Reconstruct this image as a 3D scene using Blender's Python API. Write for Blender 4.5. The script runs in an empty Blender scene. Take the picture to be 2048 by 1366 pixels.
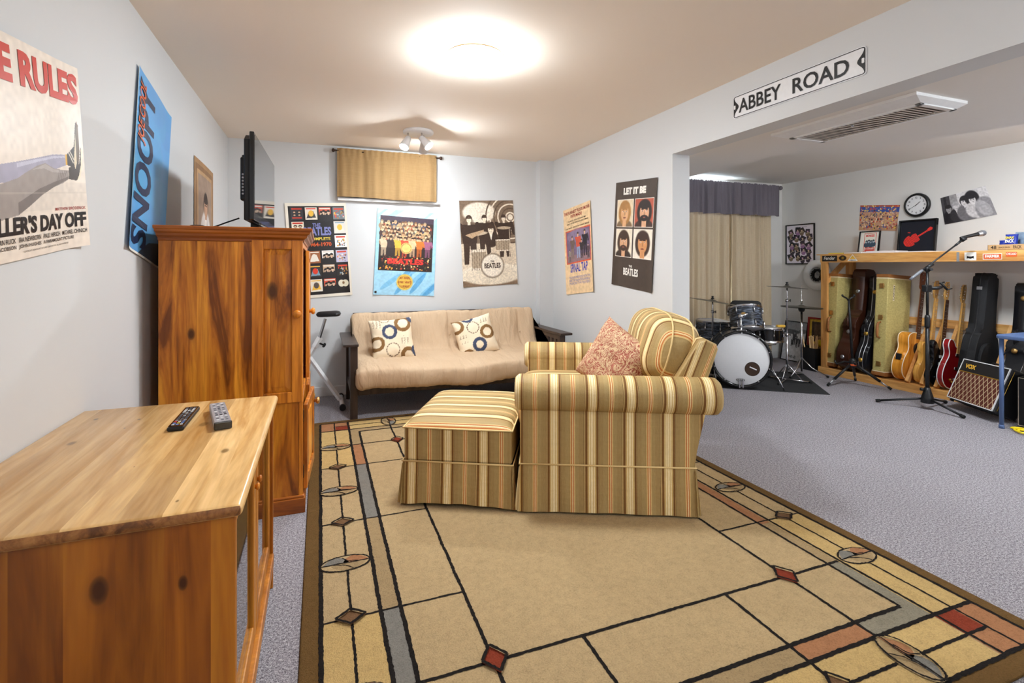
import bpy, bmesh, math, random
import numpy as np
from mathutils import Vector, Matrix, noise
random.seed(7)
PI = math.pi
scene = bpy.context.scene
COL = scene.collection

# ------------------------------------------------------------------ camera
cam_data = bpy.data.cameras.new('camera')
cam = bpy.data.objects.new('camera', cam_data)
COL.objects.link(cam)
cam.location = (0.0, 0.0, 1.265)
cam.rotation_euler = (PI/2, 0.0, -math.radians(20.74))
cam_data.sensor_width = 36.0
cam_data.lens = 36.0*1014.0/2048.0
cam_data.shift_y = -(683.0-532.0)/2048.0
cam_data.clip_start = 0.02
scene.camera = cam

# ------------------------------------------------------------------ view transform, world
vs = scene.view_settings
vs.view_transform = 'Standard'
vs.look = 'None'
vs.gamma = 1.0
vs.use_curve_mapping = False
vs.exposure = 1.80
world = bpy.data.worlds.new('world')
scene.world = world
world.use_nodes = True
world.node_tree.nodes['Background'].inputs[0].default_value = (0.75, 0.85, 1.0, 1)
world.node_tree.nodes['Background'].inputs[1].default_value = 1.5
scene.cycles.max_bounces = 10
scene.cycles.diffuse_bounces = 7
scene.cycles.caustics_reflective = False
scene.cycles.caustics_refractive = False
scene.cycles.use_denoising = True
DOME_EMIT = 52.0      # ceiling dome lamps of the main room
DRUM_EMIT = 44.0      # unseen lamps of the music area: hidden dome and added globe
FILL_GLOBE_EMIT = 16.0     # added globe behind the viewer that brightens the main room
SPOT_EMIT = 300.0

# ------------------------------------------------------------------ colours and materials
def lin(c):
    c = c/255.0
    return c/12.92 if c <= 0.04045 else ((c+0.055)/1.055)**2.4
def C(r, g, b, k=1.0):
    return (min(1, lin(r)*k), min(1, lin(g)*k), min(1, lin(b)*k), 1.0)

class NT:
    def __init__(self, name, rough=0.6, spec=0.4, metal=0.0):
        self.m = bpy.data.materials.new(name)
        self.m.use_nodes = True
        self.n = self.m.node_tree.nodes
        self.l = self.m.node_tree.links
        self.b = self.n['Principled BSDF']
        self.b.inputs['Roughness'].default_value = rough
        self.b.inputs['Specular IOR Level'].default_value = spec
        self.b.inputs['Metallic'].default_value = metal
    def add(self, t, **kw):
        nd = self.n.new(t)
        for k, v in kw.items():
            if k.startswith('i_'):
                key = k[2:]
                key = int(key) if key.isdigit() else key.replace('_', ' ')
                nd.inputs[key].default_value = v
            else:
                setattr(nd, k, v)
        return nd
    def link(self, a, b): self.l.new(a, b)
    def coords(self, scale=(1, 1, 1), rot=(0, 0, 0), loc=(0, 0, 0), kind='Object'):
        tc = self.add('ShaderNodeTexCoord')
        mp = self.add('ShaderNodeMapping')
        mp.inputs['Scale'].default_value = scale
        mp.inputs['Rotation'].default_value = rot
        mp.inputs['Location'].default_value = loc
        self.link(tc.outputs[kind], mp.inputs['Vector'])
        return mp.outputs['Vector']
    def noise(self, vec, scale=5, detail=3, rough=0.5, dist=0.0):
        nd = self.add('ShaderNodeTexNoise')
        nd.inputs['Scale'].default_value = scale
        nd.inputs['Detail'].default_value = detail
        nd.inputs['Roughness'].default_value = rough
        nd.inputs['Distortion'].default_value = dist
        if vec is not None: self.link(vec, nd.inputs['Vector'])
        return nd.outputs['Fac']
    def ramp(self, fac, stops, interp='LINEAR'):
        nd = self.add('ShaderNodeValToRGB')
        cr = nd.color_ramp
        cr.interpolation = interp
        while len(cr.elements) < len(stops): cr.elements.new(0.5)
        for e, (p, c) in zip(cr.elements, stops):
            e.position = p
            e.color = c
        self.link(fac, nd.inputs['Fac'])
        return nd.outputs['Color']
    def mix(self, fac, a, b, mode='MIX'):
        nd = self.add('ShaderNodeMix', data_type='RGBA', blend_type=mode)
        for sock, v in ((nd.inputs[0], fac), (nd.inputs[6], a), (nd.inputs[7], b)):
            if hasattr(v, 'links'): self.link(v, sock)
            else: sock.default_value = v
        return nd.outputs[2]
    def math(self, op, a, b=0.0, c=None):
        nd = self.add('ShaderNodeMath', operation=op)
        for sock, v in zip(nd.inputs, (a, b, c)):
            if v is None: continue
            if hasattr(v, 'links'): self.link(v, sock)
            else: sock.default_value = v
        return nd.outputs[0]
    def color(self, c):
        if hasattr(c, 'links'): self.link(c, self.b.inputs['Base Color'])
        else: self.b.inputs['Base Color'].default_value = c
        return self
    def bump(self, h, strength=0.3, dist=0.01):
        nd = self.add('ShaderNodeBump')
        nd.inputs['Strength'].default_value = strength
        nd.inputs['Distance'].default_value = dist
        self.link(h, nd.inputs['Height'])
        self.link(nd.outputs['Normal'], self.b.inputs['Normal'])
        return self

def plain(name, rgb, rough=0.5, metal=0.0, spec=0.4, var=0.06, bump=0.0, scale=40, k=1.15):
    t = NT(name, rough, spec, metal)
    c = C(*rgb, k)
    d = tuple(max(0, x*(1-var*2)) for x in c[:3])+(1,)
    f = t.noise(t.coords(), scale, 3)
    t.color(t.mix(f, d, c))
    if bump: t.bump(f, bump, 0.004)
    return t.m

def wood(name, light, mid, dark, axis='z', planks=0.0, plank_axis='x', rough=0.4, knots=0.5, grain=1.0, k=1.15, spec=0.4, flat=None, kscale=4.2, contrast=1.0):
    t = NT(name, rough, spec)
    st = {'x': (0.09, 1, 1), 'y': (1, 0.09, 1), 'z': (1, 1, 0.09)}[axis]
    v = t.coords(st)
    off = None
    if planks:
        sep = t.add('ShaderNodeSeparateXYZ')
        tc = t.add('ShaderNodeTexCoord')
        t.link(tc.outputs['Object'], sep.inputs[0])
        fl = t.math('FLOOR', t.math('DIVIDE', sep.outputs[plank_axis.upper()], planks))
        wn = t.add('ShaderNodeTexWhiteNoise', noise_dimensions='1D')
        t.link(fl, wn.inputs['W'])
        off = wn.outputs['Value']
        cmb = t.add('ShaderNodeVectorMath', operation='ADD')
        cx = t.add('ShaderNodeCombineXYZ')
        mm = t.math('MULTIPLY', off, 31.0)
        for i in range(3): t.link(mm, cx.inputs[i])
        t.link(v, cmb.inputs[0]); t.link(cx.outputs[0], cmb.inputs[1])
        v = cmb.outputs[0]
    n1 = t.noise(v, 9*grain, 5, 0.6, 1.1)
    n2 = t.noise(v, 60*grain, 2, 0.5, 0.2)
    col = t.ramp(n1, [(0.5-0.17/contrast, C(*dark, k)), (0.5-0.01, C(*mid, k)), (0.5+0.17/contrast, C(*light, k))])
    fine = t.ramp(n2, [(0.35, (0.70, 0.64, 0.58, 1)), (0.6, (1, 1, 1, 1))])
    col = t.mix(0.55, col, fine, 'MULTIPLY')
    if off is not None:
        tint = t.ramp(off, [(0, (0.74, 0.69, 0.62, 1)), (0.5, (0.97, 0.96, 0.95, 1)), (1, (1.16, 1.14, 1.08, 1))])
        col = t.mix(1.0, col, tint, 'MULTIPLY')
    if knots:
        vo = t.add('ShaderNodeTexVoronoi')
        vo.inputs['Scale'].default_value = kscale
        ks = list({'x': (0.55, 1, 1), 'y': (1, 0.55, 1), 'z': (1, 1, 0.55)}[axis])
        if flat: ks['xyz'.index(flat)] = 0.0
        vo.voronoi_dimensions = '2D'
        sp_ = t.add('ShaderNodeSeparateXYZ'); cb_ = t.add('ShaderNodeCombineXYZ')
        t.link(t.coords(ks, loc=(3.3, 1.7, 0.4)), sp_.inputs[0])
        a2 = [c for c in 'XYZ' if c.lower() != (flat or 'z')]
        t.link(sp_.outputs[a2[0]], cb_.inputs[0]); t.link(sp_.outputs[a2[1]], cb_.inputs[1])
        t.link(cb_.outputs[0], vo.inputs['Vector'])
        sc_ = t.add('ShaderNodeSeparateColor'); t.link(vo.outputs['Color'], sc_.inputs[0])
        rad = t.math('MULTIPLY', t.math('MAXIMUM', t.math('SUBTRACT', sc_.outputs[0], 0.25), 0.0), 1.7)
        wob = t.math('ADD', t.math('MULTIPLY', t.noise(cb_.outputs[0], 7.0, 3), 0.9), 0.55)
        kd = t.math('DIVIDE', t.math('MULTIPLY', vo.outputs['Distance'], wob), t.math('ADD', rad, 0.03))
        kf = t.ramp(kd, [(0.045, (1, 1, 1, 1)), (0.075, (0.7, 0.7, 0.7, 1)), (0.095, (0.16, 0.16, 0.16, 1)), (0.16, (0, 0, 0, 1))])
        col = t.mix(t.math('MULTIPLY', kf, knots), col, tuple(0.26*x for x in C(*dark, k)[:3])+(1,))
    t.color(col)
    t.bump(n2, 0.08, 0.002)
    return t.m

M = {}
def build_materials():
    # painted walls
    for nm, rgb, k in (('wall_paint', (208, 209, 210), 1.0), ('music_wall_paint', (224, 222, 219), 1.0), ('ceiling_paint', (240, 228, 215), 1.03), ('music_ceiling_paint', (226, 222, 217), 1.0)):
        t = NT(nm, 0.75, 0.25)
        v = t.coords()
        n = t.noise(v, 3.0, 3)
        fine = t.noise(v, 160, 2)
        c = C(*rgb, k)
        t.color(t.mix(t.math('MULTIPLY', n, 0.12), c, tuple(x*0.86 for x in c[:3])+(1,)))
        t.bump(fine, 0.06, 0.002)
        M[nm] = t.m
    # carpet
    t = NT('carpet', 0.95, 0.1)
    v = t.coords()
    a = t.noise(v, 260, 2, 0.8)
    b = t.noise(v, 105, 3, 0.8)
    c = t.noise(v, 1.6, 3, 0.5)
    f = t.math('ADD', t.math('MULTIPLY', a, 0.55), t.math('MULTIPLY', b, 0.45))
    col = t.ramp(f, [(0.40, C(84, 78, 84)), (0.5, C(152, 147, 153)), (0.60, C(212, 208, 212))])
    col = t.mix(t.math('MULTIPLY', c, 0.22), col, C(120, 112, 116))
    t.color(col)
    t.bump(f, 0.7, 0.01)
    M['carpet'] = t.m
    M['baseboard'] = plain('baseboard_paint', (218, 217, 216), 0.5, k=1.0)
    # woods
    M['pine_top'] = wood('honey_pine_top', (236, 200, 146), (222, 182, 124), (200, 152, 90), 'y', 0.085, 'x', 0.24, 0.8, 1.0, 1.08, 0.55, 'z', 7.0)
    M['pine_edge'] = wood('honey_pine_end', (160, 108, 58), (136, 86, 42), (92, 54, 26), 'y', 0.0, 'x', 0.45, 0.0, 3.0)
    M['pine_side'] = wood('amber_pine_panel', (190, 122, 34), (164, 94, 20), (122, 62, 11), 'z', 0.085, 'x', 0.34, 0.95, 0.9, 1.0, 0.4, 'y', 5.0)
    M['pine_frame'] = wood('golden_pine_frame', (196, 130, 46), (172, 106, 30), (138, 78, 18), 'z', 0.0, 'x', 0.38, 0.4)
    M['arm_side'] = wood('stained_pine_panel', (232, 158, 50), (194, 116, 32), (122, 64, 14), 'z', 0.16, 'x', 0.32, 0.95, 1.3, 1.1, 0.4, 'y', 3.4, 1.5)
    M['arm_frame'] = wood('stained_pine_frame', (214, 134, 42), (180, 104, 28), (124, 62, 15), 'z', 0.0, 'x', 0.32, 0.4, 1.3, 1.1, 0.4, 'y', 4.0, 1.2)
    M['arm_top'] = wood('stained_pine_cornice', (186, 108, 34), (150, 80, 24), (104, 50, 14), 'x', 0.0, 'x', 0.34, 0.0, 1.0, 1.05)
    M['bench'] = wood('raw_pine_board', (226, 178, 112), (210, 156, 88), (180, 122, 62), 'y', 0.0, 'x', 0.5, 0.4)
    M['bench_post'] = wood('raw_pine_post', (222, 172, 108), (204, 150, 86), (176, 118, 60), 'z', 0.0, 'x', 0.5, 0.3)
    M['espresso'] = wood('espresso_wood', (74, 58, 50), (58, 44, 38), (40, 30, 26), 'z', 0.0, 'x', 0.38, 0.0, 1.0, 1.0)
    # metals and plastics
    M['black_plastic'] = plain('black_plastic', (24, 24, 26), 0.42, k=1.0)
    M['gloss_black'] = plain('gloss_black', (14, 14, 16), 0.10, k=1.0, spec=0.6)
    M['grey_plastic'] = plain('grey_plastic', (98, 100, 106), 0.4)
    M['silver_plastic'] = plain('silver_plastic', (168, 168, 174), 0.35, 0.3)
    M['chrome'] = plain('chrome', (205, 205, 210), 0.16, 1.0)
    M['steel'] = plain('brushed_steel', (170, 170, 174), 0.32, 0.9)
    M['brass'] = plain('aged_brass', (190, 150, 92), 0.28, 0.9)
    M['gold_metal'] = plain('gold_metal', (214, 170, 80), 0.3, 0.9)
    M['white_paint'] = plain('white_enamel', (236, 236, 238), 0.35, k=1.0)
    M['white_plastic'] = plain('white_plastic', (240, 240, 240), 0.45, k=0.95)
    M['beige_slat'] = plain('warm_grey_slat', (196, 186, 176), 0.5)
    M['bronze'] = plain('bronze_rod', (64, 44, 34), 0.4, 0.5)
    M['rubber'] = plain('black_rubber', (22, 22, 22), 0.8, k=1.0)
    M['vinyl'] = plain('black_vinyl', (30, 29, 31), 0.45, bump=0.3, scale=200, k=1.0)
    M['black_cloth'] = plain('black_cloth', (20, 20, 23), 0.75, bump=0.4, scale=220, k=1.0)
    M['screen'] = plain('dark_screen', (18, 19, 21), 0.04, spec=1.0, var=0.0, k=1.0)
    for nm, e in (('lamp_glow', DOME_EMIT), ('music_lamp_glow', DRUM_EMIT), ('spot_glow', SPOT_EMIT), ('rim_glow', DOME_EMIT*0.03), ('fill_globe_glow', FILL_GLOBE_EMIT)):
        t = NT(nm)
        t.color((1, 1, 1, 1))
        t.b.inputs['Emission Color'].default_value = (0.915, 0.985, 1.035, 1)
        t.b.inputs['Emission Strength'].default_value = e
        M[nm] = t.m
    t = NT('sky_pane')
    t.color((0.8, 0.9, 1, 1)); t.b.inputs['Emission Color'].default_value = (0.75, 0.9, 1.0, 1); t.b.inputs['Emission Strength'].default_value = 2.5
    M['sky_pane'] = t.m
    # glass
    t = NT('clear_glass', 0.02)
    t.color((0.96, 0.98, 0.97, 1))
    t.b.inputs['Transmission Weight'].default_value = 1.0
    t.b.inputs['IOR'].default_value = 1.45
    M['glass'] = t.m
    # painted picture surfaces (pattern stored on the mesh)
    for nm, r in (('print_gloss', 0.40), ('print_matt', 0.6)):
        t = NT(nm, r, 0.4)
        at = t.add('ShaderNodeAttribute', attribute_name='Col')
        t.color(at.outputs['Color'])
        M[nm] = t.m
    def ink(name, rgb, rough=0.35, k=1.1): M[name] = plain('ink_'+name, rgb, rough, var=0.0, k=k)
    ink('red', (190, 46, 26)); ink('black', (24, 23, 24)); ink('white', (238, 234, 226), k=1.0); ink('navy', (32, 44, 74)); ink('orange', (206, 88, 40))
    ink('blue', (56, 66, 170)); ink('yellow', (220, 196, 70)); ink('brightred', (214, 52, 44)); ink('gold', (220, 172, 60)); ink('lightblue', (120, 150, 210)); ink('sepia', (58, 40, 28)); ink('darkred', (150, 40, 34)); ink('grey', (130, 130, 132)); ink('violet', (120, 124, 180)); ink('maroon', (110, 20, 24))
    # fabrics
    t = NT('beige_canvas', 0.9, 0.15)
    v = t.coords()
    n = t.noise(v, 4, 4)
    w = t.noise(t.coords((1, 1, 1)), 260, 2)
    t.color(t.mix(n, C(180, 154, 126, 1.08), C(200, 176, 148, 1.08)))
    wr = t.noise(t.coords((7, 2, 2)), 2.2, 3, 0.6, 0.6)
    t.bump(t.math('ADD', t.math('MULTIPLY', wr, 1.0), t.math('MULTIPLY', w, 0.08)), 0.8, 0.025)
    M['futon'] = t.m
    t = NT('tan_linen', 0.9, 0.1)
    v = t.coords((1, 1, 40))
    n = t.noise(v, 14, 3)
    v2 = t.coords((60, 60, 1))
    n2 = t.noise(v2, 14, 2)
    f = t.math('MULTIPLY', t.math('ADD', n, n2), 0.5)
    t.color(t.ramp(f, [(0.30, C(146, 116, 78)), (0.66, C(166, 136, 96))]))
    t.bump(f, 0.25, 0.003)
    M['linen'] = t.m
    t = NT('taupe_drape', 0.85, 0.15)
    v = t.coords((3, 3, 60))
    n = t.noise(v, 10, 3)
    t.color(t.ramp(n, [(0.25, C(196, 178, 150)), (0.75, C(212, 194, 166))]))
    M['drape'] = t.m
    M['plum'] = plain('plum_grey_cloth', (112, 106, 114), 0.85, bump=0.3, scale=150)
    # striped upholstery: stripe coordinate stored on the mesh as attribute 's', metres
    t = NT('striped_upholstery', 0.62, 0.3)
    at = t.add('ShaderNodeAttribute', attribute_name='s')
    P_ = 0.190
    fr = t.math('FRACT', t.math('ADD', t.math('DIVIDE', at.outputs['Fac'], P_), 100.0))
    tan = C(166, 138, 88); tan2 = C(172, 146, 96); crm = C(240, 222, 176); yel = C(206, 170, 100); brn = C(122, 82, 38); dk = C(104, 82, 48); org = C(190, 104, 48); lt = C(214, 182, 122)
    stops = [(0.0, crm), (0.03, yel), (0.045, crm), (0.075, yel), (0.09, lt), (0.115, brn), (0.165, lt), (0.175, dk), (0.185, tan), (0.30, tan2), (0.40, tan),
             (0.425, lt), (0.455, org), (0.475, lt), (0.49, crm), (0.505, org), (0.525, lt), (0.555, tan2), (0.66, tan), (0.785, dk), (0.795, lt), (0.805, tan),
             (0.83, brn), (0.885, lt), (0.91, yel), (0.925, crm), (0.955, yel), (0.97, crm)]
    col = t.ramp(fr, stops, 'CONSTANT')
    v = t.coords()
    n = t.noise(v, 7, 3)
    th = t.noise(t.coords((500, 500, 30)), 1.0, 2)
    col = t.mix(1.0, col, t.ramp(th, [(0.3, (0.86, 0.85, 0.83, 1)), (0.7, (1.05, 1.05, 1.04, 1))]), 'MULTIPLY')
    t.color(col)
    t.bump(t.noise(t.coords((1, 1, 3)), 12, 3), 0.25, 0.01)
    M['stripe'] = t.m
    M['welt'] = plain('cream_welt', (214, 186, 130), 0.7)
    M['dark_under'] = plain('dark_undercloth', (46, 46, 52), 0.9, k=1.0)
    # paisley pillow
    t = NT('red_leaf_damask', 0.8, 0.2)
    v = t.coords((1, 1, 1))
    wv = t.add('ShaderNodeTexWave', wave_type='RINGS', rings_direction='SPHERICAL')
    wv.inputs['Scale'].default_value = 7
    wv.inputs['Distortion'].default_value = 14
    wv.inputs['Detail'].default_value = 3
    wv.inputs['Detail Scale'].default_value = 2.2
    t.link(v, wv.inputs['Vector'])
    n = t.noise(v, 15, 2, 0.5, 4.0)
    f = n
    t.color(t.ramp(f, [(0.36, C(206, 178, 142)), (0.41, C(206, 178, 142)), (0.43, C(140, 66, 54)), (0.48, C(160, 92, 76)), (0.50, C(208, 180, 144)), (0.56, C(208, 180, 144)), (0.58, C(142, 68, 58)), (0.66, C(170, 104, 86))]))
    M['damask'] = t.m
    # rug piles
    def pile(name, rgb, var=0.22):
        t = NT('pile_'+name, 0.95, 0.08)
        v = t.coords()
        a = t.noise(v, 170, 3, 0.8)
        b = t.noise(v, 34, 4, 0.8)
        g = t.noise(v, 3.5, 3, 0.5)
        f = t.math('ADD', t.math('MULTIPLY', a, 0.6), t.math('MULTIPLY', b, 0.4))
        c = C(*rgb, 1.12)
        col = t.ramp(f, [(0.32, tuple(x*(1-var*1.7) for x in c[:3])+(1,)), (0.5, c), (0.68, tuple(min(1, x*(1+var)) for x in c[:3])+(1,))])
        col = t.mix(t.math('MULTIPLY', g, 0.25), col, tuple(x*0.72 for x in c[:3])+(1,))
        t.color(col)
        t.bump(f, 0.9, 0.012)
        M['pile_'+name] = t.m
    pile('gold', (176, 151, 112)); pile('yellow', (190, 160, 106)); pile('brown', (104, 78, 44)); pile('black', (34, 30, 28), 0.3); pile('grey', (134, 126, 108)); pile('slate', (124, 120, 112))
    pile('taupe', (158, 134, 98)); pile('rust', (130, 56, 38)); pile('copper', (160, 112, 78)); pile('cocoa', (116, 86, 60))
    # drum finishes
    t = NT('black_oyster_wrap', 0.2, 0.5)
    v = t.coords((1.2, 1.2, 9))
    n = t.noise(v, 7, 4, 0.6, 1.2)
    t.color(t.ramp(n, [(0.38, C(22, 24, 30)), (0.52, C(58, 64, 76)), (0.64, C(120, 130, 146))]))
    M['oyster'] = t.m
    M['drum_head'] = plain('coated_drum_head', (222, 222, 224), 0.5, k=0.95, var=0.03)
    M['cymbal'] = plain('cymbal_bronze', (92, 88, 78), 0.4, 0.6)
    M['tweed'] = None
    t = NT('lacquered_tweed', 0.5, 0.35)
    a = t.noise(t.coords((300, 300, 40)), 1, 2)
    b = t.noise(t.coords((40, 40, 300)), 1, 2)
    f = t.math('MULTIPLY', t.math('ADD', a, b), 0.5)
    t.color(t.ramp(f, [(0.35, C(164, 146, 86)), (0.62, C(206, 190, 124))]))
    t.bump(f, 0.3, 0.002)
    M['tweed'] = t.m
    M['leather'] = plain('tan_leather', (146, 92, 46), 0.45, bump=0.2)
    M['brown_case'] = plain('oxblood_brown_vinyl', (66, 34, 22), 0.24, bump=0.15, scale=150, k=1.0)
    M['black_case'] = plain('black_case_vinyl', (24, 24, 28), 0.3, bump=0.2, scale=180, k=1.0)
    M['spruce'] = wood('amber_spruce', (220, 154, 62), (206, 136, 44), (178, 106, 28), 'z', 0, 'x', 0.2, 0)
    M['ash'] = wood('natural_ash', (216, 168, 88), (202, 148, 66), (176, 116, 44), 'z', 0, 'x', 0.22, 0)
    M['maple'] = wood('maple_neck', (226, 188, 122), (212, 166, 96), (190, 140, 74), 'z', 0, 'x', 0.3, 0)
    M['rosewood'] = wood('rosewood', (92, 56, 38), (74, 44, 30), (52, 30, 22), 'z', 0, 'x', 0.4, 0)
    M['mahogany'] = wood('mahogany_neck', (150, 84, 44), (124, 64, 32), (96, 46, 22), 'z', 0, 'x', 0.3, 0)
    M['cherry'] = plain('cherry_red_lacquer', (134, 18, 22), 0.12, spec=0.6)
    M['cream_bind'] = plain('cream_binding', (232, 216, 186), 0.4)
    M['blue_metal'] = plain('blue_powder_coat', (82, 104, 146), 0.4)
    M['yellow_cord'] = plain('yellow_cord', (232, 206, 30), 0.45)
    M['card'] = plain('brown_cardboard', (184, 148, 104), 0.8)
    M['blue_foil'] = plain('blue_foil', (36, 56, 160), 0.25, var=0.25, scale=30)
    M['silver_foil'] = plain('silver_foil', (170, 196, 224), 0.25, 0.4, var=0.3, scale=30)
    M['paper'] = plain('white_paper', (236, 234, 238), 0.7, k=1.0)
    M['stick'] = plain('hickory', (222, 186, 134), 0.5)
    M['mat_black'] = plain('black_rug_mat', (44, 44, 46), 0.95, var=0.25, bump=0.6, scale=300)
    # amplifier grille: woven diamonds
    t = NT('diamond_grille', 0.8, 0.2)
    sep = t.add('ShaderNodeSeparateXYZ')
    t.link(t.coords(), sep.inputs[0])
    x = sep.outputs['X']; z = sep.outputs['Z']
    def band(sx, sz):
        u = t.math('ADD', t.math('MULTIPLY', x, sx), t.math('MULTIPLY', z, sz))
        return t.math('LESS_THAN', t.math('ABSOLUTE', t.math('SUBTRACT', t.math('FRACT', t.math('ADD', u, 50.0)), 0.5)), 0.07)
    ln = t.math('MAXIMUM', band(24, 12), band(24, -12))
    t.color(t.mix(ln, C(92, 46, 36), C(200, 176, 140)))
    M['grille'] = t.m
build_materials()

# ------------------------------------------------------------------ mesh building
class MB:
    """collects geometry with a material slot per face, becomes ONE mesh object"""
    def __init__(self):
        self.bm = bmesh.new()
        self.mats = []
        self.slayer = None
    def mi(self, m):
        m = M[m] if isinstance(m, str) else m
        if m not in self.mats: self.mats.append(m)
        return self.mats.index(m)
    def _fin(self, faces, m, smooth=False):
        i = self.mi(m)
        for f in faces:
            f.material_index = i
            f.smooth = smooth
        return faces
    def box(self, lo, hi, m, bev=0.0, mat4=None, seg=2):
        lo = Vector(lo); hi = Vector(hi)
        c = (lo+hi)/2; d = hi-lo
        r = bmesh.ops.create_cube(self.bm, size=1.0)
        vs_ = r['verts']
        for v in vs_:
            v.co = Vector((v.co.x*d.x, v.co.y*d.y, v.co.z*d.z))+c
        if bev > 0:
            ed = list({e for v in vs_ for e in v.link_edges})
            rr = bmesh.ops.bevel(self.bm, geom=ed, offset=min(bev, 0.49*min(abs(d.x), abs(d.y), abs(d.z))), segments=seg, profile=0.5, affect='EDGES')
            vs_ = list({v for f in rr['faces'] for v in f.verts} | {v for v in vs_ if v.is_valid})
        fs = list({f for v in vs_ for f in v.link_faces})
        self._fin(fs, m, False)
        if mat4 is not None:
            for v in {v for f in fs for v in f.verts}: v.co = mat4 @ v.co
        return fs
    def tube(self, pts, r, m, seg=10, cap=True, closed=False, smooth=True):
        pts = [Vector(p) for p in pts]
        n = len(pts)
        rs = r if isinstance(r, (list, tuple)) else [r]*n
        rings = []
        prev = None
        for i, p in enumerate(pts):
            if closed: d = pts[(i+1) % n]-pts[i-1]
            elif i == 0: d = pts[1]-pts[0]
            elif i == n-1: d = pts[-1]-pts[-2]
            else: d = (pts[i+1]-p).normalized()+(p-pts[i-1]).normalized()
            if d.length < 1e-9: d = Vector((0, 0, 1))
            d.normalize()
            if prev is None:
                a = Vector((0, 0, 1)) if abs(d.z) < 0.9 else Vector((1, 0, 0))
                x = d.cross(a).normalized()
            else:
                x = prev-d*prev.dot(d)
                if x.length < 1e-6: x = d.orthogonal()
                x.normalize()
            prev = x
            y = d.cross(x)
            rings.append([self.bm.verts.new(p+(x*math.cos(2*PI*k/seg)+y*math.sin(2*PI*k/seg))*rs[i]) for k in range(seg)])
        fs = []
        rng = range(n) if closed else range(n-1)
        for i in rng:
            A = rings[i]; B = rings[(i+1) % n]
            for k in range(seg):
                fs.append(self.bm.faces.new((A[k], A[(k+1) % seg], B[(k+1) % seg], B[k])))
        self._fin(fs, m, smooth)
        if cap and not closed:
            self._fin([self.bm.faces.new(list(reversed(rings[0]))), self.bm.faces.new(rings[-1])], m, False)
        return fs
    def lathe(self, prof, m, seg=32, base=(0, 0, 0), axis=None, mats=None, smooth=True):
        """prof: list of (radius, height) about axis from base"""
        base = Vector(base)
        ax = Vector(axis).normalized() if axis is not None else Vector((0, 0, 1))
        x = ax.orthogonal().normalized(); y = ax.cross(x)
        rings = []
        for (r, h) in prof:
            if r < 1e-6:
                rings.append([self.bm.verts.new(base+ax*h)])
            else:
                rings.append([self.bm.verts.new(base+ax*h+(x*math.cos(2*PI*k/seg)+y*math.sin(2*PI*k/seg))*r) for k in range(seg)])
        for i in range(len(rings)-1):
            A, B = rings[i], rings[i+1]
            fs = []
            for k in range(seg):
                k2 = (k+1) % seg
                if len(A) == 1 and len(B) == 1: continue
                if len(A) == 1: fs.append(self.bm.faces.new((A[0], B[k2], B[k])))
                elif len(B) == 1: fs.append(self.bm.faces.new((A[k], A[k2], B[0])))
                else: fs.append(self.bm.faces.new((A[k], A[k2], B[k2], B[k])))
            self._fin(fs, mats[i] if mats else m, smooth)
    def prism(self, outline, z0, z1, m, frame=None, bev=0.0, side=None, smooth_side=False):
        """outline (2D list) extruded between z0 and z1; frame: 4x4 matrix applied"""
        a = [self.bm.verts.new((p[0], p[1], z0)) for p in outline]
        b = [self.bm.verts.new((p[0], p[1], z1)) for p in outline]
        n = len(a)
        try:
            f0 = self.bm.faces.new(list(reversed(a))); f1 = self.bm.faces.new(b)
        except ValueError:
            return
        sf = [self.bm.faces.new((a[i], a[(i+1) % n], b[(i+1) % n], b[i])) for i in range(n)]
        self._fin([f0, f1], m); self._fin(sf, side or m, smooth_side)
        fs = [f0, f1]+sf
        if bev > 0:
            ed = list(set(f0.edges) | set(f1.edges))
            rr = bmesh.ops.bevel(self.bm, geom=ed, offset=bev, segments=3, profile=0.5, affect='EDGES')
            i = self.mi(side or m)
            for f in rr['faces']:
                f.material_index = i; f.smooth = True
            vs_ = {v for f in rr['faces'] for v in f.verts} | {v for f in fs if f.is_valid for v in f.verts}
        else:
            vs_ = set(a) | set(b)
        if frame is not None:
            for v in vs_: v.co = frame @ v.co
        return fs
    def surf(self, fn, nu, nv, m, closed_u=False, closed_v=False, smooth=True):
        """grid of fn(u,v), u,v in 0..1"""
        cu = nu if closed_u else nu+1
        cv = nv if closed_v else nv+1
        g = [[self.bm.verts.new(fn(i/nu, j/nv)) for j in range(cv)] for i in range(cu)]
        fs = []
        for i in range(nu):
            for j in range(nv):
                i2 = (i+1) % cu; j2 = (j+1) % cv
                vv = (g[i][j], g[i2][j], g[i2][j2], g[i][j2])
                if len(set(vv)) == 4: fs.append(self.bm.faces.new(vv))
        self._fin(fs, m, smooth)
        return g
    def face(self, pts, m):
        f = self.bm.faces.new([self.bm.verts.new(p) for p in pts])
        self._fin([f], m)
        return f
    def rounded(self, c, size, e1, e2, m, nu=32, nv=20, mat4=None):
        """superellipsoid cushion"""
        def sp(x, p): return math.copysign(abs(x)**p, x)
        c = Vector(c)
        def fn(u, v):
            th = 2*PI*u; ph = PI*(v-0.5)*0.9999
            p = Vector((sp(math.cos(ph), e1)*sp(math.cos(th), e2)*size[0]/2, sp(math.cos(ph), e1)*sp(math.sin(th), e2)*size[1]/2, sp(math.sin(ph), e1)*size[2]/2))
            if mat4 is not None: p = mat4 @ p
            return p+c
        self.surf(fn, nu, nv, m, closed_u=True)
    def xf(self, mat4):
        for v in self.bm.verts: v.co = mat4 @ v.co
        return self
    def stripes(self, fn):
        self._sfn = fn
        return self
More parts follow.
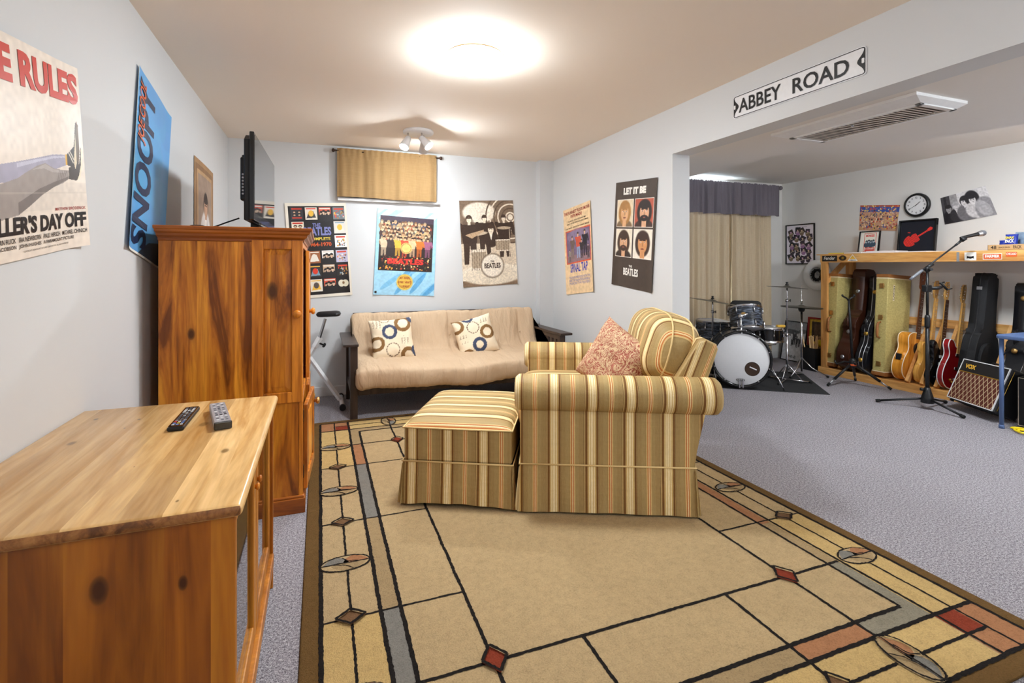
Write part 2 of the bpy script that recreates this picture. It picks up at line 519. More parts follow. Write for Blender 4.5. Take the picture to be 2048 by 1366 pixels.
    def build(self, name, parent=None, weld=True):
        if weld: bmesh.ops.remove_doubles(self.bm, verts=self.bm.verts, dist=1e-5)
        bmesh.ops.recalc_face_normals(self.bm, faces=self.bm.faces)
        me = bpy.data.meshes.new(name)
        self.bm.to_mesh(me)
        self.bm.free()
        for m in self.mats: me.materials.append(m)
        if getattr(self, '_sfn', None):
            at = me.attributes.new('s', 'FLOAT', 'POINT')
            at.data.foreach_set('value', [self._sfn(v.co) for v in me.vertices])
        o = bpy.data.objects.new(name, me)
        COL.objects.link(o)
        if parent is not None: o.parent = parent
        return o

def thing(name, label, cat, loc=(0, 0, 0), rotz=0.0, group=None, rot=None):
    o = bpy.data.objects.new(name, None)
    o.empty_display_size = 0.1
    COL.objects.link(o)
    o.location = loc
    o.rotation_euler = rot if rot is not None else (0, 0, rotz)
    o['label'] = label; o['category'] = cat
    if group: o['group'] = group
    return o
def tag(o, label, cat, group=None):
    o['label'] = label; o['category'] = cat
    if group: o['group'] = group
    return o
def struct(o):
    o['kind'] = 'structure'
    return o
def dup(root, loc=None, rot=None, label=None, group=None):
    r = root.copy(); COL.objects.link(r)
    if loc is not None: r.location = loc
    if rot is not None: r.rotation_euler = rot
    if label: r['label'] = label
    if group: r['group'] = group
    for ch in list(root.children):
        c = ch.copy(); COL.objects.link(c); c.parent = r
        for g in list(ch.children):
            d = g.copy(); COL.objects.link(d); d.parent = c
    return r
def place(o, loc, rotz=0.0):
    o.location = loc; o.rotation_euler = (0, 0, rotz)
    return o
def frame_axes(o, x, y, z):
    return Matrix(((x[0], y[0], z[0], o[0]), (x[1], y[1], z[1], o[1]), (x[2], y[2], z[2], o[2]), (0, 0, 0, 1)))

# lettering: a flat mesh of the words, fitted into a rectangle of a surface
def text_polys(s, bold=0.0, shear=0.0, spacing=1.0):
    cu = bpy.data.curves.new('letters', 'FONT')
    cu.body = s
    cu.offset = bold
    cu.shear = shear
    cu.space_character = spacing
    cu.resolution_u = 3
    cu.fill_mode = 'FRONT'
    o = bpy.data.objects.new('letters', cu)
    me = o.to_mesh()
    vv = [(v.co.x, v.co.y) for v in me.vertices]
    ff = [tuple(p.vertices) for p in me.polygons]
    o.to_mesh_clear()
    bpy.data.objects.remove(o); bpy.data.curves.remove(cu)
    x0 = min(v[0] for v in vv); x1 = max(v[0] for v in vv); y0 = min(v[1] for v in vv); y1 = max(v[1] for v in vv)
    vv = [((v[0]-x0)/max(1e-6, x1-x0), (v[1]-y0)/max(1e-6, y1-y0)) for v in vv]
    return vv, ff
def add_text(mb, s, rect, fn, m, bold=0.0, shear=0.0, vertical=False, spacing=1.0):
    """rect u0,v0,u1,v1 with v upward; fn(u,v) gives the 3D point"""
    vv, ff = text_polys(s, bold, shear, spacing)
    u0, v0, u1, v1 = rect
    if vertical: pts = [(u1-(u1-u0)*y, v0+(v1-v0)*x) for x, y in vv]
    else: pts = [(u0+(u1-u0)*x, v0+(v1-v0)*y) for x, y in vv]
    bv = [mb.bm.verts.new(fn(*p)) for p in pts]
    i = mb.mi(m)
    for f in ff:
        try:
            q = mb.bm.faces.new([bv[k] for k in f]); q.material_index = i
        except ValueError: pass

# ------------------------------------------------------------------ the room
LX, RX, BY, H = -0.79, 2.445, 5.258, 2.44      # left wall, partition, back wall, ceiling
PX = 2.60                                     # far face of the partition
GX, H2 = 6.0, 2.40                            # guitar wall, ceiling of the music area
NY = -1.9                                     # wall behind the camera
OY = 3.095                                    # end of the partition stub
HB = 2.096                                    # underside of the header

def slab(name, lo, hi, m):
    b = MB(); b.box(lo, hi, m)
    return struct(b.build(name))
slab('floor', (LX-0.1, NY-0.1, -0.1), (GX+0.1, BY+0.1, 0.0), 'carpet')
slab('ceiling', (LX-0.1, NY-0.1, H), (PX, BY+0.1, H+0.1), 'ceiling_paint')
b = MB(); b.box((PX, NY-0.1, H2), (GX+0.1, BY+0.1, H+0.1), 'music_ceiling_paint')
struct(b.build('ceiling'))
slab('wall_left', (LX-0.1, NY-0.1, 0), (LX, BY+0.1, H), 'wall_paint')
slab('wall_back', (LX, BY, 0), (RX, BY+0.1, H), 'wall_paint')
slab('wall_back', (RX, BY, 0), (GX+0.1, BY+0.1, H2), 'music_wall_paint')
slab('wall_guitars', (GX, NY-0.1, 0), (GX+0.1, BY, H2), 'music_wall_paint')
slab('wall_near', (LX, NY-0.1, 0), (GX, NY, H2), 'wall_paint')
b = MB()
b.box((RX, OY, 0), (PX, BY, H), 'wall_paint')
b.box((RX, NY, HB), (PX, OY, H), 'wall_paint')
b.box((RX, NY, 0), (PX, 0.6, HB), 'wall_paint')
struct(b.build('wall_right', weld=False))
slab('wall_chase', (2.281, 5.15, 0), (RX, BY, H), 'wall_paint')
# dropped soffit of the music area (wide part near, narrow part far)
b = MB()
b.prism([(PX, OY+0.02), (PX, BY), (3.216, BY), (3.216, 2.662), (3.61, 2.662), (3.86, 1.70), (4.30, NY), (PX, NY)], HB, H2, 'music_ceiling_paint')
struct(b.build('ceiling_soffit'))
# baseboards
def baseboard(name, lo, hi):
    b = MB(); b.box(lo, hi, 'baseboard', 0.004)
    return struct(b.build(name))
baseboard('baseboard_left', (LX, NY, 0), (LX+0.014, BY, 0.092))
baseboard('baseboard_back', (LX+0.014, BY-0.014, 0), (2.281, BY, 0.092))
baseboard('baseboard_right', (RX-0.014, OY, 0), (RX, 5.15, 0.092))
baseboard('baseboard_guitars', (GX-0.014, 4.4, 0), (GX, BY, 0.092))
baseboard('baseboard_music', (5.60, BY-0.014, 0), (GX-0.014, BY, 0.092))

# basement window behind the short curtain
b = MB()
b.box((0.24, BY-0.006, 1.95), (1.10, BY, 2.34), 'white_plastic')
w1 = struct(b.build('window_1'))
b = MB()
for lo, hi in (((0.24, BY-0.02, 1.95), (0.28, BY-0.004, 2.34)), ((1.06, BY-0.02, 1.95), (1.10, BY-0.004, 2.34)), ((0.24, BY-0.02, 2.30), (1.10, BY-0.004, 2.34)), ((0.65, BY-0.02, 1.95), (0.69, BY-0.004, 2.34))):
    b.box(lo, hi, 'white_plastic', 0.003)
struct(b.build('window_frame', w1, weld=False))
b = MB(); b.box((0.16, BY-0.045, 1.905), (1.17, BY, 1.935), 'white_plastic', 0.005)
struct(b.build('window_sill', w1))
# tall window behind the long curtains, daylight at its top
b = MB(); b.box((3.10, BY-0.006, 0.4), (5.00, BY-0.001, 2.36), 'sky_pane' if 'sky_pane' in M else 'white_plastic')
w2 = struct(b.build('window_2'))
b = MB()
for lo, hi in (((3.06, BY-0.03, 0.36), (3.10, BY, 2.38)), ((5.00, BY-0.03, 0.36), (5.04, BY, 2.38)), ((4.02, BY-0.03, 0.4), (4.06, BY, 2.36))):
    b.box(lo, hi, 'white_plastic', 0.003)
struct(b.build('window_frame', w2, weld=False))

# ------------------------------------------------------------------ pictures painted on paper
class Art:
    def __init__(self, w, h, bg, seed=1, aspect=1.0):
        self.w, self.h = w, h
        self.U, self.V = np.meshgrid((np.arange(w)+0.5)/w, (np.arange(h)+0.5)/h)
        self.c = np.empty((h, w, 3)); self.c[:] = bg
        self.r = np.random.RandomState(seed)
        self.a = aspect     # height / width
    def _put(self, mask, col, alpha=1.0):
        k = mask[..., None]*alpha
        self.c = self.c*(1-k)+np.array(col, float)*k
    def rect(self, u0, v0, u1, v1, col, alpha=1.0):
        self._put((self.U >= u0)*(self.U <= u1)*(self.V >= v0)*(self.V <= v1), col, alpha)
    def ell(self, u, v, ru, rv, col, rot=0.0, alpha=1.0):
        x = self.U-u; y = (self.V-v)*self.a
        c, s = math.cos(rot), math.sin(rot)
        d = ((x*c+y*s)/ru)**2+((-x*s+y*c)/(rv*self.a))**2
        self._put(np.clip((1.15-d)/0.3, 0, 1), col, alpha)
    def ring(self, u, v, r0, r1, col, alpha=1.0):
        d = np.sqrt((self.U-u)**2+((self.V-v)*self.a)**2)
        self._put((d > r0)*(d < r1), col, alpha)
    def poly(self, pts, col, alpha=1.0):
        ins = np.zeros(self.U.shape, bool)
        n = len(pts)
        for i in range(n):
            (x0, y0), (x1, y1) = pts[i], pts[(i+1) % n]
            if y0 == y1: continue
            cond = (self.V > min(y0, y1)) & (self.V <= max(y0, y1))
            ins ^= cond & (self.U < x0+(self.V-y0)/(y1-y0)*(x1-x0))
        self._put(ins, col, alpha)
    def line(self, a, b, wd, col, alpha=1.0):
        ax, ay, bx, by = a[0], a[1]*self.a, b[0], b[1]*self.a
        dx, dy = bx-ax, by-ay
        L2 = dx*dx+dy*dy+1e-9
        t = np.clip(((self.U-ax)*dx+(self.V*self.a-ay)*dy)/L2, 0, 1)
        d = np.hypot(self.U-ax-t*dx, self.V*self.a-ay-t*dy)
        self._put(d < wd/2, col, alpha)
    def speckle(self, u0, v0, u1, v1, n, cols, r0, r1):
        for _ in range(n):
            u = self.r.uniform(u0, u1); v = self.r.uniform(v0, v1)
            k = self.r.uniform(r0, r1)
            self.ell(u, v, k, k/self.a*self.r.uniform(0.7, 1.5), cols[self.r.randint(len(cols))])
    def noise(self, amt, cell=6):
        g = self.r.rand(self.h//cell+2, self.w//cell+2)
        yi = np.linspace(0, g.shape[0]-1.01, self.h); xi = np.linspace(0, g.shape[1]-1.01, self.w)
        y0 = yi.astype(int); x0 = xi.astype(int); fy = (yi-y0)[:, None]; fx = (xi-x0)[None]
        n = g[y0][:, x0]*(1-fy)*(1-fx)+g[y0+1][:, x0]*fy*(1-fx)+g[y0][:, x0+1]*(1-fy)*fx+g[y0+1][:, x0+1]*fy*fx
        self.c = np.clip(self.c*(1+(n[..., None]-0.5)*2*amt), 0, 255)
    def person(self, u, v, s, skin, hair, coat, shirt=None, longhair=False):
        """head and shoulders, s = head height in v"""
        a = self.a
        w = s*a*0.40
        self.ell(u, v-s*1.15, w*2.3, s*0.95, coat)
        if shirt: self.poly([(u-w*0.5, v-s*0.45), (u+w*0.5, v-s*0.45), (u, v-s*1.3)], shirt)
        if longhair: self.ell(u, v-s*0.15, w*1.35, s*0.75, hair)
        self.rect(u-w*0.4, v-s*0.6, u+w*0.4, v-s*0.2, skin)
        self.ell(u, v+s*0.08, w*1.12, s*0.54, hair)
        self.ell(u, v-s*0.06, w*0.86, s*0.46, skin)
        self.ell(u, v+s*0.30, w*0.95, s*0.22, hair)
        self.rect(u-w*0.5, v-s*0.02, u-w*0.15, v+s*0.03, hair); self.rect(u+w*0.15, v-s*0.02, u+w*0.5, v+s*0.03, hair)
        self.rect(u-w*0.3, v-s*0.30, u+w*0.3, v-s*0.26, tuple(x*0.55 for x in skin))
    def standing(self, u, v0, hgt, skin, hair, coat, legs, spread=1.0):
        """full figure from foot height v0"""
        a = self.a; w = hgt*a*0.10*spread
        self.poly([(u-w, v0+hgt*0.5), (u+w, v0+hgt*0.5), (u+w*1.0, v0), (u+w*0.3, v0), (u, v0+hgt*0.4), (u-w*0.3, v0), (u-w*1.0, v0)], legs)
        self.poly([(u-w*1.5, v0+hgt*0.80), (u+w*1.5, v0+hgt*0.80), (u+w*1.1, v0+hgt*0.42), (u-w*1.1, v0+hgt*0.42)], coat)
        self.line((u-w*1.4, v0+hgt*0.78), (u-w*0.4, v0+hgt*0.55), w*0.7, coat); self.line((u+w*1.4, v0+hgt*0.78), (u+w*1.9, v0+hgt*0.55), w*0.7, coat)
        hw = hgt*a*0.066
        self.rect(u-hw*0.4, v0+hgt*0.79, u+hw*0.4, v0+hgt*0.86, skin)
        self.ell(u, v0+hgt*0.915, hw, hgt*0.075, hair)
        self.ell(u, v0+hgt*0.890, hw*0.78, hgt*0.056, skin)
        self.rect(u-hw*0.8, v0+hgt*0.915, u+hw*0.8, v0+hgt*0.945, hair)
    def attr(self):
        c = np.clip(self.c, 0, 255)/255.0
        l = np.where(c <= 0.04045, c/12.92, ((c+0.055)/1.055)**2.4)*1.1
        return np.clip(l, 0, 1)

def sheet_fn(TL, TR, BR, BL, nrm, off=0.004, bulge=0.008, curl=0.0, wave=0.0):
    TL, TR, BR, BL, nrm = map(Vector, (TL, TR, BR, BL, nrm))
    def fn(u, v, lift=0.0):
        p = (BL*(1-u)+BR*u)*(1-v)+(TL*(1-u)+TR*u)*v
        d = off+lift+bulge*math.sin(PI*min(1, max(0, u)))*(0.4+0.6*math.sin(PI*min(1, max(0, v))))
        d += curl*max(0, (abs(u-0.5)-0.32)/0.18)**2*(0.4+0.6*(1-v))
        d += wave*math.sin(v*9+u*2)*u
        return p+nrm*max(0.002+lift, d)
    return fn
def paper(name, art, fn, parent=None, m='print_gloss'):
    a = art.attr()
    h, w = a.shape[:2]
    me = bpy.data.meshes.new(name)
    vv = [tuple(fn(i/w, j/h)) for j in range(h+1) for i in range(w+1)]
    ff = [(j*(w+1)+i, j*(w+1)+i+1, (j+1)*(w+1)+i+1, (j+1)*(w+1)+i) for j in range(h) for i in range(w)]
    me.from_pydata(vv, [], ff)
    ca = me.color_attributes.new('Col', 'FLOAT_COLOR', 'CORNER')
    cols = np.ones((h*w, 4, 4), np.float32)
    cols[:, :, :3] = a.reshape(-1, 1, 3)
    ca.data.foreach_set('color', cols.ravel())
    me.materials.append(M[m])
    me.polygons.foreach_set('use_smooth', [True]*len(me.polygons))
    o = bpy.data.objects.new(name, me)
    COL.objects.link(o)
    if parent is not None: o.parent = parent
    return o
def poster(name, label, art, TL, TR, BR, BL, nrm, words=(), m='print_gloss', group=None, cat='poster', **kw):
    """an Empty at the sheet's lower left corner with the printed sheet and its lettering as parts"""
    base = Vector(BL)
    t = thing(name, label, cat, base, 0, group)
    L = [Vector(p)-base for p in (TL, TR, BR, BL)]
    fn = sheet_fn(*L, nrm, **kw)
    paper('printed_sheet', art, fn, t, m)
    by = {}
    for wd in words: by.setdefault(wd[2], []).append(wd)
    if words:
        for s, rect, mat, *rest in [(w_[0], w_[1], w_[2], *w_[3:]) for w_ in words]:
            mb = MB()
            o = dict(rest[0]) if rest else {}
            lift = o.pop('lift', 0.0016)
            add_text(mb, s, rect, lambda u, v: fn(u, v, lift), mat, **o)
            mb.build('lettering', t, weld=False)
    return t

def credits(lines, u0, u1, v0, v1, m):
    n = len(lines); hh = (v1-v0)/n
    return [(s, (u0, v1-(i+1)*hh+hh*0.22, u1, v1-i*hh), m) for i, s in enumerate(lines)]

NL, NB, NR = (1, 0, 0), (0, -1, 0), (-1, 0, 0)
def onL(y, z): return (LX, y, z)
def onB(x, z): return (x, BY, z)
def onR(y, z): return (RX, y, z)
def onG(y, z): return (GX, y, z)

# film poster with the reclining legs, left wall
A = Art(480, 320, (222, 210, 197), 3, 0.67)
A.rect(0, 0.22, 1, 0.36, (204, 194, 183), 0.45)
# far leg, pale denim
A.poly([(0.30, 0.40), (0.53, 0.446), (0.66, 0.475), (0.77, 0.500), (0.865, 0.508), (0.872, 0.452), (0.80, 0.430), (0.66, 0.40), (0.53, 0.36), (0.30, 0.33)], (158, 154, 172))
A.poly([(0.53, 0.440), (0.66, 0.468), (0.77, 0.492), (0.865, 0.500), (0.865, 0.492), (0.77, 0.480), (0.66, 0.455), (0.53, 0.420)], (186, 184, 198))
# near leg, grey trousers with a bent knee
A.poly([(0.30, 0.16), (0.53, 0.205), (0.60, 0.245), (0.68, 0.295), (0.77, 0.335), (0.84, 0.355), (0.885, 0.378), (0.890, 0.425), (0.84, 0.425), (0.77, 0.430), (0.71, 0.452), (0.65, 0.435), (0.58, 0.400), (0.53, 0.372), (0.30, 0.30)], (150, 140, 134))
A.poly([(0.53, 0.205), (0.60, 0.245), (0.68, 0.295), (0.77, 0.335), (0.885, 0.378), (0.886, 0.392), (0.77, 0.360), (0.66, 0.325), (0.53, 0.262)], (112, 102, 98), 0.85)
A.poly([(0.62, 0.415), (0.71, 0.448), (0.77, 0.426), (0.86, 0.420), (0.86, 0.408), (0.76, 0.410), (0.70, 0.425)], (176, 168, 164), 0.8)
for k in range(5): A.line((0.80+0.014*k, 0.372+0.004*k), (0.815+0.014*k, 0.418), 0.005, (118, 108, 104), 0.8)
A.poly([(0.868, 0.452), (0.884, 0.452), (0.884, 0.512), (0.868, 0.508)], (206, 158, 44))
# far shoe and its sole
A.poly([(0.882, 0.512), (0.915, 0.540), (0.935, 0.560), (0.955, 0.690), (0.966, 0.700), (0.972, 0.660), (0.968, 0.520), (0.955, 0.435), (0.935, 0.425), (0.90, 0.450), (0.882, 0.452)], (52, 42, 36))
A.poly([(0.950, 0.50), (0.953, 0.640), (0.962, 0.702), (0.974, 0.680), (0.973, 0.540), (0.960, 0.440)], (96, 76, 56))
A.poly([(0.938, 0.43), (0.950, 0.470), (0.950, 0.640), (0.942, 0.560), (0.930, 0.470)], (214, 198, 168))
A.line((0.895, 0.520), (0.925, 0.470), 0.006, (200, 190, 176)); A.line((0.905, 0.530), (0.935, 0.480), 0.006, (200, 190, 176))
# near shoe
A.poly([(0.888, 0.378), (0.940, 0.372), (0.962, 0.385), (0.978, 0.440), (0.988, 0.545), (0.980, 0.560), (0.966, 0.470), (0.945, 0.435), (0.915, 0.448), (0.890, 0.440)], (62, 50, 42))
A.poly([(0.945, 0.372), (0.966, 0.388), (0.984, 0.450), (0.990, 0.550), (0.983, 0.555), (0.976, 0.460), (0.960, 0.402)], (222, 210, 184))
A.rect(0.30, 0.30, 1, 0.31, (190, 180, 168), 0.3)
A.noise(0.04, 8)
poster('film_poster', 'cream film poster with red headline and reclining trouser legs, left wall', A, onL(1.262, 1.818), onL(2.153, 1.942), onL(2.223, 1.340), onL(1.332, 1.216), NL,
       [('LEISURE RULES', (0.03, 0.79, 0.985, 0.955), 'red', dict(bold=0.045)),
        ("FERRIS BUELLER'S DAY OFF", (0.02, 0.115, 0.985, 0.20), 'black', dict(bold=0.04)),
        ('MATTHEW BRODERICK', (0.77, 0.212, 0.985, 0.228), 'darkred', dict(bold=0.01)),
        ('MIA SARA  ALAN RUCK   IRA NEWBORN   PAUL HIRSCH   MICHAEL CHINICH', (0.30, 0.080, 0.985, 0.103), 'black', dict(bold=0.015)),
        ('TOM JACOBSON   JOHN HUGHES   A PARAMOUNT PICTURE', (0.36, 0.048, 0.90, 0.070), 'black', dict(bold=0.015)),
        ('COPYRIGHT PARAMOUNT PICTURES CORPORATION  ALL RIGHTS RESERVED', (0.55, 0.030, 0.86, 0.038), 'black')], bulge=0.012, curl=0.02)

# blue poster with dark lettering, left wall
A = Art(110, 170, (92, 158, 214), 4, 1.55)
for k in range(26): A.ell(A.r.rand(), A.r.rand(), 0.30, 0.12, (70+40*A.r.rand(), 140+30*A.r.rand(), 204), alpha=0.35)
A.rect(0, 0, 1, 0.012, (230, 228, 220)); A.rect(0, 0, 0.02, 1, (186, 196, 190))
A.poly([(0.3, 0.012), (1, 0.012), (1, 0.16), (0.55, 0.10)], (40, 48, 60), 0.85)
poster('tall_poster', 'bright blue poster with vertical navy lettering beside the armoire', A, onL(2.795, 2.197), onL(3.342, 2.101), onL(3.135, 1.244), onL(2.63, 1.349), NL,
       [('SNOOPY', (0.07, 0.04, 0.47, 0.96), 'navy', dict(vertical=True, bold=0.035)),
        ('JOE COOL', (0.06, 0.60, 0.26, 0.94), 'orange', dict(vertical=True, shear=0.2, bold=0.015, lift=0.004))], bulge=0.012, curl=0.016)

# small brown portrait print, left wall
A = Art(70, 92, (158, 122, 84), 5, 1.33)
A.rect(0.06, 0.04, 0.94, 0.96, (134, 100, 68)); A.rect(0.12, 0.09, 0.88, 0.91, (176, 142, 104)); A.rect(0.16, 0.12, 0.84, 0.88, (150, 128, 112))
A.person(0.5, 0.62, 0.20, (196, 156, 128), (58, 42, 36), (214, 208, 206), (232, 226, 224))
A.noise(0.06, 4)
poster('portrait_print', 'brown bordered portrait print of a person in white shirt', A, onL(3.919, 2.006), onL(4.559, 1.992), onL(4.559, 1.20), onL(3.919, 1.20), NL, bulge=0.01, m='print_matt')

# album grid poster, back wall
A = Art(200, 300, (222, 214, 200), 6, 1.52)
A.rect(0.045, 0.03, 0.965, 0.968, (30, 27, 28))
pal = [(210, 60, 40), (226, 218, 206), (60, 58, 60), (196, 150, 90), (120, 150, 170), (180, 120, 60), (90, 80, 76), (230, 180, 70)]
def album(u, v, w, h, bg, seed):
    A.rect(u, v, u+w, v+h, bg)
    r = np.random.RandomState(seed)
    kind = seed % 4
    pick = lambda: pal[r.randint(len(pal))]
    if kind == 0:
        for k in range(4): A.person(u+w*(0.2+0.2*k), v+h*(0.5+0.08*(k % 2)), h*0.34, (206, 176, 150), (40, 32, 30), (34, 32, 34))
        A.rect(u+w*0.05, v+h*0.84, u+w*0.95, v+h*0.95, (214, 206, 196))
    elif kind == 1:
        for k in range(26): A.ell(u+w*r.uniform(0.1, 0.9), v+h*r.uniform(0.1, 0.72), w*r.uniform(0.03, 0.08), h*r.uniform(0.03, 0.08), pick())
        A.rect(u+w*0.1, v+h*0.80, u+w*0.9, v+h*0.92, (200, 70, 50))
    elif kind == 2:
        A.rect(u+w*0.08, v+h*0.82, u+w*0.92, v+h*0.94, (190, 60, 44)); A.rect(u+w*0.1, v+h*0.08, u+w*0.9, v+h*0.22, (190, 60, 44), 0.9)
        for k in range(4):
            A.ell(u+w*(0.3+0.4*(k % 2)), v+h*(0.40+0.24*(k//2)), w*0.15, h*0.11, (44, 38, 36)); A.ell(u+w*(0.3+0.4*(k % 2)), v+h*(0.37+0.24*(k//2)), w*0.09, h*0.06, (206, 170, 140))
    else:
        A.poly([(u+w*0.1, v+h*0.1), (u+w*0.9, v+h*0.15), (u+w*0.7, v+h*0.7), (u+w*0.3, v+h*0.6)], pick()); A.ell(u+w*0.5, v+h*0.5, w*0.22, h*0.25, pick()); A.rect(u+w*0.1, v+h*0.84, u+w*0.9, v+h*0.93, pick())
bgs = [(54, 56, 62), (224, 214, 200), (206, 84, 60), (110, 116, 120), (226, 216, 196), (214, 208, 200), (228, 224, 220), (232, 230, 226), (196, 192, 186), (150, 92, 56), (232, 230, 228), (180, 176, 200), (120, 120, 84), (50, 48, 48), (190, 160, 130), (40, 36, 36)]
k = 0
for row, (v, cols) in enumerate([(0.825, (0, 1, 2, 3)), (0.675, (0, 3)), (0.525, (0, 3)), (0.365, (0, 1, 2, 3)), (0.215, (0, 1, 2, 3)), (0.065, (0, 1, 2))]):
    for c in cols:
        album(0.085+c*0.228, v, 0.195, 0.128, bgs[k % 16], 30+k); k += 1
A.ell(0.83, 0.135, 0.055, 0.038, (214, 206, 186)); A.ell(0.895, 0.135, 0.055, 0.038, (206, 198, 176)); A.ell(0.863, 0.14, 0.02, 0.015, (120, 90, 60))
poster('record_sleeve_poster', 'black poster of small record sleeves with a cream border', A, onB(-0.315, 1.862), onB(0.237, 1.886), onB(0.300, 0.980), onB(-0.25, 0.945), NB,
       [('THE', (0.42, 0.745, 0.55, 0.785), 'violet', dict(bold=0.03)), ('BEATLES', (0.27, 0.655, 0.72, 0.745), 'violet', dict(bold=0.04)),
        ('COMPLETE', (0.34, 0.605, 0.70, 0.636), 'yellow', dict(bold=0.02)), ('1964-1970', (0.33, 0.54, 0.71, 0.582), 'orange', dict(bold=0.03))], bulge=0.008, curl=0.015)

# crowd picture poster with pale blue border, back wall
A = Art(170, 250, (150, 196, 220), 7, 1.45)
for q in range(16):
    u0, v0 = A.r.rand(), A.r.rand()*0.35 if q % 2 else 0.93+0.1*A.r.rand()
    A.ell(u0, v0, 0.22, 0.028, [(196, 220, 230), (96, 164, 206), (222, 232, 234), (56, 132, 190)][q % 4], rot=0.5+0.5*A.r.rand(), alpha=0.6)
A.rect(0.055, 0.285, 0.945, 0.925, (44, 32, 30))
A.rect(0.055, 0.86, 0.945, 0.925, (66, 52, 70), 0.8)
flesh = [(214, 168, 128), (196, 148, 110), (228, 190, 150)]
coats = [(70, 48, 44), (120, 70, 46), (150, 120, 90), (60, 64, 84), (160, 60, 44), (90, 84, 80), (196, 160, 110)]
for row in range(5):
    n = 15
    for q in range(n):
        u = 0.09+0.82*(q+0.5*(row % 2))/n
        A.person(u+A.r.uniform(-0.012, 0.012), 0.845-row*0.045+A.r.uniform(-0.01, 0.01), 0.040, flesh[A.r.randint(3)], [(50, 36, 30), (110, 76, 46), (150, 130, 100)][A.r.randint(3)], coats[A.r.randint(7)])
for u, c in ((0.13, (206, 180, 150)), (0.24, (60, 46, 44)), (0.36, (220, 170, 60)), (0.47, (200, 74, 50)), (0.60, (226, 180, 140)), (0.72, (218, 110, 40)), (0.86, (150, 90, 120))):
    A.standing(u, 0.45, 0.24, flesh[0], (60, 40, 30), c, tuple(x*0.75 for x in c), 1.2)
A.rect(0.055, 0.285, 0.945, 0.455, (38, 28, 24), 0.85)
A.speckle(0.08, 0.30, 0.92, 0.46, 150, [(180, 50, 36), (206, 140, 50), (60, 70, 40), (220, 180, 120), (90, 50, 40)], 0.006, 0.016)
A.ell(0.5, 0.555, 0.095, 0.066, (222, 190, 110)); A.ring(0.5, 0.555, 0.075, 0.083, (150, 70, 40))
A.ell(0.5, 0.155, 0.135, 0.094, (214, 176, 74)); A.ring(0.5, 0.155, 0.100, 0.106, (150, 90, 40))
A.rect(0.015, 0.015, 0.05, 0.045, (34, 30, 26))
A.noise(0.05, 4)
poster('crowd_poster', 'pale blue bordered poster of a costumed crowd with gold disc', A, onB(0.542, 1.848), onB(1.150, 1.816), onB(1.112, 0.951), onB(0.498, 0.978), NB,
       [('BEATLES', (0.20, 0.365, 0.80, 0.43), 'brightred', dict(bold=0.05)), ("SGT. PEPPER'S", (0.42, 0.190, 0.58, 0.215), 'darkred', dict(bold=0.02)),
        ('LONELY HEARTS', (0.385, 0.142, 0.615, 0.168), 'darkred', dict(bold=0.02)), ('CLUB BAND', (0.42, 0.095, 0.58, 0.12), 'darkred', dict(bold=0.02))], bulge=0.006, curl=0.012)

# sepia band photograph poster, back wall
A = Art(200, 300, (206, 190, 168), 8, 1.50)
A.rect(0, 0.5, 1, 1, (120, 100, 82)); A.ell(0.35, 0.86, 0.3, 0.12, (224, 212, 194)); A.ell(0.15, 0.72, 0.1, 0.1, (90, 74, 60), alpha=0.5)
for r_ in range(6):
    A.ring(0.93, 0.80, 0.07+r_*0.075, 0.095+r_*0.075, (222, 208, 188) if r_ % 2 == 0 else (96, 78, 62))
A.ell(0.93, 0.80, 0.05, 0.035, (226, 214, 196))
A.ell(0.55, 0.12, 0.62, 0.14, (226, 216, 198)); A.rect(0, 0, 1, 0.07, (120, 98, 78)); A.ell(0.55, 0.12, 0.55, 0.11, (214, 202, 182))
sk = (226, 210, 188); dkk = (66, 48, 36)
for u, v0, hh in ((0.16, 0.26, 0.58), (0.44, 0.34, 0.50), (0.80, 0.33, 0.51)): A.standing(u, v0, hh, sk, dkk, (58, 42, 32), (62, 46, 36), 1.3)
A.person(0.55, 0.66, 0.10, sk, dkk, (60, 44, 34), (224, 214, 200))
A.ell(0.32, 0.615, 0.17, 0.022, (190, 172, 148), 0.08); A.ell(0.80, 0.675, 0.13, 0.018, (180, 162, 138))
A.poly([(0.08, 0.60), (0.2, 0.56), (0.42, 0.64), (0.42, 0.66), (0.18, 0.62)], (178, 150, 120))
def drum2(u, v, w, h): 
    A.rect(u-w, v-h, u+w, v+h, (168, 150, 128)); A.rect(u-w, v+h*0.75, u+w, v+h, (226, 214, 196)); A.rect(u-w, v-h, u+w, v-h*0.8, (226, 214, 196))
    for q in range(8): A.line((u-w+q*w/4, v-h), (u-w+q*w/4+0.02, v+h), 0.008, (110, 92, 74))
drum2(0.31, 0.31, 0.13, 0.12); drum2(0.76, 0.47, 0.13, 0.07)
A.ell(0.55, 0.235, 0.215, 0.145, (88, 70, 54)); A.ell(0.55, 0.235, 0.20, 0.134, (226, 216, 200))
for q in ((0.9, 0.5, 0.86, 0.2), (0.9, 0.5, 0.97, 0.2), (0.90, 0.66, 0.90, 0.2), (0.5, 0.36, 0.6, 0.44)): A.line(q[:2], q[2:], 0.012, (196, 180, 158))
A.noise(0.10, 3)
poster('band_photograph_poster', 'sepia poster of four musicians behind a drum kit', A, onB(1.385, 1.960), onB(1.999, 1.992), onB(2.053, 1.068), onB(1.430, 1.035), NB,
       [('THE', (0.51, 0.275, 0.585, 0.295), 'sepia', dict(bold=0.03)), ('BEATLES', (0.40, 0.205, 0.70, 0.265), 'sepia', dict(bold=0.03))], bulge=0.006, curl=0.012, m='print_matt')

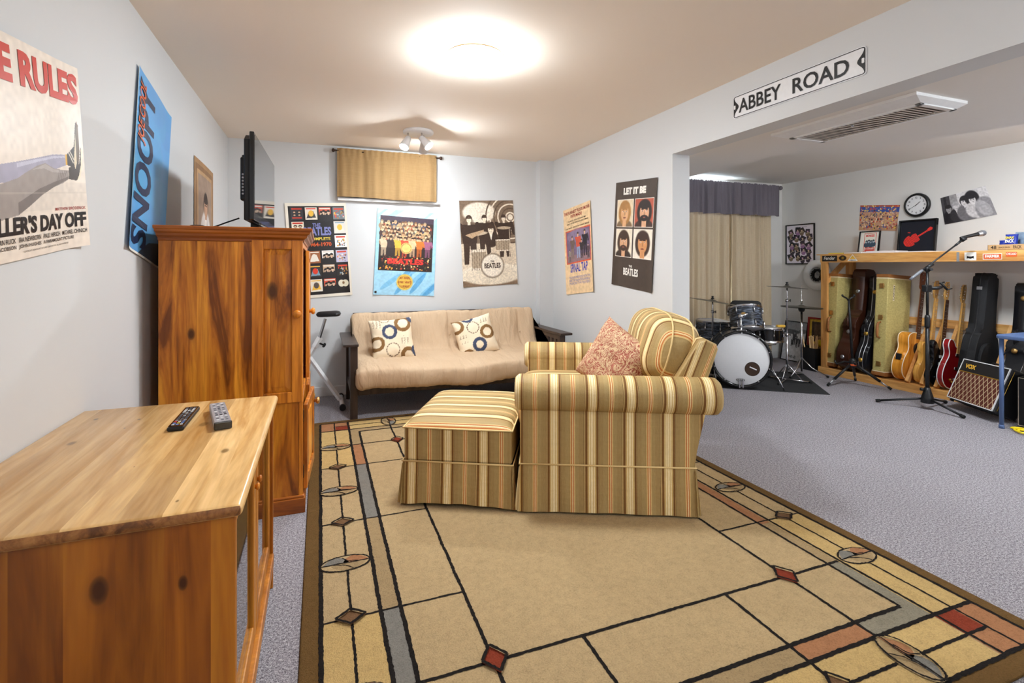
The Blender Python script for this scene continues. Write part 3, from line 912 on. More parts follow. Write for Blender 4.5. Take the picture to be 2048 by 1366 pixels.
# cream film poster, partition
A = Art(110, 190, (222, 192, 150), 9, 1.62)
A.rect(0.055, 0.35, 0.965, 0.735, (206, 84, 56)); A.rect(0.085, 0.365, 0.935, 0.72, (112, 94, 122))
A.rect(0.085, 0.365, 0.935, 0.44, (140, 110, 116)); A.ell(0.5, 0.66, 0.4, 0.08, (140, 124, 150), alpha=0.7)
for u, v0, hh, ct, lg in ((0.30, 0.40, 0.27, (110, 90, 84), (130, 110, 100)), (0.52, 0.40, 0.30, (196, 84, 62), (140, 150, 180)), (0.76, 0.41, 0.30, (40, 36, 44), (46, 40, 48)), (0.64, 0.39, 0.22, (52, 44, 46), (60, 50, 56)), (0.18, 0.37, 0.15, (140, 130, 120), (90, 80, 84)), (0.86, 0.38, 0.16, (80, 60, 70), (60, 50, 60))):
    A.standing(u, v0, hh, (214, 172, 140), (70, 50, 40), ct, lg, 1.2)
A.noise(0.07, 4)
poster('rock_film_poster', 'cream film poster with red headline and purple group picture', A, onR(4.883, 1.856), onR(4.304, 1.902), onR(4.228, 1.023), onR(4.789, 0.963), NR,
       [('THE FUNNIEST ROCK MOVIE', (0.03, 0.925, 0.97, 0.962), 'darkred', dict(bold=0.02)), ('EVER MADE!', (0.28, 0.878, 0.70, 0.913), 'darkred', dict(bold=0.02)),
        ('HILARIOUS... SPOOF OF SONG TIME', (0.18, 0.835, 0.82, 0.852), 'sepia', dict(bold=0.01)), ('RARELY LASTED WITH SUCH DEFT TIMING', (0.12, 0.805, 0.90, 0.822), 'sepia', dict(bold=0.01)),
        ('DON\'T MISS IT - ONE OF THE FUNNIEST MOVIES', (0.06, 0.755, 0.93, 0.772), 'sepia', dict(bold=0.01)),
        ('SPINAL TAP', (0.18, 0.245, 0.82, 0.345), 'blue', dict(bold=0.02, shear=0.12))] + credits(['THIS FILM IS PRESENTED WITH THE', 'BAND ON TOUR ACROSS AMERICA', 'MUSIC BY THE PLAYERS'], 0.12, 0.88, 0.10, 0.20, 'violet'),
       bulge=0.008, curl=0.015, m='print_matt')

# dark four portrait poster, partition
A = Art(120, 190, (66, 54, 46), 10, 1.56)
def portrait(u0, v0, u1, v1, bg, skin, hair, coat, dx, beard=False):
    A.rect(u0-0.012, v0-0.008, u1+0.012, v1+0.008, (226, 218, 206))
    cc = A.c.copy()
    A.rect(u0, v0, u1, v1, bg)
    uc = (u0+u1)/2+dx; vc = v0+(v1-v0)*0.56; w = (u1-u0)
    A.ell(uc, v0-0.01, w*0.52, (v1-v0)*0.32, coat)
    A.ell(uc, vc-0.01, w*0.40, (v1-v0)*0.47, hair)
    A.rect(uc-w*0.12, v0, uc+w*0.12, vc, skin)
    A.ell(uc, vc-0.012, w*0.25, (v1-v0)*0.34, skin)
    A.ell(uc, vc+0.058, w*0.30, (v1-v0)*0.16, hair)
    A.rect(uc-w*0.17, vc+0.012, uc-w*0.04, vc+0.02, hair); A.rect(uc+w*0.05, vc+0.012, uc+w*0.18, vc+0.02, hair)
    A.ell(uc+w*0.01, vc-0.02, w*0.035, 0.018, tuple(x*0.82 for x in skin))
    A.ell(uc, vc-0.058, w*0.09, 0.007, (120, 60, 50))
    A.ell(uc-w*0.10, vc+0.002, w*0.035, 0.006, (236, 228, 216)); A.ell(uc+w*0.11, vc+0.002, w*0.035, 0.006, (236, 228, 216)); A.ell(uc-w*0.10, vc+0.002, w*0.020, 0.005, (40, 30, 26)); A.ell(uc+w*0.11, vc+0.002, w*0.020, 0.005, (40, 30, 26))
    A.poly([(uc+w*0.02, vc), (uc+w*0.06, vc-0.032), (uc-w*0.01, vc-0.034)], tuple(x*0.86 for x in skin))
    if beard: A.ell(uc, vc-0.062, w*0.22, 0.028, hair); A.ell(uc, vc-0.055, w*0.07, 0.006, (140, 80, 66))
    # keep the picture inside its frame
    inside = (A.U >= u0)*(A.U <= u1)*(A.V >= v0)*(A.V <= v1)
    A.c = np.where(inside[..., None], A.c, cc)
portrait(0.07, 0.575, 0.475, 0.825, (214, 196, 166), (206, 160, 118), (164, 118, 66), (120, 96, 70), -0.01)
portrait(0.525, 0.575, 0.94, 0.825, (176, 84, 62), (206, 158, 124), (40, 30, 28), (60, 40, 36), 0.01, True)
portrait(0.07, 0.29, 0.475, 0.545, (220, 210, 190), (204, 158, 122), (64, 46, 36), (54, 42, 36), -0.01, True)
portrait(0.525, 0.29, 0.94, 0.545, (224, 216, 200), (198, 140, 92), (58, 40, 32), (224, 214, 200), 0.0)
A.noise(0.04, 4)
poster('portraits_poster', 'dark brown poster of four framed portraits near the opening', A, onR(3.846, 1.996), onR(3.261, 1.950), onR(3.331, 1.052), onR(3.912, 1.103), NR,
       [('LET IT BE', (0.21, 0.875, 0.76, 0.94), 'white', dict(bold=0.07)), ('THE', (0.43, 0.195, 0.51, 0.215), 'white', dict(bold=0.03)), ('BEATLES', (0.29, 0.115, 0.66, 0.185), 'white', dict(bold=0.035))], bulge=0.008, curl=0.012)

# ------------------------------------------------------------------ street name sign on the header
t = thing('street_sign', 'long white street sign with raised black letters on the header', 'sign', (RX, 2.498, 2.190))
SW, SH = 0.833, 0.140
F = frame_axes((-0.002, 0, 0), (0, -1, -0.0105), (0, 0, 1), (-1, 0, 0))
def rrect(x0, y0, x1, y1, r, n=6):
    p = []
    for cx, cy, a0 in ((x1-r, y1-r, 0), (x0+r, y1-r, PI/2), (x0+r, y0+r, PI), (x1-r, y0+r, 1.5*PI)):
        for k in range(n+1): p.append((cx+r*math.cos(a0+PI/2*k/n), cy+r*math.sin(a0+PI/2*k/n)))
    return p
b = MB(); b.prism(rrect(0, 0, SW, SH, 0.016), 0, 0.003, 'white_paint', F); b.build('plate', t)
b = MB()
o1 = rrect(0.004, 0.004, SW-0.004, SH-0.004, 0.014); o2 = rrect(0.008, 0.008, SW-0.008, SH-0.008, 0.012)
for i in range(len(o1)):
    j = (i+1) % len(o1)
    b.face([F @ Vector((*p, 0.0045)) for p in (o1[i], o1[j], o2[j], o2[i])], 'black')
b.build('border_line', t)
b = MB()
def sg(u, v): return F @ Vector((u*SW, v*SH, 0.005))
add_text(b, 'ABBEY', (0.055, 0.20, 0.425, 0.80), sg, 'black', bold=0.018)
b.build('lettering', t, weld=False)
b = MB()
add_text(b, 'ROAD', (0.515, 0.20, 0.90, 0.80), sg, 'black', bold=0.018)
b.build('lettering', t, weld=False)
for s_ in (0, 1):
    b = MB()
    n = 14
    pts = []
    for k in range(n+1):
        q = -1+2*k/n
        d = 0.036*math.exp(-(q*1.9)**2)+0.002
        x = 0.006+d if s_ == 0 else SW-0.006-d
        pts.append((x, SH/2+q*0.058))
    e = 0.006 if s_ == 0 else SW-0.006
    outl = [(e, SH/2-0.058)]+pts+[(e, SH/2+0.058)]
    b.prism(outl if s_ == 0 else list(reversed(outl)), 0.003, 0.0046, 'black', F)
    x = 0.014 if s_ == 0 else SW-0.014
    b.prism(rrect(x-0.006, SH/2-0.012, x+0.006, SH/2+0.012, 0.003), 0.0046, 0.007, 'white_paint', F)
    b.build('end_mark', t)

# ------------------------------------------------------------------ ceiling lamps
def dome_lamp(label, loc, glow):
    t = thing('ceiling_lamp', label, 'lamp', loc)
    b = MB(); b.lathe([(0.0, 0.0), (0.135, 0.0), (0.138, -0.022), (0.0, -0.022)], 'white_paint', 40); b.build('mounting_pan', t)
    b = MB(); b.lathe([(0.138, -0.018), (0.156, -0.020), (0.158, -0.050), (0.156, -0.052)], 'rim_glow', 48); b.build('rim', t)
    b = MB(); b.lathe([(0.1565, -0.014), (0.1590, -0.017), (0.1565, -0.020)], 'brass', 48); b.build('band', t)
    b = MB(); b.lathe([(0.156, -0.052), (0.152, -0.066), (0.128, -0.084), (0.075, -0.096), (0.0, -0.100)], glow, 48); b.build('glass_dome', t)
    return t
dome_lamp('lit round dome lamp on the beige ceiling', (0.800, 2.690, H), 'lamp_glow')
def fill_globe(label, loc, glow, drop=0.42, r=0.15):  # unseen pendants, added only to even out the brightness of both areas
    t = thing('fill_pendant', label, 'lamp', loc)
    b = MB(); b.lathe([(0, 0), (0.06, 0), (0.055, -0.025), (0, -0.028)], 'white_paint', 24); b.build('ceiling_rose', t)
    b = MB(); b.tube([(0, 0, -0.02), (0, 0, -drop+r)], 0.004, 'white_paint', 8); b.build('cord', t)
    b = MB(); b.lathe([(0, r)]+[(r*math.sin(PI*k/16), r*math.cos(PI*k/16)) for k in range(1, 16)]+[(0, -r)], glow, 32, (0, 0, -drop)); b.build('globe', t)
    return t
fill_globe('added white globe pendant behind the viewer, brightening the main room', (0.90, -0.75, H), 'fill_globe_glow')
dome_lamp('unseen dome lamp of the music area beyond the soffit', (4.55, 2.35, H2), 'music_lamp_glow')  # unseen lamp put where the ceiling brightens past the soffit
fill_globe('added white globe pendant outside the view, brightening the music area', (4.60, -0.60, H2), 'music_lamp_glow')

t = thing('spot_cluster', 'white three headed ceiling spotlight before the short curtain', 'lamp', (0.80, 4.415, H))
b = MB(); b.lathe([(0, 0), (0.128, 0), (0.132, -0.008), (0.130, -0.022), (0.118, -0.028), (0, -0.028)], 'white_paint', 40); b.build('ceiling_plate', t)
for (dx, dy, hx, hy, hz, lit) in ((-0.09, -0.01, -0.128, -0.045, -0.155, True), (0.02, -0.05, 0.070, -0.095, -0.145, True), (0.055, 0.04, 0.070, 0.125, -0.175, True)):
    p0 = Vector((dx, dy, -0.028)); p1 = Vector((dx, dy, -0.075)); e = Vector((hx, hy, hz))
    d = (e-p1).normalized()
    b = MB()
    b.tube([p0, p1], 0.006, 'chrome', 10)
    b.lathe([(0, -0.012), (0.022, -0.012), (0.026, 0), (0.030, 0.03), (0.040, 0.085), (0.043, 0.105), (0.038, 0.105), (0.030, 0.06), (0, 0.05)], 'white_paint', 24, p1+d*0.0, d)
    h_ = b.build('spot_head', t)
    b = MB(); b.lathe([(0.0, 0.062), (0.032, 0.070), (0.036, 0.098), (0.028, 0.107), (0.0, 0.111)], 'spot_glow' if lit else 'white_plastic', 24, p1, d)
    b.build('bulb', h_)

# ------------------------------------------------------------------ ceiling cassette unit in the soffit
t = thing('air_conditioner', 'white ceiling air conditioner cassette with long grille in soffit', 'air conditioner', (2.655, 1.575, HB))
AW, AL = 0.395, 0.835
b = MB()
# frame with sloping lips
zo, zi = 0.0, -0.030
o = [(0, 0), (AW, 0), (AW, AL), (0, AL)]; i_ = [(0.10, 0.04), (AW-0.012, 0.04), (AW-0.012, AL-0.05), (0.10, AL-0.05)]
for k in range(4):
    j = (k+1) % 4
    b.face([(*o[k], zo), (*o[j], zo), (*o[j], -0.014), (*o[k], -0.014)], 'white_plastic')
    b.face([(*o[k], -0.014), (*o[j], -0.014), (*i_[j], zi), (*i_[k], zi)], 'white_plastic')
b.build('frame', t)
b = MB()
b.box((0.10, 0.04, -0.016), (AW-0.012, AL-0.05, -0.010), 'bronze')
b.build('backing', t)
b = MB()
n = 27
for k in range(n):
    y = 0.07+(AL-0.15)*k/(n-1)
    b.box((0.128, y-0.0045, -0.0335), (AW-0.035, y+0.0045, -0.0310), 'beige_slat')
b.box((0.10, 0.04, -0.036), (0.128, AL-0.05, -0.024), 'white_plastic', 0.002); b.box((AW-0.035, 0.04, -0.036), (AW-0.012, AL-0.05, -0.024), 'white_plastic', 0.002)
b.box((0.10, 0.04, -0.036), (AW-0.012, 0.068, -0.024), 'white_plastic', 0.002); b.box((0.10, AL-0.082, -0.036), (AW-0.012, AL-0.05, -0.024), 'white_plastic', 0.002)
b.build('grille', t, weld=False)
b = MB(); b.lathe([(0, -0.036), (0.006, -0.036), (0.007, -0.046), (0, -0.048)], 'steel', 12, (0.15, AL*0.50, 0)); b.build('latch', t)
b = MB(); b.box((3.45, 4.00, H2-0.006), (3.85, 4.45, H2), 'white_plastic', 0.002)
tag(b.build('access_panel'), 'flat square access panel in the music area ceiling', 'panel')

# ------------------------------------------------------------------ rug
def make_rug():
    t = thing('area_rug', 'large gold rug with leaded glass style lines and brown border', 'rug', (0, 0, 0))
    X0, X1, Y0, Y1 = -0.062, 2.335, 0.900, 4.338
    b = MB(); b.box((X0, Y0, 0.0), (X1, Y1, 0.0115), 'pile_brown', 0.005)
    b.build('border', t)
    b = MB()
    rnd = random.Random(5)
    lx0, lx1, ly0, ly1 = 0.003, 2.270, 0.965, 4.273
    zt = [0.0120]
    def rect(x0, y0, x1, y1, m, z=0.0122):
        b.face([(x0, y0, z), (x1, y0, z), (x1, y1, z), (x0, y1, z)], 'pile_'+m)
    rect(lx0, ly0, lx1, ly1, 'gold')
    mx = lambda x: 2.273-x
    my = lambda y: 5.238-y
    z1 = 0.0125
    # outer cells a little yellower
    for (x0, x1) in ((lx0, 0.207), (2.055, lx1)):
        rect(x0, 1.165, x1, 1.89, 'yellow', z1); rect(x0, 3.33, x1, 4.075, 'yellow', z1)
    rect(0.21, ly0, 2.05, 1.165, 'yellow', z1); rect(0.21, 4.075, 2.05, ly1, 'yellow', z1)
    # band
    z2 = 0.0128
    def sym(x0, y0, x1, y1, m):
        rect(x0, y0, x1, y1, m, z2)
    for a, c, m in ((1.239, 1.89, 'slate'), (1.89, 2.607, 'taupe'), (2.607, 3.33, 'slate'), (3.33, 3.72, 'copper'), (3.72, 4.0, 'taupe')):
        sym(0.207, a, 0.278, c, m)
    for a, c, m in ((1.239, 1.52, 'grey'), (1.52, 1.87, 'taupe'), (1.87, 2.62, 'copper'), (2.62, 3.33, 'taupe'), (3.33, 4.0, 'grey')):
        sym(1.995, a, 2.055, c, m)
    for yb0, yb1 in ((1.165, 1.239), (4.0, 4.075)):
        for a, c, m in ((1.758, 2.055, 'grey'), (1.447, 1.758, 'copper'), (0.832, 1.447, 'taupe'), (0.515, 0.832, 'copper'), (0.207, 0.515, 'grey')):
            if yb0 > 3: a, c = mx(c), mx(a)
            sym(a, yb0, c, yb1, m if yb0 < 3 else 'taupe')
    # corners
    for fx in (0, 1):
        for fy in (0, 1):
            def rc(x0, y0, x1, y1, m, z):
                if fx: x0, x1 = mx(x1), mx(x0)
                if fy: y0, y1 = my(y1), my(y0)
                rect(x0, y0, x1, y1, m, z)
            rc(2.16, 0.965, 2.27, 1.165, 'copper', z2); rc(2.055, 0.965, 2.16, 1.063, 'copper', z2); rc(2.055, 1.063, 2.16, 1.165, 'rust', z2)
    # lines with fuzzy edges
    zl = [0.0133]
    def line(p, q, w=0.011):
        p = Vector(p); q = Vector(q)
        L = (q-p).length
        n = max(2, int(L/0.009))
        d = (q-p)/L; nn = Vector((-d.y, d.x))
        zl[0] += 0.000012
        vs_ = []
        wob = rnd.uniform(0, 9)
        for i in range(n+1):
            c = p+d*(L*i/n)+nn*(0.0022*noise.noise(Vector((wob, i*0.12, 0.3))))
            a = w/2+rnd.uniform(-0.0014, 0.0018); e = w/2+rnd.uniform(-0.0014, 0.0018)
            vs_.append((b.bm.verts.new((*(c+nn*a), zl[0])), b.bm.verts.new((*(c-nn*e), zl[0]))))
        k = b.mi('pile_black')
        for i in range(n):
            f = b.bm.faces.new((vs_[i][0], vs_[i][1], vs_[i+1][1], vs_[i+1][0])); f.material_index = k
    def lines(pts, w=0.011):
        for i in range(len(pts)-1): line(pts[i], pts[i+1], w)
    def blob(pts, m, z=0.0142):
        b.face([(p[0], p[1], z) for p in pts], 'pile_'+m)
    W = 0.015
    lines([(lx0, ly0), (lx1, ly0), (lx1, ly1), (lx0, ly1), (lx0, ly0)], W)
    dia = []
    for side in (0, 1):
        S = (lambda x: x) if side == 0 else mx
        line((S(0.207), ly0), (S(0.207), ly1), W if side == 0 else 0.012); line((S(0.278), 1.239), (S(0.278), 4.0), W if side == 0 else 0.012)
        line((S(0.515), ly0), (S(0.515), ly1), 0.012); line((S(0.105), 0.965), (S(0.105), 4.273), 0.009)
        for y in (1.89, 2.607, 3.33):
            line((S(lx0), y), (S(0.515), y), 0.009)
            dia.append((S(0.103), y, 0.052, 0.040, 'cocoa'))
    for fy in (0, 1):
        T = (lambda y: y) if fy == 0 else my
        line((lx0, T(1.165)), (lx1, T(1.165)), W); line((0.278, T(1.239)), (1.995, T(1.239)), W)
        line((0.207, T(1.522)), (2.055, T(1.522)), 0.012); line((0.105, T(1.063)), (2.165, T(1.063)), 0.011)
        for x in (0.832, 1.447):
            line((x, T(1.522)), (x, T(1.063)), 0.012); dia.append((x, T(1.063), 0.040, 0.052, 'cocoa'))
        for x in (0.520, 1.760): dia.append((x, T(1.527), 0.043, 0.058, 'rust'))
    def oval(cx, cy, rx, ry, vert):
        n = 40
        pts = [(cx+rx*math.cos(2*PI*k/n), cy+ry*math.sin(2*PI*k/n)) for k in range(n)]
        blob(pts, 'gold')
        def q(s, l):      # l along the long axis -1..1, s across
            return (cx+s*rx, cy+l*ry) if vert else (cx+l*rx, cy+s*ry)
        def lens(l0, l1, s0, s1, m):
            n = 12; pts = []
            for k in range(n+1):
                l = l0+(l1-l0)*k/n; lim = math.sqrt(max(0, 1-l*l)); pts.append(q(min(lim, s1)*math.sin(PI*k/n)**0.5 if s1 > 0 else -min(lim, -s1)*math.sin(PI*k/n)**0.5, l))
            for k in range(n-1, 0, -1):
                l = l0+(l1-l0)*k/n; pts.append(q(s0*math.sin(PI*k/n), l))
            blob(pts, m, 0.0145)
        lens(-0.95, 0.15, 0.02, 0.9, 'slate'); lens(-0.1, 0.97, 0.02, 0.95, 'copper'); lens(-0.6, 0.9, -0.05, -0.95, 'taupe')
        lines([(*p,) for p in pts]+[pts[0]], 0.007)
        lines([q(0.0, -1), q(0.06, -0.3), q(-0.03, 0.4), q(0, 1)], 0.006)
        lines([q(0.75, -0.1), q(0.2, 0.1), q(0.04, 0.5)], 0.005); lines([q(-0.85, 0.3), q(-0.3, 0.0), q(0.0, -0.5)], 0.005)
    for y in (1.522, 2.245, 2.975, 3.70):
        oval(0.100, y, 0.100, 0.056, False); oval(mx(0.102), y, 0.092, 0.054, False)
    for x in (0.515, 1.137, 1.757):
        oval(x, 1.065, 0.056, 0.100, True); oval(x, my(1.065), 0.056, 0.100, True)
    for cx, cy, rx, ry, m in dia:
        blob([(cx+rx, cy), (cx, cy+ry), (cx-rx, cy), (cx, cy-ry)], m, 0.0150)
        zl[0] = max(zl[0], 0.0152)
        lines([(cx+rx, cy), (cx, cy+ry), (cx-rx, cy), (cx, cy-ry), (cx+rx, cy)], 0.010)
    b.build('patterned_field', t, weld=False)
make_rug()

# ------------------------------------------------------------------ pine television stand with glass doors
t = thing('tv_stand', 'honey pine television stand with glazed doors at lower left', 'cabinet', (-0.475, 1.733, 0))
# local: x -0.315..0.315 (front +x), y -0.50..0.50
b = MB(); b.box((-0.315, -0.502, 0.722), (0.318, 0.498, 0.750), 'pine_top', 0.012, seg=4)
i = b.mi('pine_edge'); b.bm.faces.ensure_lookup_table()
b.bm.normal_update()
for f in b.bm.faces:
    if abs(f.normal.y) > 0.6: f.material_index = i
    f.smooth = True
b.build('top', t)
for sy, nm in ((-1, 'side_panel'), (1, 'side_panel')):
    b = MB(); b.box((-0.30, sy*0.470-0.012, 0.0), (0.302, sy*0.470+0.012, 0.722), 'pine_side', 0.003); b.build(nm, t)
b = MB(); b.box((-0.30, -0.458, 0.10), (-0.285, 0.458, 0.70), 'pine_side'); b.build('back_panel', t)
b = MB(); b.box((-0.285, -0.458, 0.10), (0.288, 0.458, 0.125), 'pine_top', 0.002); b.build('bottom_shelf', t)
b = MB(); b.box((-0.285, -0.458, 0.40), (0.20, 0.458, 0.418), 'pine_top', 0.002); b.build('inner_shelf', t)
b = MB(); b.box((0.288, -0.458, 0.095), (0.306, 0.458, 0.140), 'pine_frame', 0.004); b.build('front_rail', t)
for s_ in (-1, 1):
    y0, y1 = (-0.456, -0.003) if s_ < 0 else (0.003, 0.456)
    b = MB()
    z0, z1 = 0.142, 0.718
    for lo, hi in (((0.272, y0, z0), (0.292, y0+0.055, z1)), ((0.272, y1-0.055, z0), (0.292, y1, z1)), ((0.272, y0+0.055, z0), (0.292, y1-0.055, z0+0.055)), ((0.272, y0+0.055, z1-0.055), (0.292, y1-0.055, z1))):
        b.box(lo, hi, 'pine_frame', 0.004)
    d = b.build('door', t, weld=False)
    b = MB(); b.box((0.279, y0+0.052, z0+0.052), (0.283, y1-0.052, z1-0.052), 'glass'); b.build('glass_pane', d)
    yk = -0.030 if s_ < 0 else 0.030
    b = MB(); b.lathe([(0, 0), (0.006, 0), (0.007, 0.004), (0.011, 0.006), (0.011, 0.010), (0.007, 0.013), (0, 0.0135)], 'arm_frame', 20, (0.292, yk, 0.60), (1, 0, 0)); b.build('door_knob', d)

# ------------------------------------------------------------------ stained armoire, its left door folded back
t = thing('armoire', 'tall dark stained pine armoire with one door folded back', 'cabinet', (-0.395, 3.32, 0))
# local: x -0.315..0.315 (front +x), y -0.50 (towards viewer)..0.50
AX0, AX1, AY0, AY1 = -0.317, 0.313, -0.500, 0.50
b = MB(); b.box((AX0, AY0, 0.088), (AX1-0.02, AY0+0.02, 1.40), 'arm_side', 0.002); b.build('side_panel', t)
b = MB(); b.box((AX0, AY1-0.02, 0.088), (AX1-0.02, AY1, 1.40), 'arm_side', 0.002); b.build('side_panel', t)
b = MB(); b.box((AX0, AY0+0.02, 0.088), (AX0+0.012, AY1-0.02, 1.40), 'arm_side'); b.build('back_panel', t)
b = MB()
b.box((AX1-0.02, AY0, 0.088), (AX1, AY0+0.045, 1.40), 'arm_frame', 0.003); b.box((AX1-0.02, AY1-0.045, 0.088), (AX1, AY1, 1.40), 'arm_frame', 0.003)
b.box((AX1-0.02, AY0+0.045, 1.36), (AX1, AY1-0.045, 1.40), 'arm_frame', 0.003); b.box((AX1-0.02, AY0+0.045, 0.545), (AX1, AY1-0.045, 0.585), 'arm_frame', 0.003)
b.box((AX1-0.02, -0.02, 0.088), (AX1, 0.02, 0.545), 'arm_frame', 0.003)
b.build('face_frame', t, weld=False)
b = MB(); b.box((AX0+0.012, AY0+0.02, 0.55), (AX1-0.02, AY1-0.02, 0.57), 'arm_top'); b.build('inner_shelf', t)
b = MB(); b.box((AX0+0.012, AY0+0.02, 0.95), (AX1-0.05, AY1-0.02, 0.968), 'arm_top'); b.build('inner_shelf', t)
b = MB()
prof = [(0.0, 1.385), (0.006, 1.388), (0.006, 1.398), (0.012, 1.404), (0.020, 1.410), (0.022, 1.420), (0.034, 1.428), (0.036, 1.438), (0.044, 1.441), (0.046, 1.452), (0.042, 1.456)]
for k in range(len(prof)-1):
    (e0, z0), (e1, z1) = prof[k], prof[k+1]
    def ringp(e, z): return [Vector((AX0-e*0.25, AY0-e, z)), Vector((AX1+e, AY0-e, z)), Vector((AX1+e, AY1+e, z)), Vector((AX0-e*0.25, AY1+e, z))]
    A0 = ringp(e0, z0); A1 = ringp(e1, z1)
    for q in range(4):
        b.face([A0[q], A0[(q+1) % 4], A1[(q+1) % 4], A1[q]], 'arm_top')
b.face(A1, 'arm_top')
b.face(list(reversed(ringp(0.0, 1.385))), 'arm_top')
b.build('cornice', t)
b = MB(); b.box((AX0, AY0-0.010, 0.0), (AX1+0.010, AY1+0.010, 0.076), 'arm_top', 0.003); b.box((AX0, AY0-0.006, 0.076), (AX1+0.006, AY1+0.006, 0.090), 'arm_top', 0.005); b.build('plinth', t, weld=False)
def raised_door(name, w, h, parent, F, knob=None, hinge=True):
    """door in local x (width), y (height), z (thickness outwards 0..0.02)"""
    b = MB()
    st = 0.052
    for lo, hi in (((0, 0, 0), (st, h, 0.020)), ((w-st, 0, 0), (w, h, 0.020)), ((st, 0, 0), (w-st, 0.055, 0.020)), ((st, h-0.045, 0), (w-st, h, 0.020))):
        b.box(lo, hi, 'arm_frame', 0.003, F)
    d = b.build(name, parent, weld=False)
    b = MB()
    i0 = [(st, 0.055), (w-st, 0.055), (w-st, h-0.045), (st, h-0.045)]
    m_ = 0.030
    i1 = [(st+m_, 0.055+m_), (w-st-m_, 0.055+m_), (w-st-m_, h-0.045-m_), (st+m_, h-0.045-m_)]
    for q in range(4):
        r = (q+1) % 4
        b.face([F @ Vector((*i0[q], 0.008)), F @ Vector((*i0[r], 0.008)), F @ Vector((*i1[r], 0.017)), F @ Vector((*i1[q], 0.017))], 'arm_side')
    b.face([F @ Vector((*p, 0.017)) for p in i1], 'arm_side')
    b.face([F @ Vector((*p, 0.002)) for p in reversed(i0)], 'arm_side')
    b.build('raised_panel', d)
    if knob:
        b = MB(); b.lathe([(0, 0), (0.010, 0), (0.010, 0.010), (0.019, 0.016), (0.021, 0.024), (0.016, 0.032), (0, 0.035)], 'brass' if knob[2] else 'arm_frame', 24, F @ Vector((knob[0], knob[1], 0.020)), F.to_3x3() @ Vector((0, 0, 1)))
        b.build('door_knob', d)
    return d
# door folded back flat against the side that faces the viewer
F = frame_axes((0.079, AY0-0.004, 0.572), (1, 0, 0), (0, 0, 1), (0, -1, 0))
raised_door('door', 0.234, 0.822, t, F, (0.208, 0.450, False))
# its closed partner and the lower pair on the front
F = frame_axes((AX1, 0.004, 0.588), (0, 1, 0), (0, 0, 1), (1, 0, 0))
raised_door('door', 0.455, 0.77, t, F, (0.03, 0.40, False))
F = frame_axes((AX1, 0.024, 0.10), (0, 1, 0), (0, 0, 1), (1, 0, 0))
raised_door('door', 0.43, 0.44, t, F, (0.03, 0.36, True))
an = math.radians(4.0)
F = frame_axes((AX1, AY0+0.046, 0.10), (math.sin(an), math.cos(an), 0), (0, 0, 1), (math.cos(an), -math.sin(an), 0))
d = raised_door('door', 0.43, 0.44, t, F, (0.395, 0.36, True))
for z in (0.17, 0.46):
    b = MB(); b.box((AX1-0.001, AY0+0.012, z), (AX1+0.004, AY0+0.044, z+0.06), 'bronze', 0.001); b.build('hinge', t)

# ------------------------------------------------------------------ television on the armoire
t = thing('television', 'black flat screen television standing on top of the armoire', 'television', (-0.317, 2.905, 1.457), 0, rot=(0, 0, math.radians(-1.4)))
# local: y along the screen 0..0.94, z up, screen faces +x
b = MB(); b.box((-0.022, 0, 0.045), (0.0, 0.945, 0.500), 'gloss_black', 0.004); b.build('bezel', t)
b = MB(); b.box((0.0, 0.014, 0.085), (0.0012, 0.931, 0.486), 'screen'); b.build('screen', t)
b = MB()
b.prism([(0.03, 0.0), (0.915, 0.0), (0.915, 0.42), (0.87, 0.45), (0.075, 0.45), (0.03, 0.42)], 0, 0.030, 'black_plastic', frame_axes((-0.022, 0, 0.045), (0, 1, 0), (0, 0, 1), (-1, 0, 0)), 0.006)
b.prism([(0.16, 0.12), (0.78, 0.12), (0.74, 0.37), (0.20, 0.37)], 0.028, 0.066, 'black_plastic', frame_axes((-0.022, 0, 0.045), (0, 1, 0), (0, 0, 1), (-1, 0, 0)), 0.008)
h_ = b.build('back_housing', t, weld=False)
b = MB(); b.box((-0.080, 0.10, 0.155), (-0.052, 0.16, 0.385), 'black_plastic', 0.008); b.build('socket_panel', t)
for k in range(7):
    b = MB(); b.lathe([(0, 0), (0.0055, 0), (0.0055, 0.003), (0.0028, 0.004), (0, 0.001)], 'steel', 12, (-0.066, 0.0995, 0.19+k*0.017), (0, -1, 0)); b.build('socket', t)
b = MB()
b.box((-0.075, 0.42, 0.008), (-0.03, 0.52, 0.14), 'black_plastic', 0.006); b.prism(rrect(-0.13, 0.22, 0.07, 0.72, 0.05), 0.0, 0.012, 'gloss_black', None, 0.003)
b.build('stand', t, weld=False)
b = MB()
b.tube([(-0.405, 3.05, 1.52), (-0.47, 3.10, 1.50), (-0.53, 3.16, 1.482), (-0.60, 3.24, 1.472), (-0.665, 3.34, 1.463), (-0.70, 3.45, 1.4615), (-0.715, 3.55, 1.46), (-0.735, 3.66, 1.40), (-0.745, 3.70, 1.0)], 0.004, 'rubber', 8)
tag(b.build('power_cable'), 'thin black cable running from the television across the armoire top', 'cable')
b = MB(); b.rounded((0, 0, 0.012), (0.07, 0.12, 0.024), 0.6, 0.7, 'black_plastic'); o = b.build('cable_box'); o.location = (-0.60, 3.08, 1.456)
tag(o, 'small low black box on the armoire top behind the television', 'box')

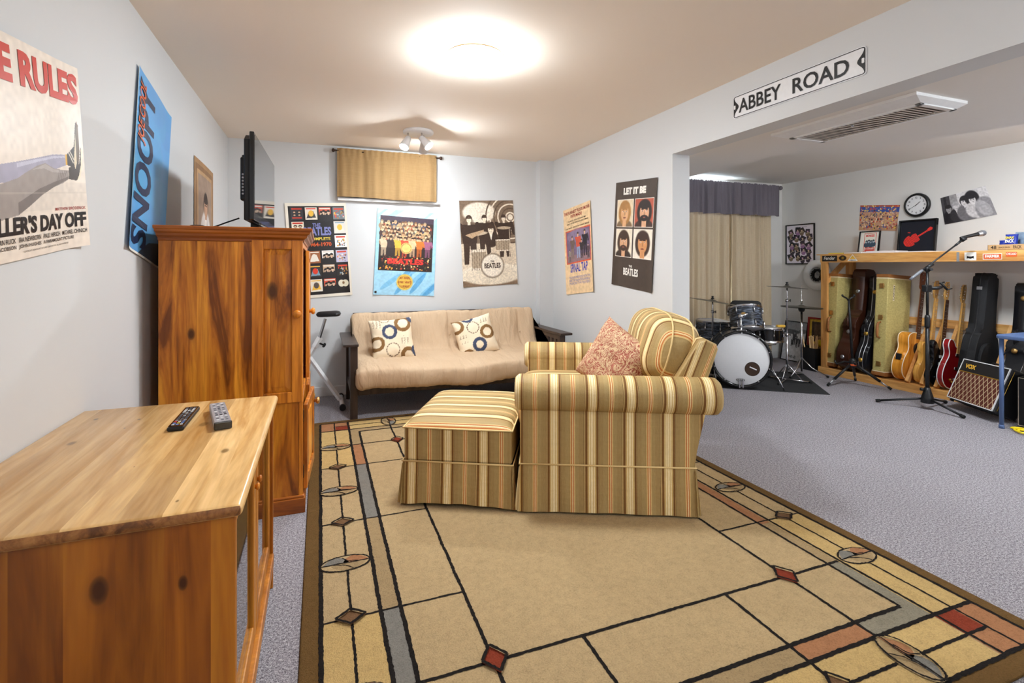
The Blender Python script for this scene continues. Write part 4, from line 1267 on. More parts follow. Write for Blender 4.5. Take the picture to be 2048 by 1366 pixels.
# ------------------------------------------------------------------ remote controls
def remote(name, label, loc, rotz, w, l, h, body, top, key_cols, cat='remote control', end=None):
    t = thing(name, label, cat, loc, rotz)
    b = MB(); b.box((-w/2, -l/2, 0), (w/2, l/2, h), body, 0.005, seg=3); o = b.build('body', t)
    b = MB(); b.prism(rrect(-w/2+0.002, -l/2+0.004, w/2-0.002, l/2-0.003, 0.006), h-0.0005, h+0.0008, top); b.build('face_plate', t)
    if end:
        b = MB(); b.box((-w/2-0.0005, -l/2-0.001, 0.001), (w/2+0.0005, -l/2+0.006, h-0.0005), end, 0.003); b.build('end_cap', t)
    for row, cols in enumerate(key_cols):
        y = l/2-0.022-row*(l-0.045)/max(1, len(key_cols)-1)
        n = len(cols)
        for k, c in enumerate(cols):
            x = (k-(n-1)/2)*(w-0.012)/max(3, n)
            b = MB(); b.box((x-0.0042, y-0.0030, h+0.0006), (x+0.0042, y+0.0030, h+0.0024), c, 0.001, seg=1); b.build('key', t)
    return t
g, s_, w_ = 'grey_plastic', 'silver_plastic', 'white_plastic'
remote('remote_control', 'slim black remote control with coloured keys on the pine stand', (-0.4225, 1.968, 0.7503), math.radians(0.6), 0.046, 0.245, 0.014, 'black_plastic', 'gloss_black',
       [(g, g, g), (w_, g, w_), (w_, w_, w_), (w_, g, w_), (g, w_, g), (g, g, g), (g, s_, g), (g, g, g), (g, g, g), (s_, g, s_), ('brightred', 'white', 'lightblue'), ('lightblue', 'yellow', 'lightblue'), (w_, 'lightblue', w_)])
remote('remote_control', 'thick silver grey remote control with black end on the pine stand', (-0.314, 1.938, 0.7503), math.radians(13), 0.049, 0.262, 0.026, 'silver_plastic', 'silver_plastic',
       [(w_, g, w_), (g, w_, g), (w_, g, w_), (g, 'black_plastic', g), (g, g, g), (w_, g, w_), (g, g, g), ('black_plastic', 'black_plastic', 'black_plastic'), (w_, w_, w_), (g, w_, g), (w_, g, g)], end='gloss_black')

# ------------------------------------------------------------------ short curtain over the basement window
t = thing('curtain_rod', 'dark bronze rod above the short tan curtain', 'curtain rod', (0.14, 5.195, 2.385))
b = MB(); b.tube([(0, 0, 0), (1.015, 0, 0)], 0.007, 'bronze', 12); b.build('rod', t)
for s_, x in ((-1, 0.0), (1, 1.015)):
    b = MB(); b.lathe([(0.007, -0.004), (0.011, 0.0), (0.009, 0.006), (0.017, 0.014), (0.019, 0.022), (0.014, 0.032), (0, 0.036)], 'bronze', 20, (x, 0, 0), (s_, 0, 0)); b.build('finial', t)
    b = MB(); b.tube([(x-s_*0.02, 0.0, 0), (x-s_*0.02, 0.06, 0.0)], 0.005, 'bronze', 8); b.build('bracket', t)
def drape(name, x0, x1, z0, z1, y, m, folds, amp, parent=None, seed=1, gather=0.0, nx=120, nz=24, sag=None, top_gather=False, thick=0.004, ruffle=0.0):
    b = MB()
    rr = random.Random(seed)
    ph = [rr.uniform(0, 6) for _ in range(6)]
    def yy(u, v):      # v 0 bottom .. 1 top
        k = amp*(1.15-0.45*v)
        f = math.sin(2*PI*folds*u+ph[0]+0.5*math.sin(5*u+ph[1]))*0.6+math.sin(2*PI*folds*1.73*u+ph[2]+0.4*v)*0.35+0.25*math.sin(2*PI*folds*3.1*u+ph[3])
        q = k*f
        if top_gather: q += 0.006*math.sin(2*PI*folds*4.3*u+ph[4])*max(0, (v-0.75)/0.25)
        return q
    def fn(u, v):
        x = x0+(x1-x0)*u+gather*math.sin(2*PI*folds*u*2+ph[1])*0.01
        z = z0+(z1-z0)*v
        if sag: z += sag(u)*(1-v)
        if ruffle and v > 0.9: z += ruffle*math.sin(2*PI*folds*5*u+ph[5])*(v-0.9)/0.1
        return Vector((x, y+yy(u, v), z))
    b.surf(fn, nx, nz, m)
    b.surf(lambda u, v: fn(u, v)+Vector((0, thick, 0)), nx, nz, m)
    o = b.build(name, parent)
    return o
o = drape('short_curtain', 0.155, 1.128, 1.938, 2.408, 5.178, 'linen', 4, 0.013, seed=4, top_gather=True, sag=lambda u: -0.012*u+0.004*math.sin(7*u))
tag(o, 'short tan curtain hung over the small high window', 'curtain')

# ------------------------------------------------------------------ exercise bike
t = thing('exercise_bike', 'white folding exercise bike partly behind the armoire', 'exercise bike', (0.0, 4.87, 0))
b = MB()
b.tube([(0.17, 0, 0.05), (-0.10, 0, 0.47), (-0.52, 0, 1.08)], 0.021, 'white_paint', 4, smooth=False)
b.tube([(-0.004, 0, 0.615), (-0.10, 0, 0.44), (-0.40, 0, 0.05)], 0.020, 'white_paint', 4, smooth=False)
b.build('frame', t)
b = MB(); b.tube([(-0.01, 0, 0.60), (0.045, 0, 0.79)], 0.013, 'steel', 4, smooth=False); b.build('seat_post', t)
b = MB(); b.tube([(-0.045, 0, 0.54), (0.0, 0, 0.622)], 0.027, 'white_paint', 4, smooth=False); b.build('collar', t)
b = MB(); b.tube([(-0.01, -0.0, 0.575), (0.028, 0, 0.555)], [0.008, 0.008], 'black_plastic', 10); b.lathe([(0, 0), (0.02, 0), (0.022, 0.014), (0.012, 0.022), (0, 0.022)], 'black_plastic', 10, (0.026, 0, 0.556), (0.88, 0, -0.47)); b.build('knob', t, weld=False)
b = MB()
def sfn(u, v):
    th = 2*PI*u; q = v
    L = 0.215; x = -0.125+L*q
    wdt = (0.020+0.085*min(1, max(0, (q-0.15)/0.6))**1.2)*math.sqrt(max(0.0, 1-abs(2*q-1)**8))
    hgt = 0.028*math.sqrt(max(0.0, 1-abs(2*q-1)**6))
    return Vector((x+0.09, wdt*math.cos(th), 0.828+0.005*q+hgt*math.sin(th)*(1.0 if math.sin(th) > 0 else 0.9)))
b.surf(sfn, 28, 20, 'vinyl', closed_u=True)
b.build('saddle', t)
for x in (0.185, -0.41):
    b = MB(); b.tube([(x, -0.2, 0.03), (x, 0.2, 0.03)], 0.020, 'white_paint', 14); st = b.build('foot_bar', t)
    for yy_ in (-0.205, 0.205):
        b = MB(); b.tube([(x, yy_-0.02, 0.03), (x, yy_+0.02, 0.03)], 0.027, 'black_plastic', 16); b.build('end_cap', st)
b = MB(); b.tube([(-0.52, 0, 1.08), (-0.50, 0, 1.14)], 0.016, 'steel', 10); b.tube([(-0.42, -0.2, 1.16), (-0.50, -0.14, 1.14), (-0.50, 0.14, 1.14), (-0.42, 0.2, 1.16)], 0.013, 'black_plastic', 10); b.build('handlebar', t, weld=False)
b = MB(); b.lathe([(0, -0.05), (0.14, -0.045), (0.15, -0.03), (0.15, 0.03), (0.14, 0.045), (0, 0.05)], 'grey_plastic', 30, (-0.34, 0, 0.42), (0, 1, 0)); b.build('flywheel_cover', t)
for s_ in (-1, 1):
    b = MB(); b.tube([(-0.34, s_*0.05, 0.42), (-0.34, s_*0.075, 0.42), (-0.34+s_*0.10, s_*0.075, 0.36)], 0.009, 'chrome', 8); b.build('crank', t)
    b = MB(); b.box((-0.34+s_*0.10-0.05, s_*0.12-0.04, 0.345), (-0.34+s_*0.10+0.05, s_*0.12+0.04, 0.37), 'black_plastic', 0.006); b.build('pedal', t)

# ------------------------------------------------------------------ futon sofa
t = thing('futon_sofa', 'beige futon sofa with dark slatted wooden arms', 'sofa', (1.215, 4.75, 0))
FX = 1.215; FY = 4.75
def fb(lo, hi, m='espresso', bev=0.004):
    return ((lo[0]-FX, lo[1]-FY, lo[2]), (hi[0]-FX, hi[1]-FY, hi[2]), m, bev)
for s_ in (0, 1):
    x0, x1 = (0.176, 0.297) if s_ == 0 else (2.135, 2.256)
    lx0, lx1 = (0.232, 0.292) if s_ == 0 else (2.14, 2.20)
    b = MB(); b.box(*fb((x0, 4.325, 0.603), (x1, 5.16, 0.625))); b.build('armrest', t)
    for y0 in (4.365, 5.06):
        b = MB(); b.box(*fb((lx0, y0, 0.0), (lx1, y0+0.055, 0.603))); b.build('leg', t)
    for z0, z1 in ((0.16, 0.215), (0.555, 0.603)):
        b = MB(); b.box(*fb((lx0+0.012, 4.42, z0), (lx1-0.012, 5.06, z1))); b.build('arm_rail', t)
    for k in range(6):
        y = 4.49+0.09*k
        b = MB(); b.box(*fb((lx0+0.018, y, 0.215), (lx1-0.018, y+0.045, 0.555), 'espresso', 0.002)); b.build('arm_slat', t)
b = MB(); b.box(*fb((0.292, 4.375, 0.19), (2.14, 4.405, 0.285))); b.build('seat_rail', t)
b = MB(); b.box(*fb((0.292, 4.98, 0.22), (2.14, 5.01, 0.30))); b.build('seat_rail', t)
for k in range(9):
    x = 0.36+k*0.205
    b = MB(); b.box(*fb((x, 4.405, 0.235), (x+0.06, 4.98, 0.252), 'espresso', 0.002)); b.build('seat_slat', t)
b = MB(); b.box(*fb((0.30, 5.168, 0.745), (2.13, 5.198, 0.806))); b.build('top_rail', t)
for k in range(13):
    x = 0.36+k*0.138
    b = MB(); b.prism([(5.005-FY, 0.30), (5.022-FY, 0.30), (5.185-FY, 0.75), (5.168-FY, 0.75)], x-FX, x+0.05-FX, 'espresso', Matrix(((0, 0, 1, 0), (1, 0, 0, 0), (0, 1, 0, 0), (0, 0, 0, 1)))); b.build('back_slat', t)
# mattress: a thick folded pad swept along x
def mattress():
    b = MB()
    mid = [(4.30, 0.325), (4.45, 0.352), (4.70, 0.362), (4.88, 0.372), (4.975, 0.43), (5.02, 0.54), (5.06, 0.66), (5.095, 0.755)]
    th = 0.088
    X0, X1 = 0.272, 2.150
    def outline(x):
        u = (x-X0)/(X1-X0)
        pts_t, pts_b = [], []
        n = len(mid)
        # droop and shift towards the right end
        for i, (y, z) in enumerate(mid):
            p = Vector((y, z)); 
            d = Vector(mid[min(n-1, i+1)])-Vector(mid[max(0, i-1)]); d.normalize()
            nn = Vector((-d.y, d.x))
            k = i/(n-1)
            front = max(0, 1-k*2.2)
            p.y += front*(0.012*math.sin(u*9+0.6)+0.006*math.sin(u*21)+0.075*max(0, u-0.62)**1.5*2.4)
            p.x += front*(0.015*math.sin(u*5+1))-0.012*front*u
            if k > 0.85: p.y += 0.016*max(0, u-0.6)/0.4+0.006*math.sin(u*17)-0.004
            hh = th*(1.0-0.12*k+0.05*math.sin(u*13+k*4))
            # tufts: dimples on a grid
            tu = 0.0
            for ty in (0.34, 0.72, 0.90):
                for tx in (0.10, 0.30, 0.50, 0.70, 0.90):
                    tu += math.exp(-((u-tx)/0.028)**2-((k-ty)/0.07)**2)*0.022+math.exp(-((u-tx)/0.007)**2-((k-ty)/0.20)**2)*0.007+math.exp(-((u-tx)/0.07)**2-((k-ty)/0.02)**2)*0.006
            pts_t.append(p+nn*(hh-tu)); pts_b.append(p-nn*hh)
        d0 = (Vector(mid[0])-Vector(mid[1])).normalized(); d1 = (Vector(mid[-1])-Vector(mid[-2])).normalized()
        m0 = (pts_t[0]+pts_b[0])/2; m1 = (pts_t[-1]+pts_b[-1])/2
        def arc(a, c, d, bul):
            r = []
            for q in range(1, 8):
                an = PI*q/8
                r.append((a+c)/2+(a-c)/2*math.cos(an)+d*bul*math.sin(an)**0.7)
            return r
        out = pts_b[:1]+arc(pts_b[0], pts_t[0], d0, 0.055)+pts_t
        out += arc(pts_t[-1], pts_b[-1], d1, 0.055)+list(reversed(pts_b[1:]))
        return out
    # densify the outline by smoothing
    def dense(o):
        for _ in range(2):
            n = len(o); r = []
            for i in range(n):
                a, c = o[i], o[(i+1) % n]
                r.append(a*0.75+c*0.25); r.append(a*0.25+c*0.75)
            o = r
        return o
    nx = 240
    rings = []
    for i in range(nx+1):
        u = i/nx
        x = X0+(X1-X0)*u
        o = dense(outline(x))
        cen = sum((p for p in o), Vector((0, 0)))/len(o)
        e = min(u, 1-u)*(X1-X0)
        rr = 0.05
        if e < rr:
            q = 1-e/rr; sh = math.sqrt(max(0, 1-q*q))
            inset = 0.045*(1-sh)
        else: inset = 0
        n = len(o)
        pts = []
        for k in range(n):
            tn = (o[(k+1) % n]-o[k-1]); tn.normalize()
            nn = Vector((tn.y, -tn.x))
            if nn.dot(o[k]-cen) < 0 and False: nn = -nn
            p = o[k]
            s1 = 1 if True else -1
            wr = 0.006*noise.noise(Vector((x*26, p.x*7, p.y*7)))+0.007*noise.noise(Vector((x*9, p.x*5, p.y*5+3)))
            pts.append(p+nn*NS[0]*(wr-inset))
        rings.append([b.bm.verts.new((x-FX, p.x-FY, p.y)) for p in pts])
    i_ = b.mi('futon')
    n = len(rings[0])
    for i in range(nx):
        for k in range(n):
            f = b.bm.faces.new((rings[i][k], rings[i][(k+1) % n], rings[i+1][(k+1) % n], rings[i+1][k])); f.material_index = i_; f.smooth = True
    for r in (rings[0], rings[-1]):
        f = b.bm.faces.new(r); f.material_index = i_
    return b.build('mattress', t)
# outward sign of the outline normals (outline runs clockwise or not)
NS = [1.0]
def area2(o): return sum(o[i].x*o[(i+1) % len(o)].y-o[(i+1) % len(o)].x*o[i].y for i in range(len(o)))
NS[0] = -1.0   # outline is clockwise in (y, z)
mat_o = mattress()
# tuft buttons
for ty, tz, in ((4.985, 0.60),):
    for tx in (0.10, 0.30, 0.50, 0.70, 0.90):
        b = MB(); b.rounded((0.272+1.878*tx-FX, ty-0.028-FY, tz-0.02), (0.018, 0.012, 0.018), 1, 1, 'futon', 12, 8); b.build('tuft', mat_o)

# ------------------------------------------------------------------ pillows
def pillow_mesh(name, w, h, tk, m, art=None, n=44, parent=None, seed=0):
    """square cushion in the local x (width) z (height) plane, front towards -y"""
    def fn(u, v, s):
        x = 2*u-1; z = 2*v-1
        ex = x*(1-0.07*(1-z*z)); ez = z*(1-0.07*(1-x*x))
        k = max(0, (1-x**4)*(1-z**4))**0.55
        wr = 0.008*noise.noise(Vector((x*3+seed, z*3, s)))*k
        ed = 0.010*noise.noise(Vector((x*6+seed, z*6, 4)))*(1-k)
        return Vector((ex*w/2, -s*(tk/2*k+wr)+ed, ez*h/2))
    vv = []; ff = []
    idx = {}
    for s in (1, -1):
        for j in range(n+1):
            for i in range(n+1):
                edge = i in (0, n) or j in (0, n)
                key = (i, j, 0 if edge else s)
                if key not in idx:
                    idx[key] = len(vv); vv.append(tuple(fn(i/n, j/n, s)))
        for j in range(n):
            for i in range(n):
                g = lambda a, c: idx[(a, c, 0 if (a in (0, n) or c in (0, n)) else s)]
                q = (g(i, j), g(i+1, j), g(i+1, j+1), g(i, j+1))
                ff.append(q if s == 1 else tuple(reversed(q)))
    me = bpy.data.meshes.new(name); me.from_pydata(vv, [], ff)
    me.polygons.foreach_set('use_smooth', [True]*len(me.polygons))
    if art is not None:
        a = art.attr()
        ca = me.color_attributes.new('Col', 'FLOAT_COLOR', 'POINT')
        cols = np.ones((len(vv), 4), np.float32)
        for (i, j, s), k in idx.items():
            H_, W_ = a.shape[:2]
            cols[k, :3] = a[min(H_-1, int(j/n*H_)), min(W_-1, int(i/n*W_))]
        ca.data.foreach_set('color', cols.ravel())
    me.materials.append(M[m])
    o = bpy.data.objects.new(name, me); COL.objects.link(o)
    if parent is not None: o.parent = parent
    return o
t_ = NT('ring_print_cloth', 0.85, 0.15)
t_.color(t_.add('ShaderNodeAttribute', attribute_name='Col').outputs['Color'])
t_.bump(t_.noise(t_.coords(), 220, 2), 0.2, 0.003)
M['ring_cloth'] = t_.m
def ring_art(rings, dashes, seed):
    A = Art(130, 130, (222, 206, 180), seed)
    for (u0, v0) in dashes:
        for q in range(7):
            for r in range(3): A.line((u0+r*0.07+0.01*(q % 2), v0+q*0.032), (u0+r*0.07+0.045, v0+q*0.032-0.006), 0.007, (112, 92, 72))
    for (u, v, r0, r1, c) in rings:
        if c == 'blue': A.ring(u, v, r0, r1, (66, 74, 96))
        elif c == 'brown':
            A.ring(u, v, r0, r1, (126, 94, 58))
            for q in range(9): A.rect(u-r1, v-r1+q*r1*0.24, u+r1, v-r1+q*r1*0.24+0.008, (126, 94, 58), 0.0)
        else:
            A.ring(u, v, r1-0.022, r1, (92, 72, 56))
            for q in range(16):
                an = q*2*PI/16
                A.ell(u+(r1-0.011)*math.cos(an), v+(r1-0.011)*math.sin(an), 0.012, 0.012, (200, 182, 156))
    return A
A1 = ring_art([(0.42, 0.66, 0.11, 0.185, 'blue'), (0.76, 0.84, 0.12, 0.205, 'brown'), (0.10, 0.40, 0.10, 0.18, 'brown'), (0.46, 0.22, 0, 0.165, 'dash'), (0.83, 0.06, 0.11, 0.20, 'brown'), (0.34, 1.03, 0, 0.14, 'dash'), (1.03, 1.0, 0.08, 0.17, 'blue'), (1.05, 0.18, 0.08, 0.15, 'blue')], [(0.68, 0.34), (0.06, 0.78)], 21)
A2 = ring_art([(0.47, 0.72, 0, 0.165, 'dash'), (0.80, 0.52, 0.11, 0.19, 'brown'), (0.52, 0.24, 0.10, 0.185, 'blue'), (0.06, 0.84, 0.12, 0.20, 'brown'), (0.40, 1.05, 0.10, 0.17, 'blue'), (0.18, 0.02, 0.10, 0.18, 'brown')], [(0.06, 0.38), (0.68, 0.80)], 22)
o = pillow_mesh('throw_pillow', 0.40, 0.40, 0.15, 'ring_cloth', A1, n=64, seed=1)
o.location = (0.625, 4.775, 0.585); o.rotation_euler = (math.radians(-20), math.radians(-3), math.radians(4))
tag(o, 'cream ring patterned pillow with blue ring upper left, left end of sofa', 'pillow', 'ring patterned pillows on the sofa')
o = pillow_mesh('throw_pillow', 0.40, 0.39, 0.15, 'ring_cloth', A2, n=64, seed=5)
o.location = (1.425, 4.775, 0.575); o.rotation_euler = (math.radians(-20), math.radians(-13), math.radians(-4))
tag(o, 'cream ring patterned pillow with blue ring at bottom, towards sofa middle', 'pillow', 'ring patterned pillows on the sofa')

# ------------------------------------------------------------------ striped armchair and ottoman
CH = math.radians(-24.7)
FZ = 0.0155
t = thing('armchair', 'wide striped armchair with rolled arms facing the ottoman', 'armchair', (0.954, 2.404, FZ), CH)
SU = 0.173
CW = 1.20
def arm(v0, sgn):
    """sgn +1: outer face at v0 looking towards -v (near arm); -1: far arm mirrored"""
    def V_(d): return v0+sgn*d
    b = MB()
    outl = [(0.0, 0.235), (0.872, 0.235), (0.888, 0.35), (0.925, 0.52), (0.93, 0.60), (0.0, 0.60)]
    Fm = Matrix(((1, 0, 0, 0), (0, 0, sgn, v0), (0, 1, 0, 0), (0, 0, 0, 1)))
    b.prism(outl, 0.0, 0.135, 'stripe', Fm, 0.008)
    cen = Vector((0, V_(0.042), 0.598)); R = 0.093
    def fn(u, v):
        x = -0.026+1.028*u
        e = min((x+0.026), (1.002-x))
        k = 1.0
        if e < 0.035: k = 0.80+0.20*math.sqrt(max(0, 1-(1-e/0.035)**2))
        # arm top falls slightly towards the back
        th = 2*PI*v
        rr = R*k
        return Vector((x, cen.y+rr*math.cos(th)*1.02, cen.z+rr*math.sin(th)-0.006*u))
    n0 = len(b.bm.verts)
    g = b.surf(fn, 60, 28, 'stripe', closed_v=True)
    for r in (g[0], g[-1]):
        f = b.bm.faces.new(r if r is g[0] else list(reversed(r))); f.material_index = b.mi('stripe')
    b.stripes(lambda p: p.x-SU)
    return b.build('arm', t, weld=False)
arm(0.0, 1); arm(CW, -1)
# seat base, seat cushion
b = MB(); b.box((0.012, 0.10, 0.22), (0.80, CW-0.10, 0.40), 'stripe', 0.02); b.stripes(lambda p: p.y-0.1); b.build('seat_base', t)
b = MB(); b.rounded((0.37, CW/2, 0.44), (0.80, CW-0.27, 0.17), 0.35, 0.22, 'stripe', 40, 16); b.stripes(lambda p: p.y-0.1); b.build('seat_cushion', t)
# back frame
b = MB()
b.prism([(0.735, 0.30), (0.77, 0.60), (0.93, 0.862), (0.965, 0.868), (1.018, 0.842), (1.025, 0.815), (0.925, 0.52), (0.868, 0.235), (0.76, 0.235)], 0.115, CW-0.115, 'stripe', Matrix(((1, 0, 0, 0), (0, 0, 1, 0), (0, 1, 0, 0), (0, 0, 0, 1))), 0.012)
b.stripes(lambda p: (p.x-0.38*(p.z-0.3))*1.3 if (p.y < 0.12 or p.y > CW-0.12) else p.y); b.build('back_frame', t)
# back cushion, big and soft
tilt = Matrix.Rotation(math.radians(14), 4, 'Y')
cc = Vector((0.828, CW/2+0.01, 0.772))
b = MB()
def cfn(u, v):
    th = 2*PI*u
    y = (v-0.5)*2
    def sp(x, p): return math.copysign(abs(x)**p, x)
    e = max(0.0, 1-abs(y)**3.2)**0.42
    ct, st = sp(math.cos(th), 0.72), sp(math.sin(th), 0.62)
    p = Vector((ct*0.165*e, y*0.455, st*0.200*(0.30*e+0.70*max(0, 1-abs(y)**5)**0.5)))
    p.x += 0.006*noise.noise(Vector((p.y*9, p.z*9, 1)))
    return (tilt @ p)+cc
b.surf(cfn, 56, 48, 'stripe', closed_u=True)
b.stripes(lambda p: p.y-0.10)
bc = b.build('back_cushion', t)
for off in (-0.045, 0.070):
    b = MB()
    pts = []
    n = 60
    for k in range(n):
        a = 2*PI*k/n
        y = math.copysign(abs(math.cos(a))**0.5, math.cos(a))*0.448
        yy_ = y/0.455
        e = max(0.0, 1-abs(yy_)**3.2)**0.42
        # at chord x = off find height
        hx = min(1.0, abs(off)/max(0.02, 0.165*e))
        ca_ = hx**(1/0.72); sa_ = math.sqrt(max(0, 1-min(1, ca_)**2))
        zt = (sa_**0.62)*0.200*(0.30*e+0.70*max(0, 1-abs(yy_)**5)**0.5)+0.002
        pts.append((tilt @ Vector((off, y*1.005, math.copysign(zt, math.sin(a)))))+cc)
    b.tube(pts, 0.0045, 'welt', 6, closed=True); b.build('welt', bc)
# skirt with kick pleats and its cord
def skirt(t, U0, U1, V0, V1, ztop, zbot, s0, bow):
    b = MB()
    r = 0.015
    per = []
    def side(p, q, n=40):
        for k in range(n): per.append((p[0]+(q[0]-p[0])*k/n, p[1]+(q[1]-p[1])*k/n))
    side((U0, V0), (U1, V0)); side((U1, V0), (U1, V1)); side((U1, V1), (U0, V1)); side((U0, V1), (U0, V0))
    n = len(per)
    c = ((U0+U1)/2, (V0+V1)/2)
    rows = 8
    g = []
    for j in range(rows+1):
        q = j/rows
        ring_ = []
        for k, (x, y) in enumerate(per):
            kk = (k % 40)/40
            out = 0.006+0.014*(1-q)+0.003*math.sin(kk*20+k//40)*(1-q)+0.004*noise.noise(Vector((x*14, y*14, q*7)))
            nx_ = (0, 1, 0, -1)[k//40]; ny_ = (-1, 0, 1, 0)[k//40]
            if kk < 0.001:
                px_ = (0, 1, 0, -1)[(k//40-1) % 4]; py_ = (-1, 0, 1, 0)[(k//40-1) % 4]
                nx_ += px_; ny_ += py_
            z = zbot+(ztop-zbot)*q+bow*math.sin(PI*kk)*(1-q)
            ring_.append(b.bm.verts.new((x+nx_*out, y+ny_*out, z)))
        g.append(ring_)
    i = b.mi('stripe')
    for j in range(rows):
        for k in range(n):
            f = b.bm.faces.new((g[j][k], g[j][(k+1) % n], g[j+1][(k+1) % n], g[j+1][k])); f.material_index = i; f.smooth = True
    # pleat flaps at the corners
    for (x, y, dx, dy) in ((U0, V0, -1, -1), (U1, V0, 1, -1), (U1, V1, 1, 1), (U0, V1, -1, 1)):
        for (ax, ay) in ((dx, dy*0.35), (dx*0.35, dy)):
            fl = [(x+dx*0.004, y+dy*0.004, ztop-0.004), (x+ax*0.012, y+ay*0.012, ztop-0.02), (x+ax*0.034, y+ay*0.034, zbot+0.002), (x+dx*0.006, y+dy*0.006, zbot+0.002)]
            b.face(fl, 'stripe')
    b.stripes(lambda p: (p.x-s0) if abs(p.y-V0) < 0.03 or abs(p.y-V1) < 0.03 else (p.y-s0))
    o = b.build('skirt', t, weld=False)
    b = MB()
    e = 0.009
    b.tube([(U0-e, V0-e, ztop), ((U0+U1)/2, V0-e, ztop), (U1+e, V0-e, ztop), (U1+e, (V0+V1)/2, ztop), (U1+e, V1+e, ztop), ((U0+U1)/2, V1+e, ztop), (U0-e, V1+e, ztop), (U0-e, (V0+V1)/2, ztop)], 0.0045, 'welt', 8, closed=True)
    b.build('skirt_cord', t)
skirt(t, 0.006, 0.868, 0.004, CW-0.004, 0.243, 0.006, SU, 0.004)
b = MB(); b.box((0.03, 0.03, 0.02), (0.85, CW-0.03, 0.22), 'dark_under'); b.build('underframe', t)
for (x, y) in ((0.06, 0.06), (0.80, 0.06), (0.06, CW-0.06), (0.80, CW-0.06)):
    b = MB(); b.lathe([(0, 0.0), (0.018, 0.0), (0.026, 0.03), (0, 0.03)], 'espresso', 14, (x, y, -0.002)); b.build('foot', t)

# leaf pattern pillow on the armchair
o = pillow_mesh('throw_pillow', 0.41, 0.41, 0.17, 'damask', None, seed=9)
tag(o, 'red leaf patterned cream pillow leaning in the striped armchair', 'pillow')
ax_n = Vector((-0.62, -0.74, 0.28)).normalized()     # front normal in chair axes
zz = (Vector((-0.02, -0.10, 1.0))-ax_n*Vector((-0.02, -0.10, 1.0)).dot(ax_n)).normalized()
xx = zz.cross(ax_n)*-1
yy = -ax_n
xx = yy.cross(zz)
R3 = Matrix(((xx.x, yy.x, zz.x), (xx.y, yy.y, zz.y), (xx.z, yy.z, zz.z))).to_4x4()
Rl = Matrix.Rotation(math.radians(24), 4, 'Y')
base = Matrix.Translation(Vector((0.954, 2.404, FZ))) @ Matrix.Rotation(CH, 4, 'Z')
o.matrix_world = base @ Matrix.Translation(Vector((0.545, 0.50, 0.672))) @ R3 @ Rl

# ottoman
OR = math.radians(-27.6)
t = thing('ottoman', 'low striped ottoman in front of the armchair', 'ottoman', (0.413, 2.698, FZ), OR)
OU, OV = 0.572, 0.72
b = MB(); b.box((0, 0, 0.225), (OU, OV, 0.405), 'stripe', 0.012); b.stripes(lambda p: (p.x-0.045) if (p.y < 0.02 or p.y > OV-0.02) else p.y); b.build('body', t)
b = MB()
def tfn(u, v):
    x = 2*u-1; y = 2*v-1
    k = (max(0, 1-x**6)*max(0, 1-y**6))**0.5
    return Vector((OU/2+x*(OU/2+0.004), OV/2+y*(OV/2+0.004), 0.398+0.052*k))
b.surf(tfn, 36, 44, 'stripe')
b.stripes(lambda p: p.y*1.05-0.105)
cu_ = b.build('top_cushion', t)
b = MB()
b.tube([(-0.004, -0.004, 0.402), (OU/2, -0.005, 0.402), (OU+0.004, -0.004, 0.402), (OU+0.005, OV/2, 0.402), (OU+0.004, OV+0.004, 0.402), (OU/2, OV+0.005, 0.402), (-0.004, OV+0.004, 0.402), (-0.005, OV/2, 0.402)], 0.0045, 'welt', 8, closed=True)
b.build('welt', cu_)
skirt(t, 0.002, OU-0.002, 0.002, OV-0.002, 0.228, 0.008, 0.045, 0.012)
b = MB(); b.box((0.03, 0.03, 0.02), (OU-0.03, OV-0.03, 0.21), 'dark_under'); b.build('underframe', t)
for (x, y) in ((0.06, 0.06), (OU-0.06, 0.06), (0.06, OV-0.06), (OU-0.06, OV-0.06)):
    b = MB(); b.lathe([(0, 0.0), (0.018, 0.0), (0.026, 0.03), (0, 0.03)], 'espresso', 14, (x, y, -0.002)); b.build('foot', t)

# ------------------------------------------------------------------ music area: curtains
t = thing('curtain_rod', 'dark rod carrying the plum valance in the music area', 'curtain rod', (2.70, 5.125, 2.318))
b = MB(); b.tube([(0, 0, 0), (3.10, 0, 0)], 0.012, 'bronze', 12); b.build('rod', t)
b = MB(); b.lathe([(0.012, 0), (0.022, 0.008), (0.030, 0.022), (0.022, 0.040), (0, 0.044)], 'plum', 16, (3.10, 0, 0), (1, 0, 0)); b.build('finial', t)
for x in (0.4, 1.75, 2.9):
    b = MB(); b.tube([(x, 0, 0), (x, 0.13, 0)], 0.006, 'bronze', 8); b.build('bracket', t)
o = drape('valance', 2.72, 5.745, 1.930, 2.338, 5.075, 'plum', 20, 0.030, seed=11, top_gather=True, nx=420, nz=16, ruffle=0.006, sag=lambda u: 0.006*math.sin(60*u))
tag(o, 'plum grey gathered valance above the long tan curtains', 'valance')
o = drape('long_curtain', 2.74, 5.02, 0.035, 2.05, 5.170, 'drape', 13, 0.046, seed=12, nx=300, nz=14)
tag(o, 'wide tan floor length curtain beside the partition opening', 'curtain')
o = drape('long_curtain', 5.00, 5.665, 0.035, 2.05, 5.165, 'drape', 4, 0.042, seed=15, nx=110, nz=14)
tag(o, 'narrow tan floor length curtain nearest the guitar wall', 'curtain')

